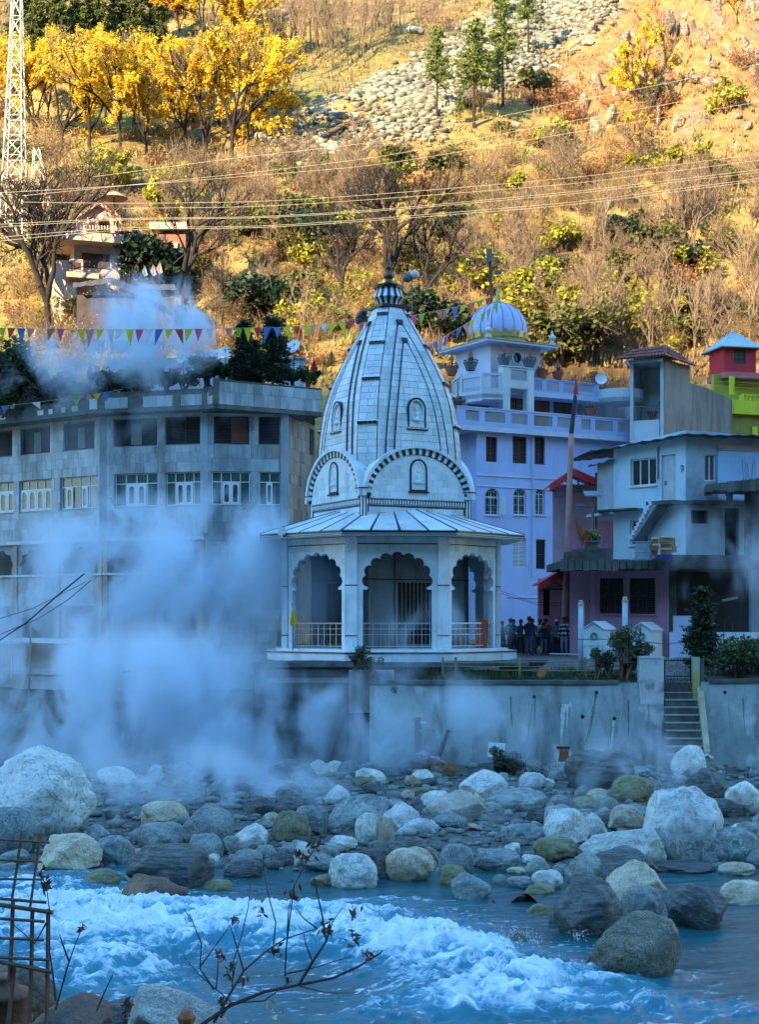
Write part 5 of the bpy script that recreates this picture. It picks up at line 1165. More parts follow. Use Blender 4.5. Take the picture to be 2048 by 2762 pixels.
# ------------------------------------------------------------------ river wall, stair, gate, fence, sheds
plaster = mat('stained_river_plaster', (0.27, 0.34, 0.33), .9, .25, .5, bump=.3, bscale=7, stain=(0.10, 0.12, 0.11), sfac=.85, sscale=(1.3, 1.3, .16), sth=.47, spot=(.48, .52, .49), spotfac=.75, spotscale=.8)
rw_t = thing('river_wall', (10, 60, 1.0), 'long stained plaster retaining wall below the terrace', 'wall')
def batter_wall(x0, x1, y_top, z_top, y_bot, z_bot, th, parent, material, name='wall', nx=24):
    m = MB(); vs = []; nz = 10
    for j in range(nz+1):
        for i in range(nx+1):
            x = x0+(x1-x0)*i/nx; t = j/nz; y = y_bot+(y_top-y_bot)*t; z = z_bot+(z_top-z_bot)*t
            vs.append(Vector((x, y+.05*mnoise.noise((x*.7, z*.7, 3.1)), z+(.04*mnoise.noise((x*1.3, 0, 7)) if j == nz else 0))))
    k = nx+1; fs = [(j*k+i, j*k+i+1, (j+1)*k+i+1, (j+1)*k+i) for j in range(nz) for i in range(nx)]
    b = len(vs)
    for i in range(nx+1): v = vs[nz*k+i]; vs.append(Vector((v.x, v.y+th, v.z)))
    fs += [(nz*k+i, nz*k+i+1, b+i+1, b+i) for i in range(nx)]
    vs += [Vector((x0, y_bot+th, z_bot)), Vector((x1, y_bot+th, z_bot))]; fs += [(0, nz*k, b, len(vs)-2), (nx, len(vs)-1, b+nx, nz*k+nx)]
    m.add(vs, fs); return obj(name, m, material, parent)
XS0, XS1 = P(1790, HY, 60).x, P(1893, HY, 60).x
batter_wall(-.4, XS0, 60.0, 4.40, 59.1, .6, .5, rw_t, plaster, nx=40)
batter_wall(XS1, 26.0, 60.0, 4.46, 59.1, .6, .5, rw_t, plaster)
m = MB(); m.box(-.4, P(1670, HY, 60).x, 59.9, 60.6, 4.38, 4.52); obj('coping', m, concrete_dark, rw_t)
m = MB(); m.box(XS1+.3, 26, 59.9, 60.6, 4.44, 4.58); obj('coping', m, concrete_dark, rw_t)
peel = mat('peeling_white_pier', (0.46, 0.50, 0.49), .9, .15, 1.2, bump=.2, bscale=10, stain=(.05, .06, .06), sfac=.9, sscale=(1.6, 1.6, 1.2), sth=.50)
a, b = P(1726, HY, 60).x, P(1790, HY, 60).x
m = MB(); m.box(a, b, 59.82, 60.5, 3.4, P(1750, 1776, 60).z); m.box(a-.02, b+.02, 59.8, 60.52, P(1750, 1776, 60).z, P(1750, 1770, 60).z); obj('pier', m, peel, rw_t)
# weep stains and drain holes: damp mineral streaks that stand slightly proud of the plaster
streak_w = mat('white_lime_deposit', (.46, .52, .50), .8, .15, 6); streak_d = mat('dark_algae_streak', (.12, .135, .115), .9, .3, 5); streak_y = mat('ochre_streak', (.25, .25, .17), .9, .25, 5)
def wallpt(x, z): t = (z-.6)/3.8; return Vector((x, 59.1+.9*t+.05*mnoise.noise((x*.7, z*.7, 3.1))-.012, z))
def streak(px, py0, py1, w, material, drift=0.0, n=9, nm='streak'):
    m = MB(); L = []; 
    for i in range(n):
        t = i/(n-1); py = py0+(py1-py0)*t; q = P(px+drift*t+random.uniform(-1, 1), py, 59.5); ww = w*.7*(1-.8*t)*random.uniform(.35, 1.2)*.5*59.5/F
        L.append((wallpt(q.x-ww, q.z), wallpt(q.x+ww, q.z)))
    for (a, b), (c, d) in zip(L, L[1:]): m.quad(a, c, d, b)
    obj(nm, m, material, rw_t)
for a in ((1527, 1900, 2005, 22, streak_w, -14), (1535, 1900, 1960, 14, streak_w, -4), (1613, 1870, 1985, 14, streak_d, -22), (1448, 1885, 1970, 12, streak_d, -8), (1660, 1940, 2030, 12, streak_w, -14), (1608, 1900, 2000, 20, streak_y, -26), (1519, 1910, 1990, 9, streak_w, -6), (1543, 1895, 1935, 8, streak_w, 2), (1380, 1880, 1960, 9, streak_d, 3), (1500, 1870, 1930, 8, streak_y, 2), (1700, 1890, 1990, 8, streak_d, -4), (1755, 1900, 1980, 9, streak_y, -5), (2010, 1880, 1980, 9, streak_d, 3), (1440, 1900, 1990, 16, streak_y, -16), (1940, 1880, 1960, 14, streak_y, 4), (1970, 1890, 1990, 10, streak_y, 6)): streak(*a)
for px_, py_ in ((1575, 1933), (1661, 1938), (1615, 1868), (1445, 1880), (1862, 1975), (1965, 1868)):
    c = wallpt(P(px_, py_, 59.4).x, P(px_, py_, 59.4).z); m = MB(); m.tube([c+Vector((0, -.04, -.02)), c+Vector((0, .3, .02))], .07, 8); obj('weep_hole', m, darkin, rw_t)
# river stair
stx = thing('river_stair', (P(1845, HY, 58).x, 58, 1.2), 'narrow concrete stair with pale nosings descending from the iron gate', 'stair')
N_ = 9; z0, z1 = 1.5, 4.05; ya, yb = 57.3, 60.6
for i in range(N_):
    t = i/N_; z = z0+(z1-z0)*(i+1)/N_; y = ya+(yb-ya)*i/N_; xl = P(1803-13*t, HY, y+.2).x; xr = P(1903-24*t, HY, y+.2).x
    m = MB(); m.box(xl, xr, y, yb+.6-.002*i, z-.36, z-.05); s = obj('step', m, concrete_dark, stx); m = MB(); m.box(xl-.02, xr+.02, y-.03, y+.42, z-.05, z); obj('nosing', m, concrete, stx)
m = MB(); xr0, xr1 = P(1905, HY, 57).x, P(1880, HY, 60.4).x
m.box8([Vector(v) for v in ((xr0, 57.2, .6), (xr0+.22, 57.2, .6), (xr1+.26, 60.4, .6), (xr1, 60.4, .6), (xr0, 57.2, 1.9), (xr0+.22, 57.2, 1.9), (xr1+.26, 60.4, 4.5), (xr1, 60.4, 4.5))]); obj('kerb', m, mat('yellowed_kerb', (.34, .33, .20), .9, .2, 2, stain=(.12, .13, .10), sfac=.7), stx)
# gate with scroll bars
gt = thing('iron_gate', P(1835, 1866, 60.5), 'black iron gate with scrollwork at the head of the stair', 'gate')
GF = frame_px(1792, 60.6, 1866, 60.6); g0, g1 = P(1830, 1866, 60.6).z, P(1830, 1780, 60.6).z; GL = GF.len
irn = mat('black_iron', (.018, .018, .022), .5, .2)
m = MB()
for q in ((0, .06, g0, g1), (GL-.06, GL, g0, g1), (.061, GL-.061, g0+.04, g0+.09), (.061, GL-.061, g1-.05, g1), (.061, GL-.061, g0+.62, g0+.66)): m.fbox(GF, *q, -.02, .02)
obj('frame', m, irn, gt)
for i in range(7):
    u = .06+(GL-.12)*(i+.5)/7; m = MB(); m.tube([GF.p(u, g0+.05, 0), GF.p(u, g0+.64, 0)], .009, 5); obj('bar', m, irn, gt)
for cx, cz, r_, sg in ((.3, .9, .17, 1), (.8, .9, .17, -1), (.3, .35, .2, -1), (.8, .35, .2, 1), (.55, 1.08, .12, 1), (.55, .7, .14, -1)):
    m = MB(); m.tube([GF.p(cx*GL/1.1+sg*r_*(1-a/12)*math.cos(a*.75), g0+cz+r_*(1-a/12)*math.sin(a*.75), 0) for a in range(12)], .011, 5); obj('scroll', m, irn, gt)
m = MB()
for i in range(9): u = GL*(i+.5)/9; m.tube([GF.p(u, g1, 0), GF.p(u, g1+.12, 0)], [.012, .002], 5)
tag(obj('spikes', m, irn, gt), kind='stuff')
m = MB(); q0, q1 = P(1868, HY, 60.4).x, P(1885, HY, 60.4).x; m.box(q0, q1, 60.1, 60.5, 2.5, P(1876, 1772, 60.4).z); obj('gate_post', m, mat('yellow_and_blue_post', (.38, .36, .10), .85, .1, 1.6, stain=(.25, .5, .52), sfac=1.0, sscale=(.9, .9, .9), sth=.48), label='peeling yellow and turquoise post right of the iron gate', cat='post')
m = MB(); q0, q1 = P(1886, HY, 60.5).x, P(1897, HY, 60.5).x; m.box(q0, q1, 60.2, 60.6, 2.5, P(1886, 1776, 60.5).z); obj('gate_pier', m, concrete_dark, label='dark stained pier behind the yellow gate post', cat='pier')
# water sheds with gabled lids
white_sh = mat('white_sheet_paint', (.62, .70, .73), .5, .06, 1.2, stain=(.4, .46, .48), sfac=.4)
def shed(xl, xc, xr, yt, ye, D, lb):
    zc = 5.15; t = thing('water_tank_shed', P(xc, 1780, D), lb, 'shed')
    f1 = frame_px(xl, D, xc, D-.1); f2 = frame_px(xc, D-.1, xr, D+1.3); ze = P(xc, ye, D).z; zp = P(xc, yt, D).z; w = f1.len
    m = MB(); m.poly(f1, [[(0, zc), (w, zc), (w, ze), (w*.5, zp), (0, ze)]], -.1, 0); obj('gable_wall', m, white_sh, t)
    m = MB(); m.fbox(f2, 0.001, f2.len, zc, ze, -.1, 0); obj('side_wall', m, white_sh, t)
    back = f2.p(f2.len, 0)-f2.p(0, 0)
    pk_, el, er = f1.p(w*.5, zp+.04, .08), f1.p(-.06, ze-.02, .08), f1.p(w+.06, ze-.02, .08)
    for a, b in ((el, pk_), (pk_, er)):
        m = MB(); m.box8([a, b, b+back, a+back, a+Vector((0, 0, .05)), b+Vector((0, 0, .05)), b+back+Vector((0, 0, .05)), a+back+Vector((0, 0, .05))]); obj('lid', m, white_sh, t)
    c = f1.p(w*.55, ze-.28, .01); m = MB(); m.tube([c+f1.n*.04+f1.u*.13*math.cos(i*.63)+Vector((0, 0, .13*math.sin(i*.63))) for i in range(11)], .035, 6); obj('hatch_ring', m, mat('green_ring', (.05, .22, .12), .5), t)
    m = MB(); m.fbox(f1, 0, w, ze-.72, ze-.66, .001, .03); obj('rail_band', m, white_sh, t)
shed(1573, 1628, 1662, 1681, 1698, 66.0, 'white gabled tank shed beside the nearer blue pipe post')
shed(1702, 1756, 1788, 1683, 1700, 67.0, 'white gabled tank shed by the tall white door panel')
for x, y, lb in ((1568, 1628, 'pale blue pipe post left of the white shed'), (1687, 1618, 'pale blue pipe post between the two white sheds')):
    t = thing('pipe_post', P(x, 1830, 62.5), lb, 'post'); b = P(x, y, 62.5); m = MB(); m.tube([Vector((b.x, b.y, 4.6)), b], .115, 12); obj('shaft', m, mat('pale_blue_pipe', (.33, .45, .52), .5, .1), t, True)
    m = MB(); m.lathe([(.125, -.12), (.125, .0), (.1, .02), (.1, .1), (.06, .14), (0, .14)], b, 12); obj('cap', m, mat('pinkish_cap', (.42, .30, .28), .7), t)
m = MB(); m.fbox(frame_px(1818, 67.5, 1868, 67.5), 0, P(1868, HY, 67.5).x-P(1818, HY, 67.5).x, 5.2, P(1840, 1661, 67.5).z, -.1, 0); f = frame_px(1808, 66, 1822, 66); m.fbox(f, 0, f.len, 5.1, P(1812, 1705, 66).z, -.1, 0); obj('door_panel', m, mat('lavender_white_panel', (.52, .56, .70), .5, .05), label='tall pale lavender door panel behind the iron gate', cat='panel')
m = MB(); f = frame_px(1935, 66.5, 2140, 66.5); m.fbox(f, 0, f.len, 5.0, P(1990, 1705, 66.5).z, -.12, 0); obj('white_wall', m, white_sh, label='low white wall behind the drooping bush', cat='wall')
m = MB(); f = frame_px(1375, 74.2, 1570, 74.2); m.fbox(f, 0, f.len, 5.3, 5.3+.95, -.3, 0); obj('low_wall', m, mat('dark_wall', (.05, .055, .06)), label='low dark wall behind the group of people', cat='wall')
# railings along the terrace edge
yrail = mat('weathered_yellow_rail', (.24, .20, .08), .8, .3, 5)
t = thing('terrace_fence', P(1450, 1840, 61.5), 'weathered yellow rail fence with posts at the terrace edge', 'fence')
for x in (1195, 1230, 1403, 1580, 1690, 1726): m = MB(); b = P(x, HY, 61.2); m.box(b.x-.045, b.x+.045, b.y-.045, b.y+.045, 4.45, P(x, 1772, 61.2).z); obj('post', m, yrail, t)
for y, x0, x1 in ((1783, 1190, 1726), (1797, 1195, 1726), (1808, 1330, 1726), (1818, 1560, 1726)): m = MB(); m.tube([P(x0, y, 61.2), P((x0+x1)/2, y+2, 61.2), P(x1, y-1, 61.2)], .022, 5); obj('rail', m, yrail, t)
m = MB(); b = P(1460, 1815, 61.0); m.add([b+Vector(v) for v in ((-.18, 0, -.1), (.12, 0, -.25), (.26, .05, .12), (.0, .03, .3))], [(0, 1, 2, 3)]); obj('sign_board', m, mat('orange_board', (.40, .17, .05), .7), label='small tilted orange board on the terrace fence', cat='board')
for i in range(4): m = MB(); m.tube([P(1335+i*4, 1786+i*5, 63.2), P(1478-i*6, 1784+i*5, 63.0)], .06, 5); obj('stacked_pole', m, black_wire, label='dark pole in the low stack between the people and the fence', cat='pole', group='poles stacked by the fence')
m = MB(); m.tube([P(1484, 1764, 66), P(1560, 1766, 66)], .035, 6); obj('hand_rail', m, steel, label='thin steel handrail beside the waiting people', cat='rail')
m = MB(); b = P(1678, 1812, 61.0); m.lathe([(.0, -.35), (.10, -.33), (.13, -.1), (.11, .0), (.13, .06), (.08, .2), (.05, .3), (0, .32)], b, 10); obj('red_idol', m, mat('red_lacquer', (.55, .03, .03), .4), label='small red draped idol among the terrace plants', cat='idol', smooth=True)
# dark foundation under the temple with the hot spring recess
stone_dk = mat('wet_dark_masonry', (.075, .085, .085), .85, .4, 1.2, bump=.5, bscale=5, stain=(.025, .03, .03), sfac=.8, spot=(.12, .10, .07), spotscale=1.5)
fd = thing('temple_foundation', (-1.5, 61.5, 1.5), 'dark wet masonry foundation below the temple, half hidden by steam', 'foundation')
batter_wall(-5.2, -.3, 61.6, 5.25, 60.6, .8, 1.5, fd, stone_dk, 'front_wall', 12)
m = MB(); m.box(-5.25, -4.7, 61.8, 95, .8, 5.22); obj('side_wall', m, stone_dk, fd)
m = MB(); m.box(-1.25, .6, 60.3, 61.6, 3.2, 4.9); obj('block', m, concrete, fd)
m = MB(); m.box(-5.3, 6.2, 61.4, 63.0, 5.02, 5.2); obj('ledge', m, concrete_dark, fd)
m = MB(); m.tube([P(770, 1925, 61), P(748, 1990, 60.6), P(715, 2080, 60.2)], [.06, .12, .3], 8); obj('hot_spring_jet', m, mat('jet_water', (.42, .55, .72), .3, .1), label='thin hot water jet spouting from the dark foundation', cat='water jet', smooth=True)
m = MB(); m.tube([P(785, 1920, 61.2), P(790, 1990, 61)], .16, 8); obj('spout_pipe', m, rust, label='rusty vertical pipe beside the hot water jet', cat='pipe')

# ------------------------------------------------------------------ people
skin = mat('brown_skin', (.22, .11, .07), .6, .1); hair_m = mat('black_hair', (.012, .011, .012), .6, .2); shoe_m = mat('dark_shoe', (.03, .03, .035), .6)
def person(loc, rz, jacket, trousers, label, pose=0, h=1.70, cap=None, stripes=None):
    """one skinned body; jacket, trousers, skin and shoes are face regions; hair or cap is a child"""
    s = h/1.75; R = random.Random(str(label)); vs = []; es = []; rd = []
    def V(x, y, z, rx, ry=None): vs.append((x*s, y*s, z*s)); rd.append((rx*s, (ry or rx)*s)); return len(vs)-1
    def E(a, b): es.append((a, b))
    lean = (0, .05, -.04, .02)[pose % 4]
    pel = V(0, 0, .95, .145, .115); wa = V(0, lean*.3, 1.10, .135, .105); ch = V(0, lean*.7, 1.30, .165, .12); nk0 = V(0, lean, 1.44, .10, .085); nk = V(0, lean, 1.50, .055); E(pel, wa); E(wa, ch); E(ch, nk0); E(nk0, nk)
    hd0 = V(0, lean-.015, 1.57, .072, .082); hd = V(0, lean-.01, 1.65, .082, .095); ht = V(0, lean, 1.715, .062, .072); E(nk, hd0); E(hd0, hd); E(hd, ht)
    nose = V(0, lean-.108, 1.615, .014); E(hd0, nose)
    for sg in (-1, 1): e = V(sg*.088, lean, 1.62, .016); E(hd, e)
    step = (0, .10, .04, .0)[pose % 4]
    for sg in (-1, 1):
        hp_ = V(sg*.095, 0, .88, .095, .10); kn = V(sg*.105, -.03+sg*step*.6, .50, .062); an_ = V(sg*.11, .03+sg*step, .09, .045); hl = V(sg*.11, .05+sg*step, .035, .04); to = V(sg*.13, -.14+sg*step, .03, .035)
        E(pel, hp_); E(hp_, kn); E(kn, an_); E(an_, hl); E(hl, to)
        sh = V(sg*.185, lean, 1.39, .065); E(nk0, sh)
        if pose == 2 and sg == 1: el, wr = (sg*.26, lean-.12, 1.18), (sg*.12, lean-.30, 1.32)
        elif pose == 3: el, wr = (sg*.25, lean-.03, 1.12), (sg*.08, lean-.24, 1.10)
        elif pose == 1 and sg == -1: el, wr = (sg*.26, lean-.10, 1.14), (sg*.20, lean-.32, 1.12)
        else: el, wr = (sg*.25, lean+.02, 1.12), (sg*.27, lean-.06, .87)
        a = V(*el, .048); b = V(*wr, .032); E(sh, a); E(a, b)
        d = (Vector(wr)-Vector(el)).normalized(); pm = Vector(wr)+d*.075; p = V(*pm, .036, .022); E(b, p)
        o1 = d.cross(Vector((0, 1, .2))).normalized(); o2 = d.cross(o1).normalized()
        for fi in range(4):
            off = o1*(fi-1.5)*.021; k1 = pm+d*(.045)+off; k2 = pm+d*(.085-.008*abs(fi-1.3))+off+o2*.018*sg; f1_ = V(*k1, .0095); f2_ = V(*k2, .008); E(p, f1_); E(f1_, f2_)
        th = Vector(wr)+d*.05+o1*.045; t1 = V(*th, .011); t2 = V(*(th+d*.035+o1*.008), .009); E(b, t1); E(t1, t2)
    me = bpy.data.meshes.new('body'); me.from_pydata(vs, es, []); o = bpy.data.objects.new('tmp', me); COL.objects.link(o)
    md = o.modifiers.new('s', 'SKIN'); md.use_smooth_shade = True
    sv = me.skin_vertices[0].data
    for i, r_ in enumerate(rd): sv[i].radius = r_
    sv[pel].use_root = True; sb = o.modifiers.new('d', 'SUBSURF'); sb.levels = 1; sb.render_levels = 1
    dg = bpy.context.evaluated_depsgraph_get(); m2 = bpy.data.meshes.new_from_object(o.evaluated_get(dg)); bpy.data.objects.remove(o)
    m2.materials.clear()
    for mm in (jacket, trousers, skin, shoe_m, stripes or jacket): m2.materials.append(mm)
    for f in m2.polygons:
        c = f.center/s; i = 0
        if c.z > 1.47: i = 2
        elif c.z < .09: i = 3
        elif c.z < .90 and abs(c.x) < .215: i = 1
        if i == 0 or (i == 1 and abs(c.x) > .2):
            pass
        if stripes and i == 0 and int(c.z*11) % 2: i = 4
        f.material_index = i; f.use_smooth = True
    hands = [(.27, -.06, .87), (.12, -.30, 1.32), (.08, -.24, 1.10), (.20, -.32, 1.12)]
    for f in m2.polygons:
        c = f.center/s
        if f.material_index in (0, 4, 1) and c.z < 1.45:
            for hx_, hy_, hz_ in hands:
                if abs(abs(c.x)-hx_) < .10 and c.y < hy_+.05 and c.y > hy_-.16 and abs(c.z-hz_) < .13 and (c.z < hz_ if hz_ < .9 else c.y < hy_): f.material_index = 2
    t = bpy.data.objects.new('person', m2); COL.objects.link(t); t.location = loc; t.rotation_euler.z = rz; tag(t, label, 'person', None)
    m = MB(); m.lathe([(.0, 1.79), (.05, 1.785), (.085, 1.755), (.102, 1.70), (.104, 1.64), (.09, 1.60)], (0, .014+lean, 0), 14, a0=-.35, a1=math.pi+.35)
    m.lathe([(.0, 1.792), (.05, 1.787), (.086, 1.757), (.10, 1.70)], (0, .0+lean, 0), 14)
    m.v = [Vector(v)*s for v in m.v]; hobj = bpy.data.objects.new('hair' if not cap else 'cap', mesh('hair', m, cap or hair_m, True)); COL.objects.link(hobj); hobj.parent = t
    return t
def cloth(n, c, v=.15): return mat(n, c, .85, v, 6, coords='obj')
navy = cloth('navy_cloth', (.02, .025, .05)); blk = cloth('black_cloth', (.014, .014, .018)); grn = cloth('dark_green_cloth', (.03, .07, .045)); denim = cloth('denim', (.08, .13, .24)); wht = cloth('white_cloth', (.55, .58, .62)); red_c = cloth('red_jacket', (.36, .04, .03)); gry = cloth('grey_blue_cloth', (.12, .16, .20)); pale_j = cloth('pale_denim', (.28, .36, .52)); tan_ = cloth('patterned_shirt', (.42, .46, .5), .5)
ppl = [(1357, 70.4, 2.6, blk, navy, 'person in black coat standing close against the pavilion corner', 3, 1.58, None, None),
       (1378, 70.9, 2.9, navy, blk, 'person in dark hooded coat left of the green jacket', 3, 1.72, None, None),
       (1386, 71.6, .4, blk, blk, 'person in black half behind the dark hooded coat', 0, 1.66, None, None),
       (1405, 70.6, -.5, grn, blk, 'person in dark green jacket and black trousers', 1, 1.66, None, None),
       (1428, 70.2, 2.7, navy, denim, 'tall person in dark jacket and blue jeans, raising one hand', 2, 1.80, None, None),
       (1437, 71.8, .2, gry, gry, 'person in grey behind the tall one in blue jeans', 0, 1.70, None, None),
       (1457, 71.8, -.3, tan_, navy, 'person in patterned white shirt in the middle of the group', 3, 1.68, None, None),
       (1473, 71.2, 2.8, red_c, blk, 'person in dark red jacket with folded arms', 3, 1.72, None, None),
       (1468, 69.9, 3.0, blk, denim, 'person in black with a yellow bag, before the red jacket', 1, 1.55, None, None),
       (1502, 70.4, .3, gry, blk, 'person in grey denim jacket with pale cap', 0, 1.66, wht, None),
       (1523, 70.2, -.4, navy, pale_j, 'person in navy and white striped sweater and pale jeans', 0, 1.76, None, wht)]
for x, D, rz, j, tr, lb, po, h, cp, stp in ppl: person((P(x, HY, D).x, D, 5.3), rz, j, tr, lb, po, h, cp, stp)
m = MB(); b = P(1455, 1762, 69.6); m.lathe([(.0, 0), (.09, .02), (.13, .12), (.10, .24), (.04, .32), (.05, .36)], b, 10); obj('carrier_bag', m, mat('yellow_green_bag', (.36, .40, .12), .6, transl=.3), label='yellow green carrier bag hanging beside the person in black', cat='bag', smooth=True)
m = MB(); m.box(XS0-.3, XS1+.3, 60.95, 62.5, 2.0, 4.52); obj('landing', m, concrete_dark, stx)
m = MB(); m.box(-4.6, 30, 60.37, 61.0, .8, 4.425); obj('terrace_fill', m, concrete_dark, kind='structure')
# ------------------------------------------------------------------ boulders
def rock_mat(name, c0, c1, vein=None, speck=.3, rough=.7, band=False):
    m = bpy.data.materials.new(name); m.use_nodes = True; N = m.node_tree.nodes; L = m.node_tree.links; b = N['Principled BSDF']; b.inputs['Roughness'].default_value = rough
    tc = N.new('ShaderNodeTexCoord'); oi = N.new('ShaderNodeObjectInfo'); ad = N.new('ShaderNodeVectorMath'); ad.operation = 'ADD'
    mul = N.new('ShaderNodeVectorMath'); mul.operation = 'SCALE'; L.new(oi.outputs['Location'], mul.inputs[0]); mul.inputs['Scale'].default_value = 3.7
    L.new(tc.outputs['Object'], ad.inputs[0]); L.new(mul.outputs[0], ad.inputs[1]); v = ad.outputs[0]
    def nz(s, d=6, r=.6, vec=None, dist=0.0):
        t = N.new('ShaderNodeTexNoise'); t.inputs['Scale'].default_value = s; t.inputs['Detail'].default_value = d; t.inputs['Roughness'].default_value = r; t.inputs['Distortion'].default_value = dist; L.new(vec or v, t.inputs['Vector']); return t.outputs[0]
    def ramp(f, p0, p1, a, c):
        r = N.new('ShaderNodeValToRGB'); r.color_ramp.elements[0].position = p0; r.color_ramp.elements[1].position = p1; r.color_ramp.elements[0].color = a; r.color_ramp.elements[1].color = c; L.new(f, r.inputs[0]); return r.outputs[0]
    def mix(f, a, c, mode='MIX'):
        x = N.new('ShaderNodeMix'); x.data_type = 'RGBA'; x.blend_type = mode
        for k, val in ((0, f), (6, a), (7, c)):
            if hasattr(val, 'is_linked'): L.new(val, x.inputs[k])
            else: x.inputs[k].default_value = val
        return x.outputs[2]
    out = ramp(nz(1.3, 8, .66), .38, .62, c0+(1,), c1+(1,)); ck = nz(1.9, 5, .6, None, 1.6); out = mix(mix(1.0, ramp(ck, .475, .497, (0, 0, 0, 1), (.75, .75, .75, 1)), ramp(ck, .5, .525, (1, 1, 1, 1), (0, 0, 0, 1)), 'MULTIPLY'), out, tuple(np.array(c0)*.35)+(1,))
    if band:
        mp = N.new('ShaderNodeMapping'); mp.inputs['Scale'].default_value = (1.2, 1.2, 9); mp.inputs['Rotation'].default_value = (.5, .6, 0); L.new(v, mp.inputs[0])
        out = mix(ramp(nz(1.0, 5, .6, mp.outputs[0], .6), .48, .6, (0, 0, 0, 1), (.7, .7, .7, 1)), out, tuple(np.clip(np.array(c1)*1.7, 0, 1))+(1,))
    if vein:
        w = ramp(nz(1.4, 4, .5, None, 1.2), .485, .5, (0, 0, 0, 1), (1, 1, 1, 1)); w2 = ramp(nz(1.4, 4, .5, None, 1.2), .5, .52, (1, 1, 1, 1), (0, 0, 0, 1)); x = mix(1.0, w, w2, 'MULTIPLY'); out = mix(x, out, vein+(1,))
    sp_ = ramp(nz(26, 2, .5), .3, .7, (1-speck,)*3+(1,), (1+speck,)*3+(1,)); out = mix(1.0, out, sp_, 'MULTIPLY')
    rnd = ramp(oi.outputs['Random'], 0, 1, (.78, .8, .82, 1), (1.15, 1.12, 1.05, 1)); out = mix(1.0, out, rnd, 'MULTIPLY')
    L.new(out, b.inputs['Base Color'])
    bp = N.new('ShaderNodeBump'); bp.inputs['Strength'].default_value = .8; bp.inputs['Distance'].default_value = .08; L.new(nz(5, 9, .68), bp.inputs['Height']); L.new(bp.outputs[0], b.inputs['Normal'])
    return m
RM = {'pale': rock_mat('pale_marble_rock', (.36, .43, .40), (.66, .70, .64), (.72, .76, .70), .12), 'tan': rock_mat('tan_rock', (.33, .30, .21), (.55, .51, .38), None, .12), 'grey': rock_mat('grey_granite_rock', (.17, .215, .205), (.32, .37, .34), None, .4),
      'blue': rock_mat('blue_grey_rock', (.12, .175, .175), (.24, .31, .30), (.40, .46, .44), .2), 'dark': rock_mat('dark_schist_rock', (.028, .037, .037), (.080, .096, .092), None, .25, .55, True), 'olive': rock_mat('olive_wet_rock', (.12, .13, .06), (.25, .25, .13), None, .25, .5),
      'granite': rock_mat('speckled_granite_rock', (.10, .11, .07), (.24, .24, .17), None, .6), 'crag': rock_mat('orange_brown_crag', (.09, .07, .05), (.27, .20, .13), None, .3, .9, True), 'wet': rock_mat('brown_wet_rock', (.035, .03, .025), (.14, .085, .045), None, .3, .35)}
ROCKS = [rock_np(40+i, 5, .15 if i < 6 else .75) for i in range(13)]
RMESH = {}
def rock_mesh(i, tone):
    if (i, tone) not in RMESH: RMESH[(i, tone)] = np_mesh('boulder', ROCKS[i][0], ROCKS[i][1], RM[tone], True)
    return RMESH[(i, tone)]
def where(x): return 'near the huge whitish boulder' if x < 500 else ('below the dark foundation' if x < 1060 else 'below the plaster river wall')
def boulder(x0, y0, x1, y1, tone, proto, label, group=None, z=None, tilt=0.0, rz=None, depth=.85):
    zb = z
    if zb is None:
        D = 50.0
        for _ in range(12): zb = float(bank_h((x0+x1)/2*D/F-HX*D/F, D)); zb = max(zb, -.05); D = (HC-zb)*F/(y1-HY)
    else: D = (HC-zb)*F/(y1-HY)
    w = (x1-x0)/F*D; dp = w*depth; Dc = D+dp*.35; h = (y1-y0)/F*Dc*1.08
    o = bpy.data.objects.new('boulder', rock_mesh(proto, tone)); COL.objects.link(o)
    o.location = (((x0+x1)/2-HX)/F*Dc, Dc, zb+h*.5-h*.10); o.scale = (w*.53, dp*.5, h*.60); o.rotation_euler = (0, tilt, rz if rz is not None else random.choice((0, math.pi))+random.uniform(-.3, .3))
    return tag(o, label+' '+where((x0+x1)/2) if group else label, 'boulder', group+' '+where((x0+x1)/2) if group else None)
L_ = lambda *a: (a[0]/1.613, 1900+a[1]/1.613, a[2]/1.613, 1900+a[3]/1.613)
R_ = lambda *a: (1024+a[0]/1.613, 1900+a[1]/1.613, 1024+a[2]/1.613, 1900+a[3]/1.613)
G1 = 'grey boulder heaped among others on the bank'; G2 = 'pale weathered boulder among the heap on the bank'; G3 = 'dark slaty boulder among the heap on the bank'; G4 = 'olive stained boulder along the water line'
GR = {G1: 'grey boulders of the bank', G2: 'pale boulders of the bank', G3: 'dark boulders of the bank', G4: 'olive boulders of the water line'}
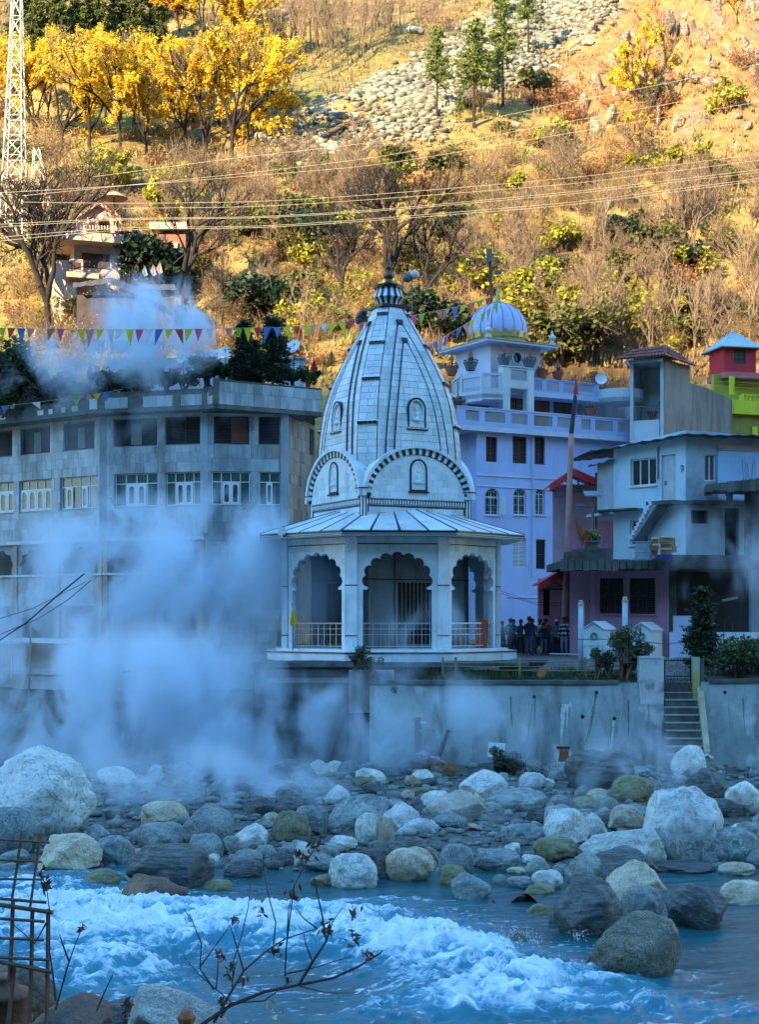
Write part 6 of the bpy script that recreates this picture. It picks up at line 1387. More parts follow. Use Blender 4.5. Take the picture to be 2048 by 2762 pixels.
BL = [(L_(-130, 235, 430, 610), 'pale', 6, 'huge whitish boulder half lost in the steam by the guest house'), (L_(-70, 470, 150, 655), 'blue', 2, 'grey boulder tucked under the huge whitish one'),
 (L_(165, 588, 434, 738), 'tan', 7, 'smooth tan boulder at the water edge behind the steel bars'), (L_(355, 535, 482, 632), 'blue', 3, G1), (L_(420, 585, 582, 708), 'blue', 1, 'blue grey boulder touching the tan one'),
 (L_(580, 535, 816, 672), 'grey', 0, 'large rounded speckled boulder left of the tall grey one'), (L_(775, 458, 1012, 645), 'grey', 4, 'tall rounded grey granite boulder rising from the steam'), (L_(605, 437, 818, 555), 'tan', 2, 'cream boulder blurred by steam behind the speckled one'), (L_(772, 465, 858, 545), 'dark', 1, G3),
 (L_(550, 632, 915, 815), 'dark', 9, 'dark striped slab with pale edge leaning at the water edge'), (L_(365, 730, 545, 825), 'olive', 3, 'olive grey boulder at the water edge before the striped slab'), (L_(818, 575, 972, 690), 'grey', 5, G1), (L_(965, 580, 1047, 650), 'grey', 0, G1), (L_(1008, 640, 1142, 718), 'grey', 1, G1), (L_(1112, 620, 1202, 695), 'blue', 2, G1), (L_(1165, 655, 1292, 722), 'dark', 3, G3), (L_(1208, 610, 1292, 670), 'blue', 4, G1),
 (L_(1020, 530, 1165, 640), 'pale', 8, G2), (L_(1185, 478, 1352, 618), 'olive', 5, 'rounded boulder with mossy top in thin steam'), (L_(1270, 450, 1425, 570), 'blue', 9, G1), (L_(1425, 420, 1655, 565), 'blue', 10, 'striated grey boulder behind the mossy one'), (L_(1545, 485, 1665, 605), 'pale', 1, G2), (L_(1280, 608, 1352, 700), 'pale', 7, G2), (L_(1345, 615, 1478, 695), 'blue', 0, G1), (L_(1318, 658, 1472, 735), 'blue', 3, G1),
 (L_(1432, 668, 1638, 808), 'pale', 2, 'bright whitish boulder standing in the shallow water'), (L_(1568, 612, 1690, 745), 'dark', 4, 'dark grey boulder leaning on the whitish one in the shallows'), (L_(975, 688, 1145, 762), 'dark', 2, G3), (L_(868, 668, 932, 715), 'grey', 1, G1), (L_(933, 683, 977, 722), 'grey', 3, G1), (L_(990, 655, 1030, 690), 'blue', 3, G1), (L_(1040, 700, 1130, 740), 'grey', 5, G1),
 (R_(-10, 645, 68, 768), 'dark', 5, G3), (R_(32, 645, 240, 782), 'tan', 0, 'large pale rounded boulder beside the dark one at the water edge'), (R_(36, 590, 216, 680), 'dark', 1, 'black smooth boulder behind the large pale rounded one'), (R_(72, 510, 272, 620), 'pale', 3, G2), (R_(212, 390, 442, 505), 'tan', 8, 'cream boulder with brown end below the garbage heap'), (R_(355, 300, 563, 415), 'pale', 6, 'whitish faceted boulder above the cream one'), (R_(455, 380, 722, 475), 'blue', 4, 'long flat blue grey boulder right of the cream one'), (R_(388, 390, 458, 465), 'tan', 10, G2), (R_(608, 303, 722, 370), 'pale', 2, G2),
 (R_(806, 222, 1114, 400), 'dark', 0, 'big dark boulder lying at the foot of the river wall'), (R_(1012, 322, 1184, 425), 'olive', 2, G1), (R_(1272, 190, 1424, 310), 'pale', 11, 'broken pale block at the foot of the stair'), (R_(1506, 348, 1690, 485), 'pale', 4, 'pale blue rounded boulder beyond the rubble'), (R_(1150, 396, 1492, 700), 'pale', 5, 'tall pale veined boulder shaped like a hump'),
 (R_(702, 472, 905, 620), 'pale', 7, 'pale angular boulder veiled by steam'), (R_(872, 483, 995, 590), 'pale', 10, G2), (R_(872, 555, 1240, 725), 'pale', 12, 'broad whitish boulder before the tall veined one'), (R_(885, 642, 1184, 790), 'dark', 8, 'dark layered slab wedged under the broad whitish boulder'), (R_(1422, 556, 1665, 708), 'blue', 1, 'large smooth blue green boulder right of the veined one'), (R_(998, 450, 1164, 560), 'tan', 11, 'tan angular boulder in the steam'), (R_(668, 595, 864, 700), 'olive', 0, G4), (R_(418, 643, 618, 732), 'blue', 5, G1), (R_(262, 622, 408, 745), 'grey', 2, G1), (R_(638, 678, 748, 772), 'grey', 3, G1), (R_(812, 660, 964, 795), 'grey', 4, 'round grey boulder between the slab and the water'), (R_(552, 760, 674, 812), 'blue', 0, G1), (R_(492, 745, 552, 795), 'grey', 1, G1), (R_(266, 710, 385, 808), 'olive', 9, G4), (R_(312, 748, 484, 862), 'blue', 8, 'dark teal boulder standing in the shallows'), (R_(666, 735, 800, 818), 'pale', 0, G2),
 (R_(902, 373, 1008, 428), 'tan', 1, G2), (R_(958, 413, 1044, 478), 'olive', 3, G1), (R_(-5, 418, 142, 490), 'blue', 6, G1), (R_(126, 408, 192, 480), 'dark', 3, G3), (R_(182, 383, 304, 458), 'pale', 5, G2), (R_(532, 532, 714, 618), 'blue', 2, G1), (R_(-20, 500, 64, 655), 'tan', 5, G2), (R_(236, 478, 374, 548), 'blue', 3, G1), (R_(182, 628, 258, 705), 'olive', 4, G4), (R_(1402, 648, 1484, 708), 'blue', 2, G1), (R_(1548, 518, 1655, 580), 'blue', 5, G1), (R_(1476, 698, 1634, 752), 'tan', 1, 'flat tan stone at the right water edge'), (R_(755, 700, 820, 750), 'blue', 5, G1), (R_(555, 715, 640, 750), 'tan', 0, G2), (R_(1160, 700, 1460, 745), 'dark', 2, 'low dark ledge at the water edge below the veined boulder'), (R_(730, 440, 830, 500), 'blue', 4, G1), (R_(840, 405, 960, 460), 'olive', 1, G1), (R_(1340, 290, 1500, 420), 'dark', 10, 'dark rubble hump by the stair foot'), (R_(1480, 440, 1600, 500), 'dark', 7, G3), (R_(1600, 640, 1700, 720), 'blue', 3, G1)]
for (b, tone, pr, lb) in BL: boulder(*b, tone, pr, lb, GR.get(lb))
WR = [(L_(455, 770, 815, 975), 'wet', 10, 'dark wedge shaped rock with brown wet side in the rapids', .5), (R_(757, 772, 1055, 1040), 'dark', 6, 'big dark rock standing in the river', .1), (R_(966, 708, 1220, 900), 'tan', 8, 'tan and black rock perched between dark river rocks', .1), (R_(1056, 812, 1230, 960), 'grey', 0, 'rounded dark grey rock in the river beside the big dark one', 0), (R_(1250, 808, 1496, 1000), 'dark', 9, 'slanting striped rock in the river', .35), (R_(1486, 785, 1700, 890), 'tan', 2, 'tan rock in the water near the right bank', 0), (R_(905, 965, 1315, 1245), 'granite', 4, 'large lichen speckled rock splitting the current', -.25), (R_(550, 1008, 648, 1095), 'granite', 11, 'small rock topped by white water in the rapids', 0), (R_(636, 792, 764, 850), 'olive', 1, 'olive stone in the shallows by the maroon cloth', 0), (R_(640, 876, 745, 940), 'olive', 3, 'ochre stone just breaking the surface by the maroon cloth', 0), (R_(962, 1036, 1075, 1115), 'olive', 2, 'yellow ochre rock under the lichen speckled one', 0), (L_(1355, 748, 1505, 806), 'olive', 4, 'flat olive stone beside the whitish boulder in the shallows', 0), (L_(885, 772, 1015, 838), 'olive', 5, 'wet olive stone before the striped slab', 0), (L_(1200, 948, 1490, 1040), 'olive', 0, 'olive hump of rock just under the rapids', 0), (R_(260, 1070, 480, 1120), 'olive', 3, 'low dark hump awash in the white water', 0), (R_(735, 890, 790, 980), 'granite', 3, 'small brown rock at the shoulder of the big dark one', 0)]
for (b, tone, pr, lb, tl) in WR: boulder(*b, tone, pr, lb, None, -.12, tl)
# near bank rocks at the lower left
for (x0, y0, x1, y1, D, tone, pr, lb) in ((-60, 2620, 150, 2800, 20.5, 'wet', 2, 'dark near bank rock behind the steel bars'), (80, 2700, 300, 2850, 18.5, 'wet', 4, 'brown wet near bank rock at the foot of the steel bars'), (265, 2705, 400, 2800, 20, 'dark', 1, 'low dark near bank rock beside the white water'), (340, 2685, 620, 2860, 19.5, 'grey', 12, 'flat grey near bank rock beside the twigs')):
    w = (x1-x0)/F*D; h = (y1-y0)/F*D; c = P((x0+x1)/2, (y0+y1)/2, D); o = bpy.data.objects.new('boulder', rock_mesh(pr, tone)); COL.objects.link(o); o.location = c; o.scale = (w*.52, w*.5, h*.6); tag(o, lb, 'boulder')
for i in range(70):
    y = random.uniform(47, 58.4); x = random.uniform(-.27, .26)*y; s = random.uniform(.28, .62); tone, lb = random.choice((('blue', G1), ('grey', G1), ('pale', G2), ('dark', G3), ('grey', G1), ('pale', G2)))
    o = bpy.data.objects.new('boulder', rock_mesh(random.randrange(13), tone)); COL.objects.link(o); o.location = (x, y, float(bank_h(x, y))+s*.25); o.scale = (s*random.uniform(.9, 1.5), s, s*random.uniform(.6, .9)); o.rotation_euler = (random.uniform(-.2, .2), random.uniform(-.3, .3), random.uniform(0, 6)); wh = where(x/y*F+HX); tag(o, lb+' '+wh, 'boulder', GR[lb]+' '+wh)
# smaller stones filling the bank
r = np.random.default_rng(12); cnt = 0
while cnt < 205:
    y = 41.6+r.random()**1.3*17.5; x = r.uniform(-.275, .285)*y; s = r.uniform(.11, .34)*(1.25 if r.random() > .85 else 1)
    tone = r.choice(['grey', 'blue', 'blue', 'pale', 'tan', 'olive', 'dark'])
    o = bpy.data.objects.new('river_stone', rock_mesh(int(r.integers(0, 8)), str(tone))); COL.objects.link(o); z = float(bank_h(x, y))
    o.location = (x, y, z+s*.2); o.scale = (s*r.uniform(.9, 1.5), s*r.uniform(.8, 1.2), s*r.uniform(.5, .9)); o.rotation_euler = (r.uniform(-.2, .2), r.uniform(-.2, .2), r.uniform(0, 6.3))
    tn = {'grey': 'grey', 'blue': 'blue grey', 'pale': 'whitish', 'tan': 'tan', 'olive': 'olive', 'dark': 'dark'}[str(tone)]
    wh = where(x/y*F+HX); tag(o, f'small {tn} river stone lying between the boulders {wh}', 'stone', f'small {tn} stones {wh}'); cnt += 1

# ------------------------------------------------------------------ river
RX = np.arange(-17.0, 17.01, .062); RY = np.arange(17.0, 46.5, .062)
X, Y = np.meshgrid(RX, RY); PXX = X/Y*F+HX; PYY = HY+HC/Y*F
def blob(cx, cy, rx, ry): return np.exp(-(((PXX-cx)/rx)**2+((PYY-cy)/ry)**2))
fx = X*.94+Y*.34; fy = -X*.34+Y*.94                      # flow axes
wx = fx+.8*fbm(fx*.25, fy*.4, 0, 3, 201); wy = fy+.6*fbm(fx*.3, fy*.35, 0, 3, 202)
zone = np.clip(1.0*blob(60, 2470, 320, 95)+.9*blob(420, 2540, 330, 75)+.8*blob(300, 2650, 330, 60)+.95*blob(900, 2540, 330, 62)+.9*blob(1230, 2600, 260, 80)+.8*blob(1500, 2690, 260, 55)+.75*blob(1180, 2735, 420, 34)+.55*blob(700, 2490, 300, 28)+.5*blob(1900, 2735, 260, 28)+.35*blob(1700, 2640, 200, 20)+.25*blob(1050, 2440, 160, 14), 0, 1.15)
zone = zone*(1-.75*blob(640, 2618, 230, 38))*(1-.7*blob(1600, 2520, 260, 50))*(1-.8*blob(800, 2720, 210, 34))
big = fbm(wx*.35, wy*.9, 0, 3, 211); mid = 1-np.abs(fbm(wx*.8, wy*1.9, 0, 4, 221))*2.0; fine = fbm(wx*2.6, wy*5.2, 0, 4, 231); fin2 = 1-np.abs(fbm(wx*1.7, wy*4.6, .5, 4, 241))*2
calm = .018*fbm(wx*1.6, wy*3.8, 0, 4, 251)+.05*big*.5
s1 = 1-np.abs(fbm(wx*.42, wy*2.9, 0, 4, 271))*2.3; s2 = 1-np.abs(fbm(wx*1.5, wy*7.0, 0, 4, 281))*2.1
Zw = calm+zone*1.35*(.22*big+.24*np.clip(mid, -.5, 1)**2+.07*fine+.07*fin2+.05*s2)+.10*zone
zone_f = zone*(.42+.75*np.clip(s1, -.2, 1))+.22*(s2-.3)*ss(.05, .4, zone)
fm = zone_f*.88+.55*big*zone+.55*(mid-.45)+.45*fin2*zone+.40*fine-.42
foam = ss(.12, 1.25, fm)*ss(.10, .35, zone+.15*fine)
streak_f = ss(.80, 1.0, 1-np.abs(fbm(wx*.55, wy*2.6, 0, 4, 261))*2.4)*.55*ss(.03, .3, zone+.12); foam = np.clip(np.maximum(foam, streak_f), 0, 1)
V = np.stack([X, Y, Zw], -1).reshape(-1, 3); nx = len(RX); i = (np.arange(nx-1)[None, :]+np.arange(len(RY)-1)[:, None]*nx).ravel()
me = np_mesh('river', V, np.stack([i, i+1, i+1+nx, i+nx], 1), [bpy.data.materials.new('river_water')], True)
at = me.attributes.new('foam', 'FLOAT', 'POINT'); at.data.foreach_set('value', foam.ravel().astype(np.float32))
at = me.attributes.new('churn', 'FLOAT', 'POINT'); at.data.foreach_set('value', np.clip(zone*.8+.35*foam+.15*big, 0, 1).ravel().astype(np.float32))
wm = me.materials[0]; wm.use_nodes = True; N = wm.node_tree.nodes; Lk = wm.node_tree.links; b = N['Principled BSDF']
a = N.new('ShaderNodeAttribute'); a.attribute_name = 'foam'
g = N.new('ShaderNodeNewGeometry'); mp = N.new('ShaderNodeMapping'); mp.inputs['Rotation'].default_value = (0, 0, -.35); mp.inputs['Scale'].default_value = (2.2, 8.0, 3.0); Lk.new(g.outputs['Position'], mp.inputs[0])
t = N.new('ShaderNodeTexNoise'); t.inputs['Scale'].default_value = 1.6; t.inputs['Detail'].default_value = 9; t.inputs['Roughness'].default_value = .72; Lk.new(mp.outputs[0], t.inputs['Vector'])
ma = N.new('ShaderNodeMath'); ma.operation = 'MULTIPLY_ADD'; Lk.new(t.outputs[0], ma.inputs[0]); ma.inputs[1].default_value = 2.6; ma.inputs[2].default_value = -1.38
ad = N.new('ShaderNodeMath'); ad.operation = 'ADD'; Lk.new(a.outputs['Fac'], ad.inputs[0]); Lk.new(ma.outputs[0], ad.inputs[1])
rp = N.new('ShaderNodeValToRGB'); rp.color_ramp.elements[0].position = .12; rp.color_ramp.elements[1].position = .85; Lk.new(ad.outputs[0], rp.inputs[0])
gt0 = N.new('ShaderNodeMath'); gt0.operation = 'MULTIPLY'; Lk.new(rp.outputs[0], gt0.inputs[0]); r2 = N.new('ShaderNodeValToRGB'); r2.color_ramp.elements[0].position = .02; r2.color_ramp.elements[1].position = .22; Lk.new(a.outputs['Fac'], r2.inputs[0]); Lk.new(r2.outputs[0], gt0.inputs[1])
a2 = N.new('ShaderNodeAttribute'); a2.attribute_name = 'churn'; cm = N.new('ShaderNodeMix'); cm.data_type = 'RGBA'; Lk.new(a2.outputs['Fac'], cm.inputs[0]); cm.inputs[6].default_value = (.010, .095, .110, 1); cm.inputs[7].default_value = (.06, .31, .41, 1)
c2 = N.new('ShaderNodeMix'); c2.data_type = 'RGBA'; Lk.new(gt0.outputs[0], c2.inputs[0]); Lk.new(cm.outputs[2], c2.inputs[6]); c2.inputs[7].default_value = (.72, .84, .88, 1); Lk.new(c2.outputs[2], b.inputs['Base Color'])
rr_ = N.new('ShaderNodeMath'); rr_.operation = 'MULTIPLY_ADD'; Lk.new(gt0.outputs[0], rr_.inputs[0]); rr_.inputs[1].default_value = .55; rr_.inputs[2].default_value = .12; Lk.new(rr_.outputs[0], b.inputs['Roughness']); b.inputs['IOR'].default_value = 1.33
bp = N.new('ShaderNodeBump'); bp.inputs['Strength'].default_value = .35; bp.inputs['Distance'].default_value = .05; Lk.new(t.outputs[0], bp.inputs['Height']); Lk.new(bp.outputs[0], b.inputs['Normal'])
tag(link('river', me), kind='structure')
# spray where water meets rock: small droplet faces
r = np.random.default_rng(8); sv = []
for cx, cy, n, sx in ((1400, 2530, 420, 50), (1545, 2620, 350, 60), (1390, 2560, 260, 30), (300, 2495, 300, 70), (1560, 2520, 200, 25), (500, 2460, 200, 60)):
    q = ground_at(cx, cy, .1)
    p = np.stack([q.x+r.normal(size=n)*sx*q.y/F*.6, q.y+r.normal(size=n)*.35, .05+np.abs(r.normal(size=n))*.11], 1); sv.append(p)
p = np.concatenate(sv); n = len(p); a1 = r.normal(size=(n, 3))*.008; b1 = r.normal(size=(n, 3))*.008
o = link('spray', np_mesh('spray', np.stack([p-a1, p+b1, p+a1, p-b1], 1).reshape(-1, 3), np.arange(4*n).reshape(n, 4), mat('spray_white', (.8, .85, .86), .5, .05))); tag(o, 'white water droplets thrown up around the river rocks', 'spray', kind='stuff')
m = MB()
n = 9
for j in range(6):
    for i in range(n):
        s, t_ = i/(n-1), j/5; q = P(1330+125*s, 2418+14*math.sin(s*7)+12*t_+8*math.sin(s*3+t_*4), 37.6-.9*t_); m.v.append(q+Vector((0, 0, .10*math.sin(s*5+t_*3)-.05+.1*math.sin(math.pi*s))))
m.f = [(j*n+i, j*n+i+1, (j+1)*n+i+1, (j+1)*n+i) for j in range(5) for i in range(n-1)]; m.m = [0]*len(m.f); obj('wet_cloth', m, mat('maroon_cloth', (.14, .018, .035), .5, .2, 3), smooth=True, label='soaked maroon cloth caught on stones in the shallows', cat='cloth')
# ------------------------------------------------------------------ vegetation prototypes
def seg_mesh(segs, sides=4):
    """list of (p0, p1, r0, r1) -> one mesh"""
    n = len(segs); P0 = np.array([s[0] for s in segs], float); P1 = np.array([s[1] for s in segs], float); R0 = np.array([s[2] for s in segs]); R1 = np.array([s[3] for s in segs])
    d = P1-P0; d /= np.maximum(np.linalg.norm(d, axis=1), 1e-6)[:, None]; ref = np.where(np.abs(d[:, 2:3]) < .9, np.array([[0, 0, 1.0]]), np.array([[1.0, 0, 0]]))
    a = np.cross(d, ref); a /= np.linalg.norm(a, axis=1)[:, None]; b = np.cross(d, a); V = []
    for Pp, R in ((P0, R0), (P1, R1)):
        for k in range(sides):
            w = 2*math.pi*k/sides; V.append(Pp+(a*math.cos(w)+b*math.sin(w))*R[:, None])
    V = np.stack(V, 1).reshape(-1, 3); base = np.arange(n)[:, None]*2*sides; Fs = []
    for k in range(sides): Fs.append(np.concatenate([base+k, base+(k+1) % sides, base+sides+(k+1) % sides, base+sides+k], 1))
    return V, np.concatenate(Fs)
def grow(R, H, trunk=.28, r0=.22, spread=.75, levels=5, kids=(3, 4), up=.25, droop=0.0, lenf=.68, minr=.016):
    segs = []; tips = []
    def br(p, d, L, r, lv):
        n = 4 if lv < 2 else 3; q = p.copy(); pts = [q.copy()]
        for i in range(n):
            d = d+R.normal(size=3)*(.16 if lv else .06)+np.array([0, 0, up*.35 if lv else .05])-np.array([0, 0, droop*lv*.05]); d /= np.linalg.norm(d)
            nq = q+d*L/n; ra = max(r*(1-.45*i/n), minr); rb = max(r*(1-.45*(i+1)/n), minr*.8); segs.append((q.copy(), nq.copy(), ra, rb)); q = nq; pts.append(q.copy())
            if lv and lv < levels and R.random() < .5: kid(q, d, L*R.uniform(.45, .75), rb*.6, lv+1)
        if lv < levels:
            for _ in range(R.integers(*kids)+ (1 if lv == 0 else 0)): kid(q, d, L*lenf*R.uniform(.8, 1.15) if lv else H*.34*R.uniform(.8, 1.2), r*.64, lv+1)
        else: tips.append((q.copy(), d.copy()))
    def kid(q, d, L, r, lv):
        e = R.normal(size=3); e -= d*np.dot(e, d); e /= np.linalg.norm(e); s = spread*R.uniform(.6, 1.2); nd = d*math.cos(s)+e*math.sin(s); br(q, nd/np.linalg.norm(nd), L, r, lv)
    br(np.zeros(3), np.array([R.normal()*.05, R.normal()*.05, 1.0]), H*trunk, r0, 0)
    return segs, tips
bark_dk = mat('dark_bark', (.026, .019, .015), .95, .3, 3, coords='obj'); bark_md = mat('brown_bark', (.15, .10, .065), .95, .3, 3, coords='obj'); twig_m = mat('dry_twig', (.24, .165, .10), .95, .25, 2, coords='obj', island=.3)
def tree_proto(name, mats, seed, H, label='x', leaf=None, **kw):
    R = np.random.default_rng(seed); segs, tips = grow(R, H, **kw); zmax = max(s[1][2] for s in segs); k = H/zmax
    segs = [(a*k, b*k, c, d) for a, b, c, d in segs]; tips = [(a*k, d) for a, d in tips]
    big = [s for s in segs if s[2] > .055]; small = [s for s in segs if s[2] <= .055]
    t = bpy.data.objects.new(name, None); COL.objects.link(t)
    V, Fc = seg_mesh(big, 6); o = bpy.data.objects.new('trunk', np_mesh('trunk', V, Fc, mats[0], True)); COL.objects.link(o); o.parent = t
    V, Fc = seg_mesh(small, 3); o = bpy.data.objects.new('twigs', np_mesh('twigs', V, Fc, mats[1])); COL.objects.link(o); o.parent = t; tag(o, kind=None)
    if leaf:
        n, size, lm, keep = leaf; idx = R.integers(0, len(small), n); c = []
        P0 = np.array([s[0] for s in small]); P1 = np.array([s[1] for s in small]); u = R.random(n)[:, None]; c = P0[idx]*(1-u)+P1[idx]*u+R.normal(size=(n, 3))*size*.9
        nz_ = fbm(c[:, 0]*.45, c[:, 1]*.45, c[:, 2]*.45, 2, seed); c = c[nz_ > keep]; n = len(c)
        a = R.normal(size=(n, 3)); a /= np.linalg.norm(a, axis=1)[:, None]; b = np.cross(a, R.normal(size=(n, 3))); b /= np.linalg.norm(b, axis=1)[:, None]; s = size*R.uniform(.5, 1.2, n)[:, None]
        V, Fc = leaves_mesh(c, a*s, b*s*.75); o = bpy.data.objects.new('crown', np_mesh('crown', V, Fc, lm)); COL.objects.link(o); o.parent = t
    t['H'] = H; return t
yl_leaf = mat('golden_leaf', (.74, .47, .02), .7, .3, .6, island=.4, transl=.45, coords='obj', col2=(.92, .72, .06))
yl_leaf2 = mat('orange_leaf', (.60, .22, .015), .7, .3, .6, island=.45, transl=.35, coords='obj', col2=(.80, .42, .02))
ygreen_leaf = mat('yellow_green_leaf', (.30, .30, .03), .7, .3, .8, island=.5, transl=.35, coords='obj', col2=(.50, .45, .05))
olive_leaf = mat('olive_leaf', (.085, .10, .025), .7, .3, .8, island=.5, transl=.3, coords='obj', col2=(.20, .19, .05))
tan_leaf = mat('dry_tan_leaf', (.34, .21, .09), .8, .3, .8, island=.5, transl=.3, coords='obj', col2=(.48, .33, .13))
rust_leaf = mat('rusty_leaf', (.34, .14, .05), .8, .3, .8, island=.5, transl=.3, coords='obj', col2=(.46, .24, .09))
pine_leaf = mat('pine_needle', (.10, .16, .025), .7, .3, .8, island=.5, transl=.35, coords='obj', col2=(.24, .28, .05))
deodar_leaf = mat('deodar_needle', (.06, .09, .02), .7, .3, .6, island=.6, transl=.3, coords='obj', col2=(.19, .21, .05))
BARE = [tree_proto('bare_tree', (bark_dk, bark_dk), 11+i, 14.0, r0=.46, spread=.62, levels=5, kids=(2, 4), trunk=.30, up=.22, minr=.026) for i in range(3)]
BARE2 = [tree_proto('bare_tree', (bark_md, twig_m), 31+i, 9.0, r0=.20, spread=.55, levels=5, kids=(2, 4), trunk=.22, up=.30) for i in range(3)]
THIN = [tree_proto('thin_bare_tree', (bark_md, twig_m), 51+i, 9.0, r0=.13, spread=.32, levels=4, kids=(2, 3), trunk=.42, up=.55) for i in range(2)]
YEL = [tree_proto('golden_tree', (bark_dk, bark_md), 71+i, 12.0, leaf=(22000, .125, yl_leaf if i < 2 else yl_leaf2, -.10), r0=.22, spread=.48, levels=4, kids=(3, 4), trunk=.20, up=.35, minr=.02) for i in range(3)]
YELS = [tree_proto('golden_tree', (bark_dk, bark_md), 95, 12.0, leaf=(12000, .17, yl_leaf, -.06), r0=.20, spread=.5, levels=4, kids=(3, 4), trunk=.35, up=.35, minr=.02)]
def conifer(name, seed, H, leafm, bare, rad, n_w, clump, size, taper=1.0, barkm=None):
    R = np.random.default_rng(seed); t = bpy.data.objects.new(name, None); COL.objects.link(t); segs = []; C = []; A_ = []; B_ = []
    for i in range(10): segs.append((np.array([.03*math.sin(i), .02*math.cos(i*2), H*i/10]), np.array([.03*math.sin(i+1), .02*math.cos(i*2+2), H*(i+1)/10]), .20*(1-.085*i), .20*(1-.085*(i+1))))
    for w in range(n_w):
        f = bare+(1-bare)*w/n_w; z = H*f; L = rad*((1-(f-bare)/(1-bare))**taper*.9+.12)*R.uniform(.75, 1.2)
        for j in range(R.integers(4, 7)):
            a = R.uniform(0, 6.28); d = np.array([math.cos(a), math.sin(a), R.uniform(-.25, .35)]); q = np.array([0, 0, z]); e = q+d*L; segs.append((q, e, .045, .015))
            m_ = max(4, int(clump*L)); s = R.random(m_)**.7; c = q+d*L*s[:, None]+R.normal(size=(m_, 3))*np.array([.22, .22, .13])*(.5+L*.25); C.append(c)
            ax = d[None, :]*.7+R.normal(size=(m_, 3))*.55+np.array([0, 0, .15]); ax /= np.linalg.norm(ax, axis=1)[:, None]; bx = np.cross(ax, R.normal(size=(m_, 3))); bx /= np.linalg.norm(bx, axis=1)[:, None]; sz = size*R.uniform(.6, 1.2, m_)[:, None]; A_.append(ax*sz); B_.append(bx*sz*.33)
    V, Fc = seg_mesh(segs, 5); o = bpy.data.objects.new('trunk', np_mesh('trunk', V, Fc, barkm or bark_dk, True)); COL.objects.link(o); o.parent = t
    V, Fc = leaves_mesh(np.concatenate(C), np.concatenate(A_), np.concatenate(B_)); o = bpy.data.objects.new('crown', np_mesh('crown', V, Fc, leafm)); COL.objects.link(o); o.parent = t; t['H'] = H; return t
PINE = [conifer('pine_tree', 201+i, 11.0, pine_leaf, .42, 2.1, 18, 15, .30, .55) for i in range(2)]
DEOD = [conifer('deodar_tree', 211+i, 13.0, deodar_leaf, .06, 3.4, 30, 30, .42, .9) for i in range(2)]
def bush_proto(name, seed, leafm, n, size, rx, h, lobes=9, stems=True, keep=-1.0):
    R = np.random.default_rng(seed); t = bpy.data.objects.new(name, None); COL.objects.link(t); C = []; segs = []
    for i in range(lobes):
        a = R.uniform(0, 6.28); rr = R.random()**.6*rx*.75; c0 = np.array([rr*math.cos(a), rr*math.sin(a), h*R.uniform(.30, .82)]); s = np.array([rx*.42, rx*.42, h*.24])*R.uniform(.6, 1.15)
        q = R.normal(size=(n//lobes, 3)); q /= np.linalg.norm(q, axis=1)[:, None]; q *= (R.random(len(q))**.35)[:, None]; C.append(c0+q*s)
        segs.append((np.array([R.normal()*.08, R.normal()*.08, -.3]), c0*np.array([.6, .6, .6]), .05, .03)); segs.append((c0*.6, c0, .03, .012))
        for _ in range(5): e = c0+R.normal(size=3)*s*.9; segs.append((c0*.8, e, .018, .008))
    c = np.concatenate(C); c = c[fbm(c[:, 0]*1.4, c[:, 1]*1.4, c[:, 2]*1.4, 2, seed) > keep]; m_ = len(c); a = R.normal(size=(m_, 3)); a /= np.linalg.norm(a, axis=1)[:, None]; b = np.cross(a, R.normal(size=(m_, 3))); b /= np.linalg.norm(b, axis=1)[:, None]; s = size*R.uniform(.5, 1.25, m_)[:, None]
    V, Fc = seg_mesh(segs, 4); o = bpy.data.objects.new('stems', np_mesh('stems', V, Fc, bark_md)); COL.objects.link(o); o.parent = t
    V, Fc = leaves_mesh(c, a*s, b*s*.65); o = bpy.data.objects.new('crown', np_mesh('crown', V, Fc, leafm)); COL.objects.link(o); o.parent = t; t['H'] = h; return t
def fan_proto(name, seed, n, h, w, tm, leaf=None):
    R = np.random.default_rng(seed); t = bpy.data.objects.new(name, None); COL.objects.link(t); segs = []
    for i in range(n):
        a = R.uniform(0, 6.28); L = h*R.uniform(.5, 1.05); sp_ = w*R.random()**.7; q = np.array([R.normal()*.15, R.normal()*.15, -.1]); d = np.array([math.cos(a)*sp_, math.sin(a)*sp_, 1.0]); d /= np.linalg.norm(d); r_ = R.uniform(.012, .022)
        for k in range(4):
            e = q+d*L/4; segs.append((q, e, r_*(1-.2*k), r_*(.8-.2*k))); q = e; d = d+R.normal(size=3)*.13+np.array([math.cos(a)*.05, math.sin(a)*.05, .02]); d /= np.linalg.norm(d)
            if k > 0:
                for _ in range(2): d2 = d+R.normal(size=3)*.5; d2 /= np.linalg.norm(d2); segs.append((q, q+d2*L*.2, .011, .005))
    V, Fc = seg_mesh(segs, 3); o = bpy.data.objects.new('stems', np_mesh('stems', V, Fc, tm)); COL.objects.link(o); o.parent = t
    if leaf:
        c = np.array([s[1] for s in segs]); c = np.repeat(c[R.random(len(c)) < leaf[2]], 2, 0); c = c+R.normal(size=c.shape)*.12; m_ = len(c); a = R.normal(size=(m_, 3)); a /= np.linalg.norm(a, axis=1)[:, None]; b = np.cross(a, R.normal(size=(m_, 3))); b /= np.linalg.norm(b, axis=1)[:, None]
        V, Fc = leaves_mesh(c, a*leaf[1], b*leaf[1]*.6); o = bpy.data.objects.new('crown', np_mesh('crown', V, Fc, leaf[0])); COL.objects.link(o); o.parent = t
    t['H'] = h; return t
tw_pale = mat('pale_dry_stem', (.42, .29, .12), .95, .3, 2, coords='obj', island=.3)
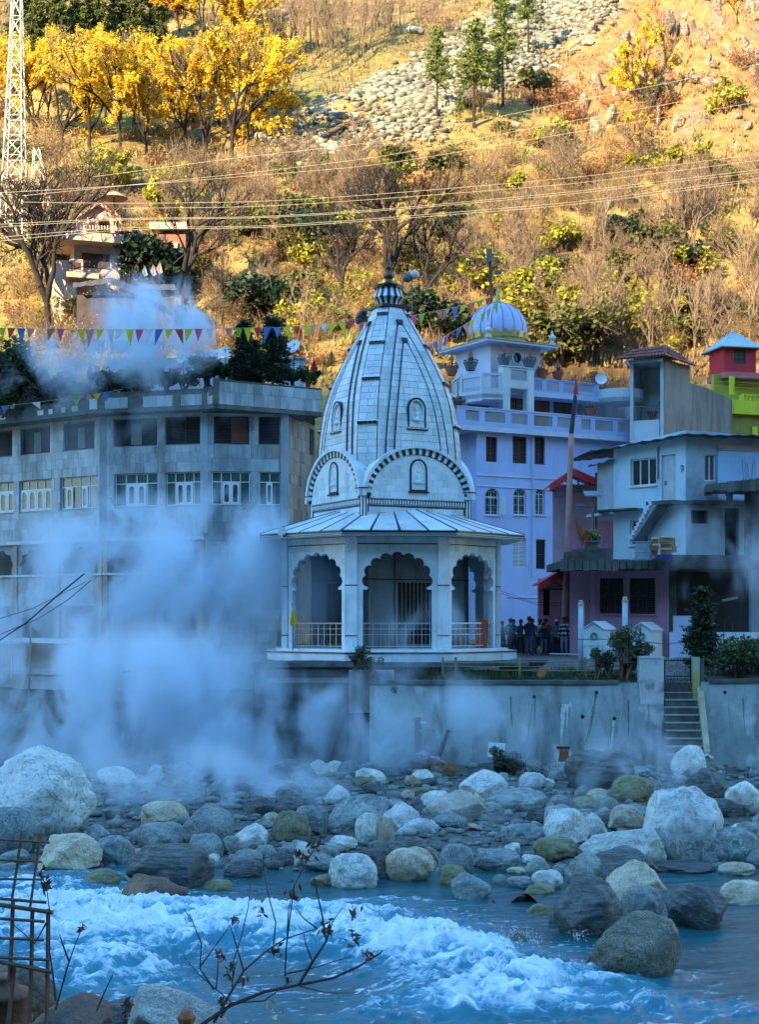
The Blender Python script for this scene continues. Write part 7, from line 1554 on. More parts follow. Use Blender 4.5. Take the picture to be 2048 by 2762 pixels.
SHR = {'dry': [fan_proto('dry_shrub', 301+i, 90, 3.2, .75, (twig_m, tw_pale)[i % 2], (tan_leaf, .08, .14)) for i in range(3)], 'olive': [bush_proto('olive_shrub', 311+i, olive_leaf, 1500, .16, 1.7, 2.6) for i in range(2)], 'yellow': [bush_proto('yellow_green_shrub', 321+i, ygreen_leaf, 1300, .15, 1.6, 2.3, keep=-.15) for i in range(2)],
       'rust': [fan_proto('rusty_shrub', 331+i, 60, 2.4, .9, twig_m, (rust_leaf, .13, .6)) for i in range(2)], 'dark': [bush_proto('dark_shrub', 341, leaf_dk, 1600, .16, 1.9, 2.6)]}
def zone_of(x, y):
    if y < 430: return 'on the orange cliff slope' if x > 1400 else ('among the golden trees' if x < 800 else 'beside the scree')
    if y < 520: return 'just below the scree'
    return 'around the salmon villa' if x < 560 else ('behind the temple' if x < 1250 else 'behind the dome')
used = set()
def plant(proto, loc, H, label, cat, group=None, rz=None, wide=1.0, tilt=0.0):
    k = H/proto['H']; sc = (k*wide, k*wide, k)
    rz = random.uniform(0, 6.28) if rz is None else rz
    if proto.name in used:
        o = copy_tree(proto, loc, rz, sc, label); o.rotation_euler.x = tilt
    else:
        used.add(proto.name); o = proto; o.location = loc; o.rotation_euler = (tilt, 0, rz); o.scale = sc
    if 'group' in o: del o['group']
    tag(o, label, cat, group); return o
def hill_plant(proto, x, y, hp_, label, cat, group=None, wide=1.0, dD=0.0, tilt=0.0):
    q = hill_hit(x, y)
    return plant(proto, (q.x, q.y, q.z-.15), hp_/F*q.y, label, cat, group, None, wide, tilt)
# big dark bare trees just behind the roofs
for i, (x, y, h, w, lb) in enumerate(((132, 935, 545, .82, 'tall thick trunked bare tree beside the salmon house'), (497, 835, 410, .95, 'dark bare tree rising behind the dark shed roof'), (915, 830, 330, .9, 'dark bare tree leaning over the slope left of the finial'), (1042, 832, 410, .85, 'dark bare vase shaped tree directly behind the finial'), (1158, 852, 330, .8, 'dark bare tree right of the finial'), (600, 870, 190, .9, 'small dark bare tree between the shed roof and evergreens'))): hill_plant(BARE[i % 3], x, y, h, lb, 'tree', None, w)
g = 'bare brown trees on the middle slope'
for i, (x, y, h, w) in enumerate(((1535, 565, 230, 1.35), (1465, 640, 150, 1.1), (1300, 560, 160, 1.2), (1750, 660, 170, 1.2), (1880, 740, 340, 1.0), (1985, 760, 200, 1.2), (820, 480, 140, 1.2), (805, 560, 130, 1.1), (560, 520, 120, 1.2), (690, 480, 110, 1.2), (1200, 600, 150, 1.2), (1400, 560, 120, 1.2), (1640, 760, 170, 1.1), (1250, 760, 200, 1.0), (300, 690, 140, 1.2), (420, 640, 150, 1.2), (760, 700, 150, 1.2), (1700, 560, 150, 1.3), (1930, 560, 170, 1.2), (960, 620, 190, 1.2), (1020, 560, 170, 1.2), (1360, 660, 190, 1.2), (1590, 850, 200, 1.1), (1780, 800, 190, 1.1), (880, 560, 150, 1.2), (480, 590, 150, 1.2), (1840, 640, 190, 1.2), (1130, 760, 180, 1.1), (1420, 780, 190, 1.1), (240, 610, 150, 1.2), (60, 640, 160, 1.2), (640, 640, 140, 1.2), (2030, 620, 170, 1.1), (1100, 640, 150, 1.1), (1480, 440, 110, 1.2), (170, 560, 120, 1.2))): hill_plant(BARE2[i % 3], x, y, h, 'leafless brown tree on the scrubby slope '+zone_of(x, y), 'tree', g+' '+zone_of(x, y), w)
for i in range(48):
    x, y = random.uniform(0, 2048), random.uniform(500, 960)
    if y > 880 and 1150 < x < 1500: continue
    hill_plant((BARE2+THIN)[i % 5], x, y, random.uniform(130, 230), 'slender leafless tan tree on the slope '+zone_of(x, y), 'tree', 'tan bare trees '+zone_of(x, y), random.uniform(.9, 1.2))
g = 'bare saplings behind the rooftops'
for i, (x, y, h, w) in enumerate(((1620, 985, 300, 1.0), (1690, 1005, 300, 1.1), (1870, 1015, 290, 1.2), (1958, 1040, 270, 1.1), (1762, 1015, 260, 1.0), (1560, 990, 220, 1.0), (1500, 930, 230, 1.0), (1830, 940, 260, 1.1), (2020, 960, 300, 1.1), (1230, 900, 180, 1.0), (1180, 900, 150, 1.0), (700, 860, 170, 1.0), (560, 900, 150, 1.0), (1660, 900, 200, 1.0), (1910, 930, 220, 1.0))): hill_plant(THIN[i % 2] if i % 3 else BARE2[i % 3], x, y, h, 'slender leafless tree just behind the roofs right of the dome' if x > 1400 else 'slender leafless tree just behind the roofs left of the dome', 'tree', g+(' right' if x > 1400 else ' left'), w)
g = 'golden trees in a stand'
for i, (x, y, h, w) in enumerate(((95, 400, 270, .9), (165, 415, 310, .95), (240, 405, 280, 1.0), (322, 418, 310, .95), (395, 425, 240, .9), (500, 405, 260, .95), (556, 428, 320, .95), (622, 430, 350, .95), (715, 345, 220, .95), (585, 215, 260, .9), (650, 195, 230, .9), (708, 240, 190, .9), (20, 380, 220, .9), (760, 300, 140, 1.0), (130, 330, 230, 1.0), (205, 330, 220, 1.0), (285, 330, 230, 1.0), (360, 340, 240, 1.0), (450, 300, 200, 1.0), (520, 330, 220, 1.0), (590, 340, 240, 1.0), (670, 420, 200, 1.0), (620, 110, 200, .9), (545, 120, 190, .9))): hill_plant(YEL[i % 2], x, y, h*1.12, 'golden leaved autumn tree in the stand right of the pylon', 'tree', g, w*1.08)
hill_plant(YEL[2], 478, 125, 190, 'orange leaved tree beside the evergreens above the golden stand', 'tree', None, .8)
hill_plant(YEL[1], 1768, 345, 330, 'sparse golden tree growing on the orange cliff slope', 'tree', None, .85)
hill_plant(YELS[0], 1740, 450, 150, 'low golden tree below the sparse one on the cliff slope', 'tree', None, 1.1)
hill_plant(YEL[0], 1990, 60, 110, 'small golden tree high on the cliff', 'tree', None, 1.0)
for i, (x, y, h) in enumerate(((100, 185, 230), (150, 190, 240), (205, 180, 230), (262, 175, 240), (315, 160, 220), (365, 150, 210), (415, 130, 200), (250, 90, 200), (335, 70, 180), (150, 90, 200), (60, 130, 220), (430, 60, 170))): hill_plant(DEOD[i % 2], x, y, h, 'dark evergreen conifer in the wood above the golden stand', 'tree', 'evergreens above the golden stand', .85)
for i, (x, y, h, w, lb) in enumerate(((1180, 325, 260, .8, 'thin pine left of the tallest pine on the scree'), (1280, 345, 300, 1.0, 'tallest bushy pine standing on the scree'), (1357, 290, 310, .8, 'slim pine right of the tallest pine on the scree'), (1345, 315, 190, .5, 'nearly bare pine stem between two pines on the scree'), (1426, 148, 240, .7, 'tall bare stemmed pine at the top of the scree'), (1240, 350, 120, .5, 'short broken pine stem at the foot of the scree'), (1330, 60, 140, .8, 'pine at the upper edge of the scree'), (880, 115, 120, 1.1, 'round green pine among the thin bare trees'))): hill_plant(PINE[i % 2], x, y, h, lb, 'tree', None, w)
for i in range(26):
    x = 745+i*11.5+random.uniform(-6, 6); y = 205+random.uniform(-70, 25)-(i*1.5); hill_plant(THIN[i % 2], x, y, random.uniform(130, 220), 'slender leafless tree in the thicket above the scree', 'tree', 'thin bare trees above the scree', .9)
for i in range(12): hill_plant(THIN[i % 2], random.uniform(1010, 1260), random.uniform(20, 110), random.uniform(90, 150), 'slender leafless tree at the top of the slope near the pines', 'tree', 'thin bare trees near the pines', .9)
# shrubs
NM = {'dry': ('dry twiggy tan shrub on the slope', 'dry tan shrubs'), 'olive': ('leafy olive green shrub on the slope', 'olive shrubs'), 'yellow': ('yellow green leafy shrub on the slope', 'yellow green shrubs'), 'rust': ('low rusty brown shrub on the slope', 'rusty shrubs'), 'dark': ('dense dark green shrub on the slope', 'dark green shrubs')}
R = np.random.default_rng(77); cnt = 0; spots = []
while cnt < 330:
    x = R.uniform(-30, 2080); y = R.uniform(395, 1010) if R.random() < .88 else R.uniform(150, 400)
    if scree_mask(np.array([x]), np.array([y]))[0] > .3: continue
    if y < 400 and 60 < x < 760: continue
    if y > 900 and (1200 < x < 1480): continue
    k = R.choice(['dry', 'olive', 'yellow', 'rust', 'dark'], p=[.62, .10, .15, .10, .03] if y > 420 else [.4, .06, .12, .4, .02])
    pr = SHR[k][R.integers(len(SHR[k]))]; hill_plant(pr, x, y, R.uniform(55, 120)*(.7 if k == 'rust' else 1), NM[k][0]+' '+zone_of(x, y), 'shrub', NM[k][1]+' '+zone_of(x, y), R.uniform(.9, 1.3)); cnt += 1
for x, y, h, k in ((640, 860, 90, 'dark'), (720, 880, 130, 'dark'), (420, 800, 130, 'dark'), (390, 760, 120, 'dark'), (1580, 980, 130, 'olive'), (1500, 990, 130, 'olive'), (1440, 880, 100, 'yellow'), (1560, 900, 110, 'yellow'), (1640, 860, 100, 'yellow'), (1480, 820, 100, 'yellow'), (1330, 800, 110, 'yellow'), (1720, 930, 110, 'yellow'), (1800, 880, 90, 'yellow'), (1380, 850, 110, 'yellow'), (300, 470, 70, 'yellow'), (1000, 860, 60, 'yellow'), (1180, 920, 110, 'dark'), (1110, 900, 100, 'dark'), (820, 640, 110, 'olive'), (860, 690, 120, 'dark'), (830, 720, 90, 'olive')): hill_plant(SHR[k][0], x, y, h*1.2, NM[k][0]+' '+zone_of(x, y), 'shrub', NM[k][1]+' '+zone_of(x, y), 1.2)
# undergrowth: grass tufts and dry weeds, past counting
n = 9000; R = np.random.default_rng(99); yy = 98+R.random(n)**1.1*110; xx = R.uniform(-.29, .29, n)*yy; zz = hill_h(xx, yy)
pxx = xx/yy*F+HX; pyy = HY-(zz-HC)/yy*F; ok = (scree_mask(pxx, pyy) < .45) & (pyy < 1050) & (pyy > -120); xx, yy, zz = xx[ok], yy[ok], zz[ok]; n = len(xx); m_ = 9
base = np.repeat(np.stack([xx, yy, zz], 1), m_, 0)+R.normal(size=(n*m_, 3))*np.array([.35, .35, .02]); h = np.repeat(R.uniform(.25, .8, n), m_)*R.uniform(.6, 1.3, n*m_); an = R.uniform(0, 6.28, n*m_); wv = np.stack([np.cos(an), np.sin(an), 0*an], 1)*(.05+.05*h)[:, None]
tip = base+np.stack([R.normal(size=n*m_)*.25*h, R.normal(size=n*m_)*.25*h, h], 1); V = np.stack([base-wv, base+wv, tip], 1).reshape(-1, 3); Fc = np.arange(3*n*m_).reshape(-1, 3)
cls = np.repeat(np.clip((fbm(xx/7, yy/7, 0, 3, 4)*1.6+R.normal(size=n)*.5+1.2), 0, 2.99).astype(int), m_)
o = link('undergrowth', np_mesh('undergrowth', V, Fc, [olive_leaf, mat('straw_grass', (.34, .25, .10), .9, .2, 1, island=.4, transl=.3), tan_leaf], mi=cls)); tag(o, 'dry grass tufts and weeds covering the hillside', 'undergrowth', kind='stuff')
# scree: loose pale stones
R = np.random.default_rng(55); pts = []; sz = []
while len(pts) < 20000:
    y = R.uniform(125, 215, 4000); x = R.uniform(-.12, .16, 4000)*y; z = hill_h(x, y); pX = x/y*F+HX; pY = HY-(z-HC)/y*F
    pr = scree_mask(pX+50*fbm(x/9, y/9, 0, 3, 41), pY); k = (R.random(4000) < pr**1.5*np.clip(.75+1.1*fbm(x/5, y/5, 0, 3, 57), .05, 1)) & (pY > -60); pts += list(np.stack([x, y, z], 1)[k]); sz += list((R.random(k.sum())**5*.5+.07))
ang = [rock_np(500+i, 1, 1.3) for i in range(6)]
V, Fc = scatter_np(ang, pts, sz, R, .25); scree_m = mat('pale_scree_stone', (.235, .225, .165), .9, .35, .5, island=.65)
o = link('scree', np_mesh('scree', V, Fc, scree_m)); tag(o, 'loose pale broken stones covering the scree slope', 'scree', kind='stuff')
def slope_rock(x, y, w, h, tone, pr, lb, g=None):
    q = hill_hit(x, y); o = bpy.data.objects.new('slope_boulder', rock_mesh(pr, tone)); COL.objects.link(o); s = w/F*q.y/2; o.location = (q.x, q.y, q.z+h/F*q.y*.25); o.scale = (s, s*.9, h/F*q.y*.55); o.rotation_euler = (random.uniform(-.3, .3), random.uniform(-.3, .3), random.uniform(0, 6)); tag(o, lb, 'boulder', g)
for i, (x, y, w, h) in enumerate(((528, 378, 60, 50), (700, 385, 70, 45), (905, 410, 55, 50), (690, 440, 80, 40), (890, 450, 60, 30), (960, 260, 60, 28), (930, 235, 50, 22), (905, 365, 40, 30), (1210, 355, 40, 26), (1440, 235, 60, 30), (1500, 190, 60, 25), (1100, 340, 40, 22), (1050, 300, 46, 22), (1390, 345, 44, 22), (1000, 400, 40, 24), (770, 440, 50, 26), (650, 470, 46, 26), (1590, 120, 50, 24), (880, 300, 40, 20), (1010, 215, 40, 18))): slope_rock(x, y, w*.7, h*.7, 'tan' if i % 3 else 'grey', 6+i % 7, 'pale angular block lying on the scree slope', 'blocks on the scree')
for i in range(48):
    x = random.uniform(1560, 2060); y = random.uniform(-20, 430)
    slope_rock(x, y+8, random.uniform(14, 42), random.uniform(20, 75), 'crag', 6+i % 7, 'craggy brown rock jutting from the orange cliff slope', 'crags of the cliff slope')
for i, (x, y, w, h) in enumerate(((1560, 650, 60, 40), (1530, 670, 60, 30), (1600, 660, 50, 30), (1640, 560, 40, 30), (1120, 90, 50, 30))): slope_rock(x, y, w, h, 'grey', 6+i, 'grey rock showing through the scrub', 'rocks in the scrub')
m = MB(); a, b = hill_hit(860, 385), hill_hit(1000, 335); m.tube([a+Vector((0, 0, .3)), (a+b)/2+Vector((0, 0, .9)), b+Vector((0, 0, .35))], [.3, .24, .15], 7); obj('fallen_log', m, bark_md, label='fallen grey log lying across the lower scree', cat='log')
# ------------------------------------------------------------------ houses on the slope, pylon, wires, bunting
salmon = mat('salmon_plaster', (.64, .45, .35), .85, .12, .5, stain=(.46, .30, .23), sfac=.5)
q = hill_hit(215, 870); SD = q.y-1.0
sh = thing('salmon_house', q, 'sunlit salmon villa with arched gable on the slope', 'house')
def SP(x, y, d=0): return P(x, y, SD+d)
fs = frame_px(148, SD, 320, SD+1.5); zz0 = q.z-4; 
def sbox(x0, x1, y0, y1, d0, d1, mt, nm): f = fs; a, b = f.px(x0, (y0+y1)/2)[0], f.px(x1, (y0+y1)/2)[0]; m = MB(); m.fbox(f, a, b, f.px(x0, y1)[1], f.px(x0, y0)[1], d0, d1); return obj(nm, m, mt, sh)
sbox(146, 204, 700, 900, -4, 0, salmon, 'wall'); sbox(204.2, 330, 640, 900, -4, -1.2, salmon, 'wall'); sbox(128, 330, 622, 645, -4.4, .5, mat('tan_slab', (.50, .36, .27), .85, .1), 'balcony_slab'); sbox(176, 262, 738, 752, -1, .8, MATS['tan_slab'], 'balcony_slab'); sbox(186, 222, 700, 736, -.3, .3, salmon, 'bay')
gl, gt_, gr_ = fs.px(208, 582), fs.px(267, 547), fs.px(325, 582)
arch = arch_loop((fs.px(268, 600)[0], fs.px(303, 600)[0], fs.px(285, 622)[1]+.02, fs.px(285, 583)[1]))
m = MB(); m.poly(fs, [[(fs.px(212, 600)[0], fs.px(212, 622)[1]), (fs.px(322, 600)[0], fs.px(322, 622)[1]), gr_, gt_, gl], arch], -2.5, -.6); obj('gable', m, salmon, sh)
m = MB(); m.poly(fs, [arch], -2.4, -2.2); obj('arch_door', m, wood_dark, sh)
for a, b in ((gl, gt_), (gt_, gr_)):
    m = MB(); d = .25; m.box8([fs.p(a[0], a[1]-.1, -2.8), fs.p(b[0], b[1]-.1, -2.8), fs.p(b[0], b[1]-.1, -.2), fs.p(a[0], a[1]-.1, -.2), fs.p(a[0], a[1]+.15, -2.8), fs.p(b[0], b[1]+.15, -2.8), fs.p(b[0], b[1]+.15, -.2), fs.p(a[0], a[1]+.15, -.2)][::1]); obj('gable_roof', m, mat('clay_roof', (.48, .26, .16), .85, .15), sh)
for x in (238, 262, 312, 324): sbox(x-3, x+3, 584, 622, -.5, -.2, MATS['tan_slab'], 'column')
sbox(185, 212, 575, 622, -3, -1.5, salmon, 'side_room')
for x0, x1, y0, y1 in ((225, 300, 672, 712), (186, 216, 708, 728)): sbox(x0, x1, y0, y1, -1.3 if x0 > 220 else -.31, -1.15 if x0 > 220 else .32, wood_dark, 'window')
for i in range(14): sbox(215+i*8, 218+i*8, 610, 622, .1, .25, salmon, 'baluster')
m = MB(); c = SP(307, 523); m.lathe([(1.05, -.35), (.9, -.18), (.5, .02), (.12, .22), (0, .24)], c, 16); m.lathe([(.0, -.25), (1.0, -.36)], c, 16); us = thing('thatch_umbrella', c-Vector((0, 0, 2.2)), 'round brown parasol roof above the salmon villa', 'parasol'); obj('canopy', m, mat('clay_roof', (.48, .26, .16)), us); m = MB(); m.tube([c-Vector((0, 0, 2.4)), c+Vector((0, 0, .2))], .06, 6); obj('pole', m, wood_dark, us)
dh = thing('dark_shed', hill_hit(330, 880), 'dark timber shed with low roofs in shade below the salmon villa', 'shed'); fd_ = frame_px(203, SD-4, 480, SD-3)
def dbox(x0, x1, y0, y1, d0, d1, mt, nm): a, b = fd_.px(x0, (y0+y1)/2)[0], fd_.px(x1, (y0+y1)/2)[0]; m = MB(); m.fbox(fd_, a, b, fd_.px(x0, y1)[1], fd_.px(x0, y0)[1], d0, d1); return obj(nm, m, mt, dh)
dkt = mat('old_dark_timber', (.06, .045, .045), .9, .3, 2); dbox(206, 470, 795, 915, -3, 0, dkt, 'wall')
a, b, c_, d_ = P(200, 770, SD-5), P(290, 758, SD-5), P(480, 815, SD-4), P(470, 830, SD-4)
sheet(P(196, 776, SD-5), P(300, 762, SD-5), P(300, 750, SD-1), P(196, 764, SD-1), 12, tin, dh); sheet(P(296, 765, SD-5), P(420, 815, SD-4.5), P(430, 795, SD-1), P(300, 750, SD-1), 14, mat('blue_grey_tin', (.07, .075, .11), .6, .3), dh); sheet(P(370, 778, SD-3), P(475, 782, SD-3), P(470, 768, SD), P(380, 765, SD), 10, tin, dh)
rwg = thing('slope_house', hill_hit(455, 670), 'low house with flat pale roof between bare trees on the slope', 'house'); fw_ = frame_px(405, SD+8, 508, SD+8)
for x0, x1, y0, y1, d0, d1, mt, nm in ((405, 508, 604, 622, -4, .6, MATS['tan_slab'], 'roof_slab'), (410, 500, 622.2, 690, -3.5, 0, mat('brown_red_wall', (.22, .10, .07), .9, .2), 'wall'), (470, 480, 655, 690, .01, .2, salmon, 'pillar')):
    a, b = fw_.px(x0, 640)[0], fw_.px(x1, 640)[0]; m = MB(); m.fbox(fw_, a, b, fw_.px(x0, y1)[1], fw_.px(x0, y0)[1], d0, d1); obj(nm, m, mt, rwg)
q = hill_hit(415, 82); m = MB(); f = frame_px(404, q.y, 432, q.y); m.fbox(f, 0, f.len, q.z-1, P(415, 62, q.y).z, -2, 0); o_ = thing('red_hut', q, 'tiny red hut among the evergreens high on the slope', 'hut'); obj('wall', m, mat('far_red_paint', (.45, .12, .14), .8), o_); m = MB(); m.fbox(f, -.3, f.len+.3, P(415, 62, q.y).z, P(415, 57, q.y).z, -2.3, .3); obj('roof', m, tin, o_)
q = hill_hit(1790, 655); o_ = thing('stone_hut', q, 'small grey stone hut with dark roof in the scrub', 'hut'); f = frame_px(1757, q.y, 1830, q.y); m = MB(); m.fbox(f, 0, f.len, q.z-1.5, P(1790, 640, q.y).z, -2.5, 0); obj('wall', m, mat('pale_stone_wall', (.42, .40, .34), .9, .3, 2), o_); m = MB(); m.fbox(f, -.3, f.len+.3, P(1790, 640, q.y).z, P(1790, 630, q.y).z, -2.8, .5); obj('roof', m, tin, o_)
q = hill_hit(670, 830); o_ = thing('slope_shrine', q, 'little white shrine with saffron flag on the slope', 'shrine'); f = frame_px(652, q.y, 682, q.y); m = MB(); m.fbox(f, 0, f.len, q.z-1, P(660, 780, q.y).z, -1, 0); obj('wall', m, mat('cream_plaster', (.6, .6, .56)), o_); m = MB(); b = P(657, 790, q.y-.3); m.add([b, b+Vector((-.25, 0, -.9)), b+Vector((.3, 0, -.8)), b+Vector((.05, 0, .8))], [(0, 1, 3), (0, 2, 3)]); obj('flag', m, mat('salmon_cloth', (.55, .2, .13)), o_)
# pylons
galv = mat('galvanised_steel', (.42, .42, .38), .5, .1, metal=.2)
def pylon(xb, yb, wb, xt, yt, wt, D, n, lb, rad):
    b = P(xb, yb, D); t = P(xt, yt, D); w0, w1 = wb/F*D/2, wt/F*D/2; th = thing('lattice_pylon', b, lb, 'pylon')
    def cor(s): c = b.lerp(t, s); w = w0+(w1-w0)*s; return [c+Vector((sx*w, sy*w, 0)) for sx, sy in ((-1, -1), (1, -1), (1, 1), (-1, 1))]
    for k in range(4): m = MB(); m.tube([cor(0)[k], cor(1)[k]], rad, 4); obj('leg', m, galv, th)
    for i in range(n):
        a, c = cor(i/n), cor((i+1)/n)
        for k in range(4):
            m = MB(); m.tube([a[k], c[(k+1) % 4]], rad*.6, 4, False); m.tube([a[(k+1) % 4], c[k]], rad*.6, 4, False); m.tube([a[k], a[(k+1) % 4]], rad*.6, 4, False); obj('bracing', m, galv, th)
    return th
qd = hill_hit(35, 640); pylon(35, 640, 62, 46, -60, 20, qd.y-2, 13, 'tall white lattice pylon at the edge of the golden stand', .05)
qd = hill_hit(118, 590); pylon(112, 600, 60, 98, 400, 14, qd.y, 5, 'slender second lattice pylon half hidden by twigs', .03)
# power lines
WL = [([(250, 477), (640, 425), (1024, 384), (1458, 291), (1793, 226), (2090, 165)], 'highest pale power line crossing in front of the scree'), ([(60, 528), (640, 470), (1024, 425), (1458, 341), (2090, 230)], 'second pale power line below the highest one'), ([(0, 520), (400, 497), (1024, 446), (1458, 372), (2090, 268)], 'third pale power line below the highest one'), ([(60, 545), (329, 549), (700, 545), (1024, 524), (1551, 480), (2090, 410)], 'upper line of the lower wire bundle'), ([(329, 562), (700, 558), (1024, 537), (1551, 496), (2090, 427)], 'second line of the lower wire bundle'), ([(0, 605), (329, 588), (700, 586), (1024, 566), (1551, 517), (2090, 453)], 'third line of the lower wire bundle'), ([(0, 612), (329, 591), (700, 589), (1024, 570), (1551, 523), (2090, 460)], 'fourth line of the lower wire bundle'), ([(0, 640), (329, 612), (700, 612), (1024, 589), (1551, 546), (2090, 476)], 'fifth line of the lower wire bundle'), ([(0, 650), (329, 617), (700, 616), (1024, 594), (1551, 553), (2090, 482)], 'lowest line of the lower wire bundle')]
for pts, lb in WL:
    xs_ = np.linspace(pts[0][0], pts[-1][0], 40); ys_ = np.interp(xs_, [p[0] for p in pts], [p[1] for p in pts])
    for _ in range(6): ys_[1:-1] = (ys_[:-2]+2*ys_[1:-1]+ys_[2:])/4
    m = MB(); m.tube([P(x, y, 104) for x, y in zip(xs_, ys_)], .013, 4); obj('power_line', m, wire_m, label=lb, cat='power line', group=None)
# bunting
FC_ = {'yellow': (.62, .52, .03), 'red': (.50, .05, .05), 'pink': (.62, .10, .22), 'white': (.60, .62, .62), 'blue': (.06, .16, .45), 'green': (.20, .42, .05), 'orange': (.55, .18, .08), 'salmon': (.55, .28, .22)}
FM = {k: mat('bunting_'+k, v, .8, .1, 3, transl=.35) for k, v in FC_.items()}
def bunting(pts, D0, D1, seq, w, h, lb, sag=6, step=1.0):
    n = len(seq); a, b = pts; t = thing('bunting_string', P(*a, D0), lb, 'bunting')
    def at(s): return P(a[0]+(b[0]-a[0])*s, a[1]+(b[1]-a[1])*s+sag*4*s*(1-s), D0+(D1-D0)*s)
    m = MB(); m.tube([at(i/30) for i in range(31)], .012, 4); obj('cord', m, wire_m, t)
    for i, c in enumerate(seq):
        if c is None or random.random() < .08: continue
        s0, s1 = (i+.08)/n, (i+.92)/n; p0, p1 = at(s0), at(s1); mid = (p0+p1)/2+Vector((random.uniform(-.22, .22), random.uniform(-.3, .2), -h*random.uniform(.6, 1.15))); q = (p0+p1)/2+Vector((0, random.uniform(-.08, .05), -h*.4))
        m = MB(); m.add([p0, (p0+p1)/2+Vector((0, -.03, 0)), p1, q, mid], [(0, 3, 1), (1, 3, 2), (0, 4, 3), (3, 4, 2)]); obj('flag', m, FM[c], t)
cy = ['yellow', 'red', 'blue', 'salmon', 'yellow', 'orange', 'pink', 'blue', 'yellow', 'salmon', 'yellow', 'white', 'white', 'yellow', 'pink', 'white', 'blue', 'yellow', 'red', 'yellow', 'pink', 'white', 'pink', 'salmon', 'green', 'yellow', 'red', 'blue']
bunting(((-10, 884), (735, 882)), 77, 76, cy, .6, .85, 'long string of coloured pennants above the guest house roof', 6)
bunting(((735, 884), (985, 860)), 76, 69.5, ['blue', 'yellow', 'red', 'yellow', 'salmon', 'white', 'yellow', 'yellow', 'red', 'pink'], .5, .7, 'short string of pennants running up to the spire', 3)
bunting(((1105, 852), (1330, 800)), 70, 84, ['pink', 'green', 'green', 'orange', 'salmon', 'blue', 'yellow', 'orange', 'green', 'red'], .6, .75, 'string of pennants from the spire to the dome top', 4)
bunting(((1150, 935), (1345, 815)), 72, 86, ['pink', 'blue', 'salmon', 'pink', 'green', 'blue', 'salmon', 'yellow', 'white', 'green', 'salmon', 'green'], .6, .75, 'lower string of pennants from the spire to the dome', 5)
bunting(((0, 1096), (330, 1050)), 77.5, 77.8, ['blue', None, None, 'white', None, None, None, 'green', 'orange', 'yellow', 'blue', None], .5, .5, 'thin string with few pennants across the guest house front', 3)
bunting(((250, 985), (560, 985)), 84, 84, ['pink', 'yellow', None, 'white', 'blue', None, 'pink', 'green', None, 'salmon', 'pink', 'blue', 'yellow', 'green'], .5, .6, 'string of pennants among the roof plants', 10)
m = None
for i, (x, y0, y1, D, c, lb) in enumerate(((243, 975, 1060, 83, (.28, .12, .42), 'purple flag among the plants of the guest house roof'), (777, 975, 1030, 84, (.25, .08, .55), 'purple flag beside the small pale hut'), (714, 945, 1030, 82, (.42, .18, .10), 'tall orange brown flag among the roof evergreens'), (895, 945, 1000, 84, (.55, .22, .05), 'orange flag close to the spire'), (848, 965, 1040, 84, (.40, .03, .05), 'dark red flag between the hut and the spire'), (390, 715, 760, 112, (.2, .35, .5), 'pale blue prayer flag in the dark shrubs'), (413, 712, 760, 112, (.5, .4, .45), 'white prayer flag in the dark shrubs'), (430, 705, 755, 112, (.55, .35, .38), 'pink prayer flag in the dark shrubs'))):
    t = thing('flag', P(x, y1, D), lb, 'flag'); m = MB(); m.tube([P(x, y1+15, D), P(x, y0, D)], .02, 5); obj('pole', m, wood_dark, t); a = P(x, y0, D); h = (y1-y0)/F*D*.7
    m = MB(); m.add([a, a+Vector((-.22, -.05, -h*.6)), a+Vector((-.05, .04, -h)), a+Vector((.24, -.04, -h*.85)), a+Vector((.1, 0, -h*.3))], [(0, 1, 2), (0, 2, 3), (0, 3, 4)]); obj('cloth', m, mat('flag_cloth_%d' % i, c, .8, transl=.35), t)
# pole with two balls, loudspeaker, flood light mast
t = thing('ball_pole', P(1113, 900, 80), 'thin pole with a dark and a pale ball beside the finial', 'pole'); m = MB(); m.tube([P(1113, 905, 80), P(1111, 715, 80)], .03, 6); obj('pole', m, lead, t)
for x, y, mt, nm in ((1099, 749, lead, 'dark_ball'), (1119, 741, mat('pale_ball', (.62, .55, .42), .5), 'pale_ball')): m = MB(); c = P(x, y, 80); m.lathe([(.26*math.cos(a), .26*math.sin(a)) for a in np.linspace(-math.pi/2, math.pi/2, 9)], c, 14); obj(nm, m, mt, t, True)
t = thing('horn_loudspeaker', P(985, 862, 67.2), 'dark horn loudspeakers fixed to the left shoulder of the spire', 'loudspeaker')
for k, (dx, dz) in enumerate(((-.35, .25), (-.15, .42), (-.42, 0))): m = MB(); a = P(990, 866, 67.2); e = a+Vector((dx, -.3, dz)); m.tube([a, a.lerp(e, .5), e], [.05, .08, .2], 10); obj('horn', m, mat('brown_horn', (.08, .06, .06), .6), t, True)
t = thing('floodlight_mast', P(1324, 812, 93), 'rusty mast with flood lights behind the dome', 'mast'); m = MB(); m.tube([P(1328, 830, 93), P(1320, 672, 93)], .09, 6); obj('mast', m, rust, t)
for x, y, w, h in ((1320, 690, 14, 34), (1341, 702, 9, 14), (1343, 735, 20, 8)): m = MB(); c = P(x, y, 92.8); m.box(c.x-w/2/F*93, c.x+w/2/F*93, c.y-.15, c.y+.15, c.z-h/2/F*93, c.z+h/2/F*93); obj('flood_light', m, lead, t)
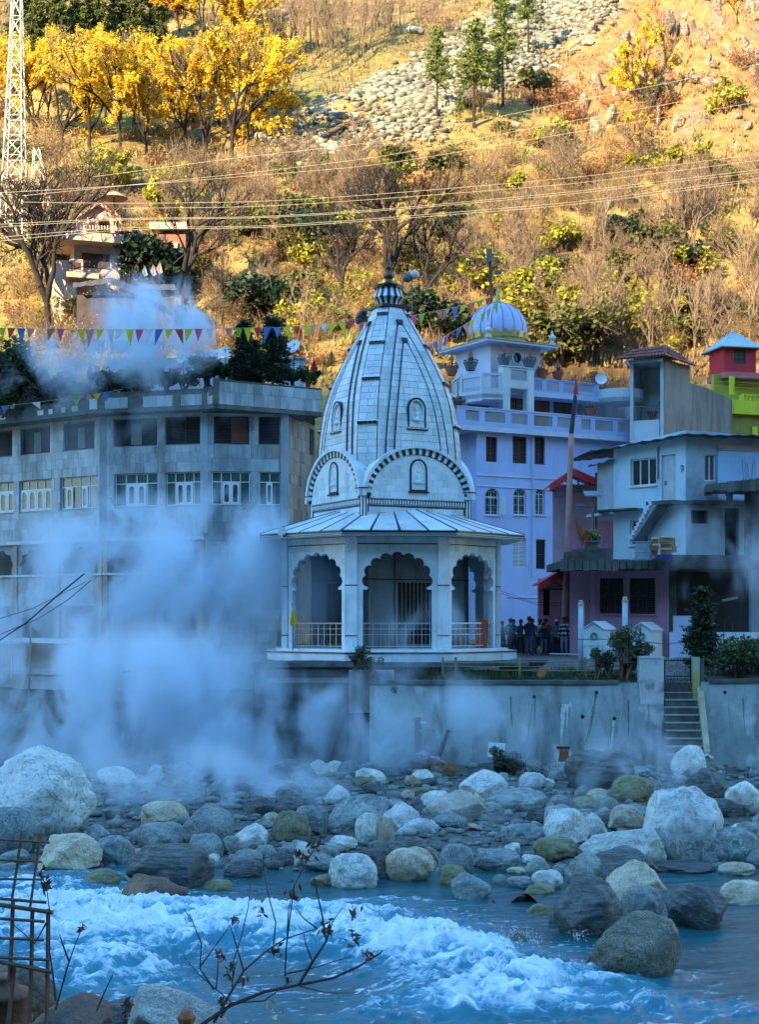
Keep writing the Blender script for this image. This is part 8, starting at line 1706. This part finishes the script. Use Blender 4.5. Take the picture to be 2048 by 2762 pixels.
# cables from the near left
for i, (pts, rr, lb) in enumerate((([(-10, 1732), (70, 1680), (150, 1610), (226, 1548)], .03, 'thick black cable rising on the left before the arcade'), ([(-10, 1715), (100, 1670), (180, 1620), (245, 1565)], .016, 'thin black cable just above the thick one'), ([(0, 1668), (90, 1640), (170, 1600), (230, 1570)], .012, 'thin slack cable before the arcade'))): m = MB(); m.tube([P(x, y, 60) for x, y in pts], rr, 5); obj('cable', m, black_wire, label=lb, cat='cable')
for i, (pts, D) in enumerate((([(1340, 1590), (1440, 1625), (1560, 1628)], 73), ([(1345, 1598), (1450, 1632), (1555, 1636)], 73))): m = MB(); m.tube([P(x, y, D) for x, y in pts], .014, 4); obj('cable', m, black_wire, label=('upper slack cable between the pavilion and pink entrance', 'lower slack cable between the pavilion and pink entrance')[i], cat='cable')
m = MB(); m.tube([P(1560, 1724, 62.4), P(1687, 1724, 62.4), P(1800, 1738, 62.6), P(1880, 1725, 63)], .02, 5); obj('hose', m, lead, label='grey hose strung past the white sheds', cat='hose')
# temple flag and offerings
t = thing('yellow_pennant', P(795, 1740, 63), 'yellow pennant on a staff at the left arch of the pavilion', 'flag'); m = MB(); m.tube([P(790, 1755, 62.6), P(789, 1625, 62.6)], .02, 5); obj('staff', m, wood_dark, t); a = P(789, 1632, 62.55); m = MB(); m.add([a, a+Vector((-.1, -.05, -.8)), a+Vector((.0, .05, -.95)), a+Vector((.13, -.05, -.85)), a+Vector((.2, 0, -.7))], [(0, 1, 2), (0, 2, 3), (0, 3, 4)]); obj('cloth', m, mat('bright_yellow_cloth', (.75, .48, .02), .7, transl=.35), t)
m = MB(); a = P(1300, 1700, 65.5); m.add([a+Vector(v) for v in ((-.3, 0, -.9), (.25, .1, -.9), (.3, .05, .4), (-.05, -.05, .55), (-.3, .1, .3))], [(0, 1, 2, 3, 4)]); obj('red_drape', m, mat('orange_red_cloth', (.45, .08, .04), .8, .2, 2, transl=.2), label='orange red drape hanging inside the right arch of the pavilion', cat='drape')
# ------------------------------------------------------------------ plants near the buildings
def near_plant(proto, x, y, D, hp_, lb, cat='shrub', group=None, wide=1.0, z=None):
    q = P(x, y, D); plant(proto, (q.x, q.y, q.z if z is None else z), hp_/F*D, lb, cat, group, None, wide)
RB = bush_proto('roof_shrub', 401, leaf_g, 1500, .10, .9, 1.3); EV = conifer('evergreen', 402, 4.0, leaf_dk, .02, .8, 26, 60, .16, .35); VB = bush_proto('terrace_plant', 403, leaf_g, 620, .075, .7, 1.2, keep=.02)
for i, (x, y, h, w) in enumerate(((320, 1075, 85, 1.3), (375, 1070, 90, 1.3), (130, 1085, 75, 1.5), (200, 1090, 60, 1.5), (60, 1080, 90, 1.3), (20, 1040, 110, 1.2), (450, 1050, 50, 1.3), (500, 1045, 45, 1.4), (560, 1030, 70, 1.2), (610, 1030, 60, 1.2), (265, 1090, 50, 1.4), (790, 1035, 40, 1.3), (830, 1040, 45, 1.3), (5, 1110, 70, 1.3), (95, 1115, 60, 1.4))): near_plant(RB, x, y, 82.5 if x > 250 else 84.5, h, 'leafy green shrub overgrowing the guest house roof edge', 'shrub', 'roof shrubs of the guest house', w)
near_plant(EV, 655, 1030, 81.5, 165, 'tall dark evergreen on the guest house roof beside the flagstaff', 'evergreen', None, 1.0); near_plant(EV, 738, 1030, 81.5, 175, 'tall dark evergreen on the guest house roof near the pale hut', 'evergreen', None, 1.25); near_plant(EV, 690, 1035, 82.5, 120, 'shorter dark evergreen between the two tall ones on the roof', 'evergreen', None, 1.0)
near_plant(EV, 1893, 1800, 62.0, 215, 'dark cypress standing right of the iron gate', 'cypress', None, 1.0)
WE = bush_proto('weeping_bush', 404, leaf_g, 3200, .075, 1.5, 1.6, 14); near_plant(WE, 1985, 1832, 61.5, 125, 'drooping green bush spilling over the wall by the cypress', 'bush', None, 1.0); near_plant(WE, 2040, 1825, 62.5, 110, 'green bush beyond the drooping one by the white wall', 'bush', None, .9)
for i, (x, y, h) in enumerate(((1610, 1815, 70), (1645, 1822, 70), (1685, 1825, 125), (1712, 1795, 55), (1745, 1775, 45), (1690, 1765, 80))): near_plant(VB, x, y, 61.0 if y > 1785 else 60.6, h, 'leafy climbing plant on the terrace before the white sheds', 'plant', 'plants before the sheds', .9)
for i, (x, y, h) in enumerate(((980, 1790, 50), (1000, 1830, 60), (1020, 1850, 40), (960, 1800, 40), (1060, 1890, 50))): near_plant(VB, x, y, 60.2, h, 'straggly weed hanging on the dark masonry below the temple', 'plant', 'weeds below the temple', 1.0)
near_plant(SHR['dark'][0], 1375, 2100, 57.0, 70, 'dark weed clump at the foot of the river wall', 'plant', None, 1.0); near_plant(VB, 1335, 2065, 57.5, 55, 'broad leaved weed beside the white paper on the wall foot', 'plant', None, 1.0); near_plant(SHR['dry'][0], 1150, 2100, 57.5, 75, 'dark tangle of twigs under the garbage heap', 'plant', None, 1.3); near_plant(SHR['dry'][1], 1210, 2110, 57.2, 70, 'thorny twigs beside the orange scrap on the heap', 'plant', None, 1.2)
m = MB(); b = P(1340, 2020, 58.6); m.add([b+Vector(v) for v in ((-.35, 0, -.3), (.3, .0, -.35), (.38, .25, .2), (-.3, .25, .25))], [(0, 1, 2, 3)]); obj('paper_sheet', m, mat('white_paper', (.62, .68, .7), .8), label='white sheet propped at the foot of the river wall', cat='sheet')
# grass strip on the terrace edge
R = np.random.default_rng(31); n = 5200; x = R.uniform(P(1090, HY, 60.7).x, P(1726, HY, 60.7).x, n); y = R.uniform(60.4, 62.6, n); z = 4.42+(y-60.35)*.147; h = R.uniform(.08, .3, n)*(1+.8*(fbm(x*1.1, y*.3, 0, 2, 9) > .1)); an = R.uniform(0, 6.28, n); b = np.stack([x, y, z-.02], 1); wv = np.stack([np.cos(an), np.sin(an), 0*an], 1)*.02; tp = b+np.stack([R.normal(size=n)*.07, R.normal(size=n)*.07, h], 1)
o = link('grass', np_mesh('grass', np.stack([b-wv, b+wv, tp], 1).reshape(-1, 3), np.arange(3*n).reshape(-1, 3), mat('dull_green_grass', (.06, .10, .035), .8, .3, 2, island=.5, transl=.3))); tag(o, 'rough green grass along the top of the river wall', 'grass', kind='stuff')
# rubbish and offerings on the bank
R2 = random.Random(4)
for i, (x, y, D, c, s, lb) in enumerate(((1128, 1940, 59.2, (.55, .14, .04), .28, 'orange cloth scrap on the old post'), (1140, 1952, 59.1, (.5, .5, .52), .22, 'white scrap hanging below the orange one on the post'), (1150, 1970, 59.0, (.10, .16, .10), .35, 'dark green garland on the old post'), (1142, 2035, 58.4, (.42, .38, .55), .32, 'lilac plastic bag on top of the heap'), (1168, 2045, 58.3, (.5, .5, .58), .30, 'white plastic bag on the heap'), (1185, 2055, 58.2, (.40, .38, .5), .30, 'grey lilac bag right on the heap'), (1205, 2072, 58.0, (.65, .16, .05), .34, 'bright orange scrap at the edge of the heap'), (1140, 2100, 57.0, (.45, .55, .48), .45, 'crumpled pale sheet below the heap'), (1908, 2040, 57.2, (.5, .54, .54), .3, 'white scrap leaning by the stair foot'), (1930, 2140, 55, (.55, .55, .5), .2, 'white litter among the dark rubble'), (1960, 2120, 56, (.5, .5, .52), .22, 'crumpled litter among the dark rubble'), (1183, 2320, 44, (.55, .55, .12), .22, 'yellow rag between boulders near the water'))):
    m = MB(); n = 7; c0 = P(x, y, D)
    for j in range(n):
        for k in range(n):
            u, v = j/(n-1)-.5, k/(n-1)-.5; m.v.append(c0+Vector((u*s*1.7+R2.uniform(-.04, .04), v*s*.8, (.25-u*u-v*v)*s*.9+R2.uniform(-.06, .06))))
    m.f = [(j*n+k, j*n+k+1, (j+1)*n+k+1, (j+1)*n+k) for j in range(n-1) for k in range(n-1)]; m.m = [0]*len(m.f); obj('litter', m, mat('litter_%d' % i, c, .6, .15), label=lb, cat='litter')
m = MB(); m.tube([P(1128, 2030, 59.2), P(1128, 1935, 59.2)], .13, 8); obj('old_post', m, mat('old_wood_post', (.10, .07, .05), .9, .3), label='old brown post with offerings at the wall foot', cat='post')
m = MB(); m.tube([P(1185, 2040, 58.6), P(1207, 1975, 58.6), P(1212, 1968, 58.6)], [.10, .07, .11], 8); obj('stump', m, wood_dark, label='dark leaning stump beside the old post', cat='stump')
t = thing('draped_figure', P(1522, 2075, 58), 'orange draped idol on a post at the foot of the wall', 'idol'); c = P(1522, 2080, 57.8); m = MB(); m.lathe([(.28, 0), (.24, .3), (.16, .75), (.2, .8), (.1, .86)], c, 10); obj('drape', m, mat('faded_orange_cloth', (.34, .10, .05), .8, .2), t, True); m = MB(); m.box(c.x-.28, c.x+.22, c.y-.1, c.y+.1, c.z+.86, c.z+.96); m.tube([c, c+Vector((0, 0, .9))], .05, 6); obj('head_board', m, wood_dark, t); m = MB(); m.tube([c+Vector((.3, -.1, 0)), c+Vector((.22, -.1, .8))], .03, 5); obj('white_sash', m, mat('white_cloth', (.55, .58, .62)), t)
# ------------------------------------------------------------------ foreground: steel bar grid, clay pot, dry twigs
Lp = lambda x, y: (x/1.613, 1900+y/1.613)
gr_ = thing('rebar_grid', P(60, 2762, 6)-Vector((0, 0, 1.0)), 'rusty reinforcing bar lattice standing at the near bank', 'rebar')
for a, b in (((93, 550), (50, 850)), ((172, 560), (130, 880)), ((55, 850), (40, 1200)), ((140, 890), (125, 1420)), ((208, 890), (200, 1420)), ((62, 1130), (30, 1420))):
    m = MB(); m.tube([P(*Lp(*a), 6.0), P(*Lp((a[0]+b[0])/2+2, (a[1]+b[1])/2), 6.0), P(*Lp(*b), 6.0)], .0095 if a[1] > 800 else .006, 6); obj('upright_bar', m, rust, gr_)
for a, b, k in (((-30, 585), (215, 602), .005), ((-30, 675), (180, 685), .005), ((-30, 760), (190, 762), .005), ((-30, 843), (200, 862), .007), ((-30, 868), (230, 906), .010), ((-30, 930), (192, 945), .007), ((-30, 1015), (190, 1025), .007), ((-30, 1100), (215, 1112), .007), ((-30, 1115), (225, 1165), .010)): m = MB(); m.tube([P(*Lp(*a), 5.97), P(*Lp(*b), 5.97)], k, 6); obj('cross_bar', m, rust, gr_)
c = P(18, 2800, 6.3); m = MB(); s = .0016; m.lathe([(0, 0), (.075, 0), (.10, .08), (.13, .16), (.105, .25), (.12, .255), (.12, .28), (.07, .29), (.06, .33), (.07, .345), (0, .345)], c-Vector((.02, 0, .08)), 24); obj('clay_pot', m, mat('old_clay', (.12, .05, .035), .7, .4, 9, bump=.2, bscale=40), smooth=True, label='old brown clay pot behind the rebar at the near bank', cat='pot')
twd = mat('dark_dead_twig', (.05, .032, .028), .9, .3, 20)
tw = thing('dead_plant', P(545, 2800, 5.5), 'leafless dead weed stems reaching over the rapids in the foreground', 'plant')
TW = [[(840, 1420), (880, 1391), (1000, 1310), (1150, 1250), (1300, 1220), (1450, 1190), (1560, 1140), (1650, 1085), (1665, 1070)], [(930, 1385), (1000, 1260), (1060, 1160), (1150, 1080), (1240, 1020), (1380, 975)], [(1300, 1220), (1360, 1120), (1420, 1030), (1405, 930), (1380, 820), (1365, 750)], [(1240, 1180), (1245, 1060), (1265, 900), (1280, 790), (1330, 690), (1380, 610)], [(1190, 1045), (1200, 950), (1165, 820), (1145, 700)], [(1010, 1240), (1015, 1120), (1050, 1010), (1080, 880), (1090, 780)], [(930, 1240), (870, 1150), (875, 1040), (840, 950), (800, 890)], [(870, 1140), (930, 1060), (1000, 960)], [(1000, 1290), (940, 1240), (860, 1170), (800, 1100)], [(1250, 1170), (1350, 1150), (1450, 1120), (1530, 1095)], [(1290, 1222), (1420, 1255), (1545, 1255)], [(1420, 1030), (1450, 940), (1490, 885)], [(960, 1360), (1000, 1300), (1150, 1290), (1270, 1200)], [(1250, 1010), (1255, 900), (1270, 830)], [(1060, 1160), (1020, 1020), (1000, 960)], [(1380, 975), (1320, 930), (1285, 880)], [(940, 1240), (950, 1120), (955, 1060)], [(1360, 1120), (1330, 1040), (1320, 990)]]
for k, pl in enumerate(TW):
    n = len(pl); r0_ = .0085 if k == 0 else (.006 if k in (1, 2, 12) else .0034); m = MB(); m.tube([P(*Lp(x, y), 5.5+.25*math.sin(k*1.7)*(i/n)) for i, (x, y) in enumerate(pl)], [r0_*(1-.65*i/(n-1)) for i in range(n)], 5); obj('stem', m, twd, tw)
tw2 = thing('dead_weed', P(150, 2762, 5.8), 'thin dead weed stems beside the rebar lattice', 'plant')
for k, pl in enumerate(([(240, 1330), (290, 1150), (320, 1060), (350, 985)], [(240, 1290), (230, 1180), (215, 1080), (215, 900), (200, 790)], [(420, 1330), (450, 1260), (490, 1175)], [(300, 1120), (270, 1040), (258, 1000)], [(200, 950), (150, 1040), (60, 960)], [(540, 1420), (545, 1330), (555, 1275)])): n = len(pl); m = MB(); m.tube([P(*Lp(x, y), 5.7) for x, y in pl], [.0045*(1-.6*i/(n-1)) for i in range(n)], 5); obj('stem', m, twd, tw2)
lf = mat('withered_leaf', (.10, .045, .03), .9, .4, 30)
def withered(x, y, n, sp_, parent, D=5.5, mt=None):
    m = MB()
    for _ in range(n):
        c = P(*Lp(x+R2.gauss(0, sp_), y+R2.gauss(0, sp_*1.3)), D+R2.uniform(-.03, .03)); a = Vector((R2.gauss(0, 1), R2.gauss(0, 1), R2.gauss(0, 1.4))).normalized()*R2.uniform(.012, .026); b = a.cross(Vector((R2.gauss(0, 1), 1, R2.gauss(0, 1)))).normalized()*a.length*.35; k = a.cross(b).normalized()*a.length*.3
        m.add([c-a, c+b+k*.5, c+a+k, c-b+k*.5], [(0, 1, 2), (0, 2, 3)])
    tag(obj('withered_leaves', m, mt or lf, parent), kind='stuff')
for x, y, n, s in ((1370, 625, 16, 16), (1320, 665, 10, 14), (1418, 975, 14, 12), (1020, 945, 6, 8), (1200, 1075, 10, 14), (990, 1180, 9, 10), (955, 1090, 10, 10), (1055, 1200, 10, 9), (1545, 1015, 9, 16), (1600, 1090, 9, 12), (1130, 900, 8, 10), (1540, 915, 8, 12), (1270, 825, 14, 18), (970, 1290, 8, 8), (1015, 1140, 8, 8), (1245, 1190, 6, 10)): withered(x, y, n, s, tw)
for x, y, n, s in ((353, 973, 9, 8), (205, 790, 12, 14), (185, 745, 9, 12), (548, 1300, 14, 9), (545, 1350, 10, 8)): withered(x, y, n, s, tw2, 5.7)
m = MB(); c = P(*Lp(810, 1372), 5.4); m.lathe([(0, -.03), (.025, -.02), (.035, .01), (.015, .035), (0, .04)], c, 7); obj('seed_pod', m, mat('rust_brown_pod', (.24, .08, .03), .8, .4, 30), tw)
withered(1205, 1330, 5, 22, tw, 5.5, mat('yellow_fallen_leaf', (.55, .38, .03), .7, .2))
# ------------------------------------------------------------------ steam from the hot spring
def steam_mat(name, dens, sc, lo, hi, seed, dist=.6, core=.15):
    m = bpy.data.materials.new(name); m.use_nodes = True; N = m.node_tree.nodes; L = m.node_tree.links; N.remove(N['Principled BSDF'])
    v = N.new('ShaderNodeVolumePrincipled'); L.new(v.outputs[0], N['Material Output'].inputs['Volume']); v.inputs['Color'].default_value = (.80, .92, 1.0, 1); v.inputs['Anisotropy'].default_value = .2
    tc = N.new('ShaderNodeTexCoord'); ln = N.new('ShaderNodeVectorMath'); ln.operation = 'LENGTH'; L.new(tc.outputs['Object'], ln.inputs[0])
    g = N.new('ShaderNodeNewGeometry'); mp = N.new('ShaderNodeMapping'); mp.inputs['Location'].default_value = (seed*3.1, seed*1.7, seed); mp.inputs['Scale'].default_value = (1, .7, .62); L.new(g.outputs['Position'], mp.inputs[0])
    t = N.new('ShaderNodeTexNoise'); t.inputs['Scale'].default_value = sc; t.inputs['Detail'].default_value = 7; t.inputs['Roughness'].default_value = .58; t.inputs['Distortion'].default_value = dist; L.new(mp.outputs[0], t.inputs['Vector'])
    # ragged outline: the noise pushes the radius about
    a = N.new('ShaderNodeMath'); a.operation = 'MULTIPLY_ADD'; L.new(t.outputs[0], a.inputs[0]); a.inputs[1].default_value = -1.1; L.new(ln.outputs['Value'], a.inputs[2])
    f = N.new('ShaderNodeMapRange'); f.interpolation_type = 'SMOOTHSTEP'; L.new(a.outputs[0], f.inputs[0]); f.inputs[1].default_value = .42; f.inputs[2].default_value = core-.35; f.inputs[3].default_value = 0; f.inputs[4].default_value = 1
    r = N.new('ShaderNodeMapRange'); r.interpolation_type = 'SMOOTHSTEP'; L.new(t.outputs[0], r.inputs[0]); r.inputs[1].default_value = lo; r.inputs[2].default_value = hi
    x = N.new('ShaderNodeMath'); x.operation = 'MULTIPLY'; L.new(f.outputs[0], x.inputs[0]); L.new(r.outputs[0], x.inputs[1])
    y = N.new('ShaderNodeMath'); y.operation = 'MULTIPLY'; L.new(x.outputs[0], y.inputs[0]); y.inputs[1].default_value = dens; L.new(y.outputs[0], v.inputs['Density'])
    return m
bm = bmesh.new(); bmesh.ops.create_icosphere(bm, subdivisions=3, radius=1.0)
def steam(x, y, D, hx, hy, hd, dens, sc, lo, hi, label, seed):
    me = bpy.data.meshes.new('steam'); bm.to_mesh(me); me.materials.append(steam_mat('steam_%d' % seed, dens, sc, lo, hi, seed))
    o = bpy.data.objects.new('steam', me); COL.objects.link(o); o.location = P(x, y, D); o.scale = (hx/F*D, hd, hy/F*D); tag(o, label, 'steam', kind='stuff')
ST = [(250, 1650, 68, 450, 330, 4.0, .85, .40, .46, .60, 'thick blue white steam column before the guest house'),
      (610, 1540, 66.5, 360, 260, 3.0, .85, .46, .46, .61, 'steam plume drifting from the column towards the pavilion'),
      (300, 1460, 71, 280, 170, 3.0, .8, .5, .46, .62, 'steam head rising over the guest house windows'),
      (300, 1960, 59, 620, 340, 4.0, 1.0, .40, .42, .55, 'low dense steam over the bank below the guest house'),
      (760, 2010, 57.5, 340, 230, 1.9, .60, .6, .48, .64, 'ragged steam drifting before the dark foundation'),
      (1120, 1970, 57.0, 380, 210, 1.6, .70, .5, .45, .62, 'thin steam veil before the river wall'),
      (520, 2130, 51, 520, 150, 2.2, .65, .55, .43, .60, 'steam wisps creeping over the boulders'),
      (130, 2110, 45, 330, 150, 1.6, .70, .55, .45, .62, 'steam curling in front of the huge whitish boulder'),
      (1740, 2090, 52, 220, 130, 1.6, .80, .65, .45, .62, 'small steam puff over the boulders by the stair'),
      (1400, 2190, 48, 340, 110, 1.6, .35, .6, .47, .64, 'faint steam over the pale boulders'),
      (420, 890, 80, 200, 180, 2.4, 1.3, .5, .44, .58, 'white steam puff rising above the guest house roof'),
      (300, 790, 84, 200, 120, 1.6, .45, .55, .46, .64, 'thin steam drifting before the dark shed'),
      (180, 990, 82, 260, 130, 2.0, .6, .55, .45, .62, 'hazy steam among the roof plants'),
      (400, 1190, 77.5, 480, 220, 2.0, .10, .4, .44, .62, 'faint bluish steam over the upper guest house windows'),
      (1970, 1480, 64.8, 240, 180, 1.3, .50, .55, .46, .64, 'thin smoke drifting before the dark concrete frame'),
      (1230, 1720, 61.0, 240, 130, 1.0, .50, .75, .47, .66, 'thin steam at the right arch of the pavilion')]
for i, s in enumerate(ST): steam(*s, i+1)
bm.free()
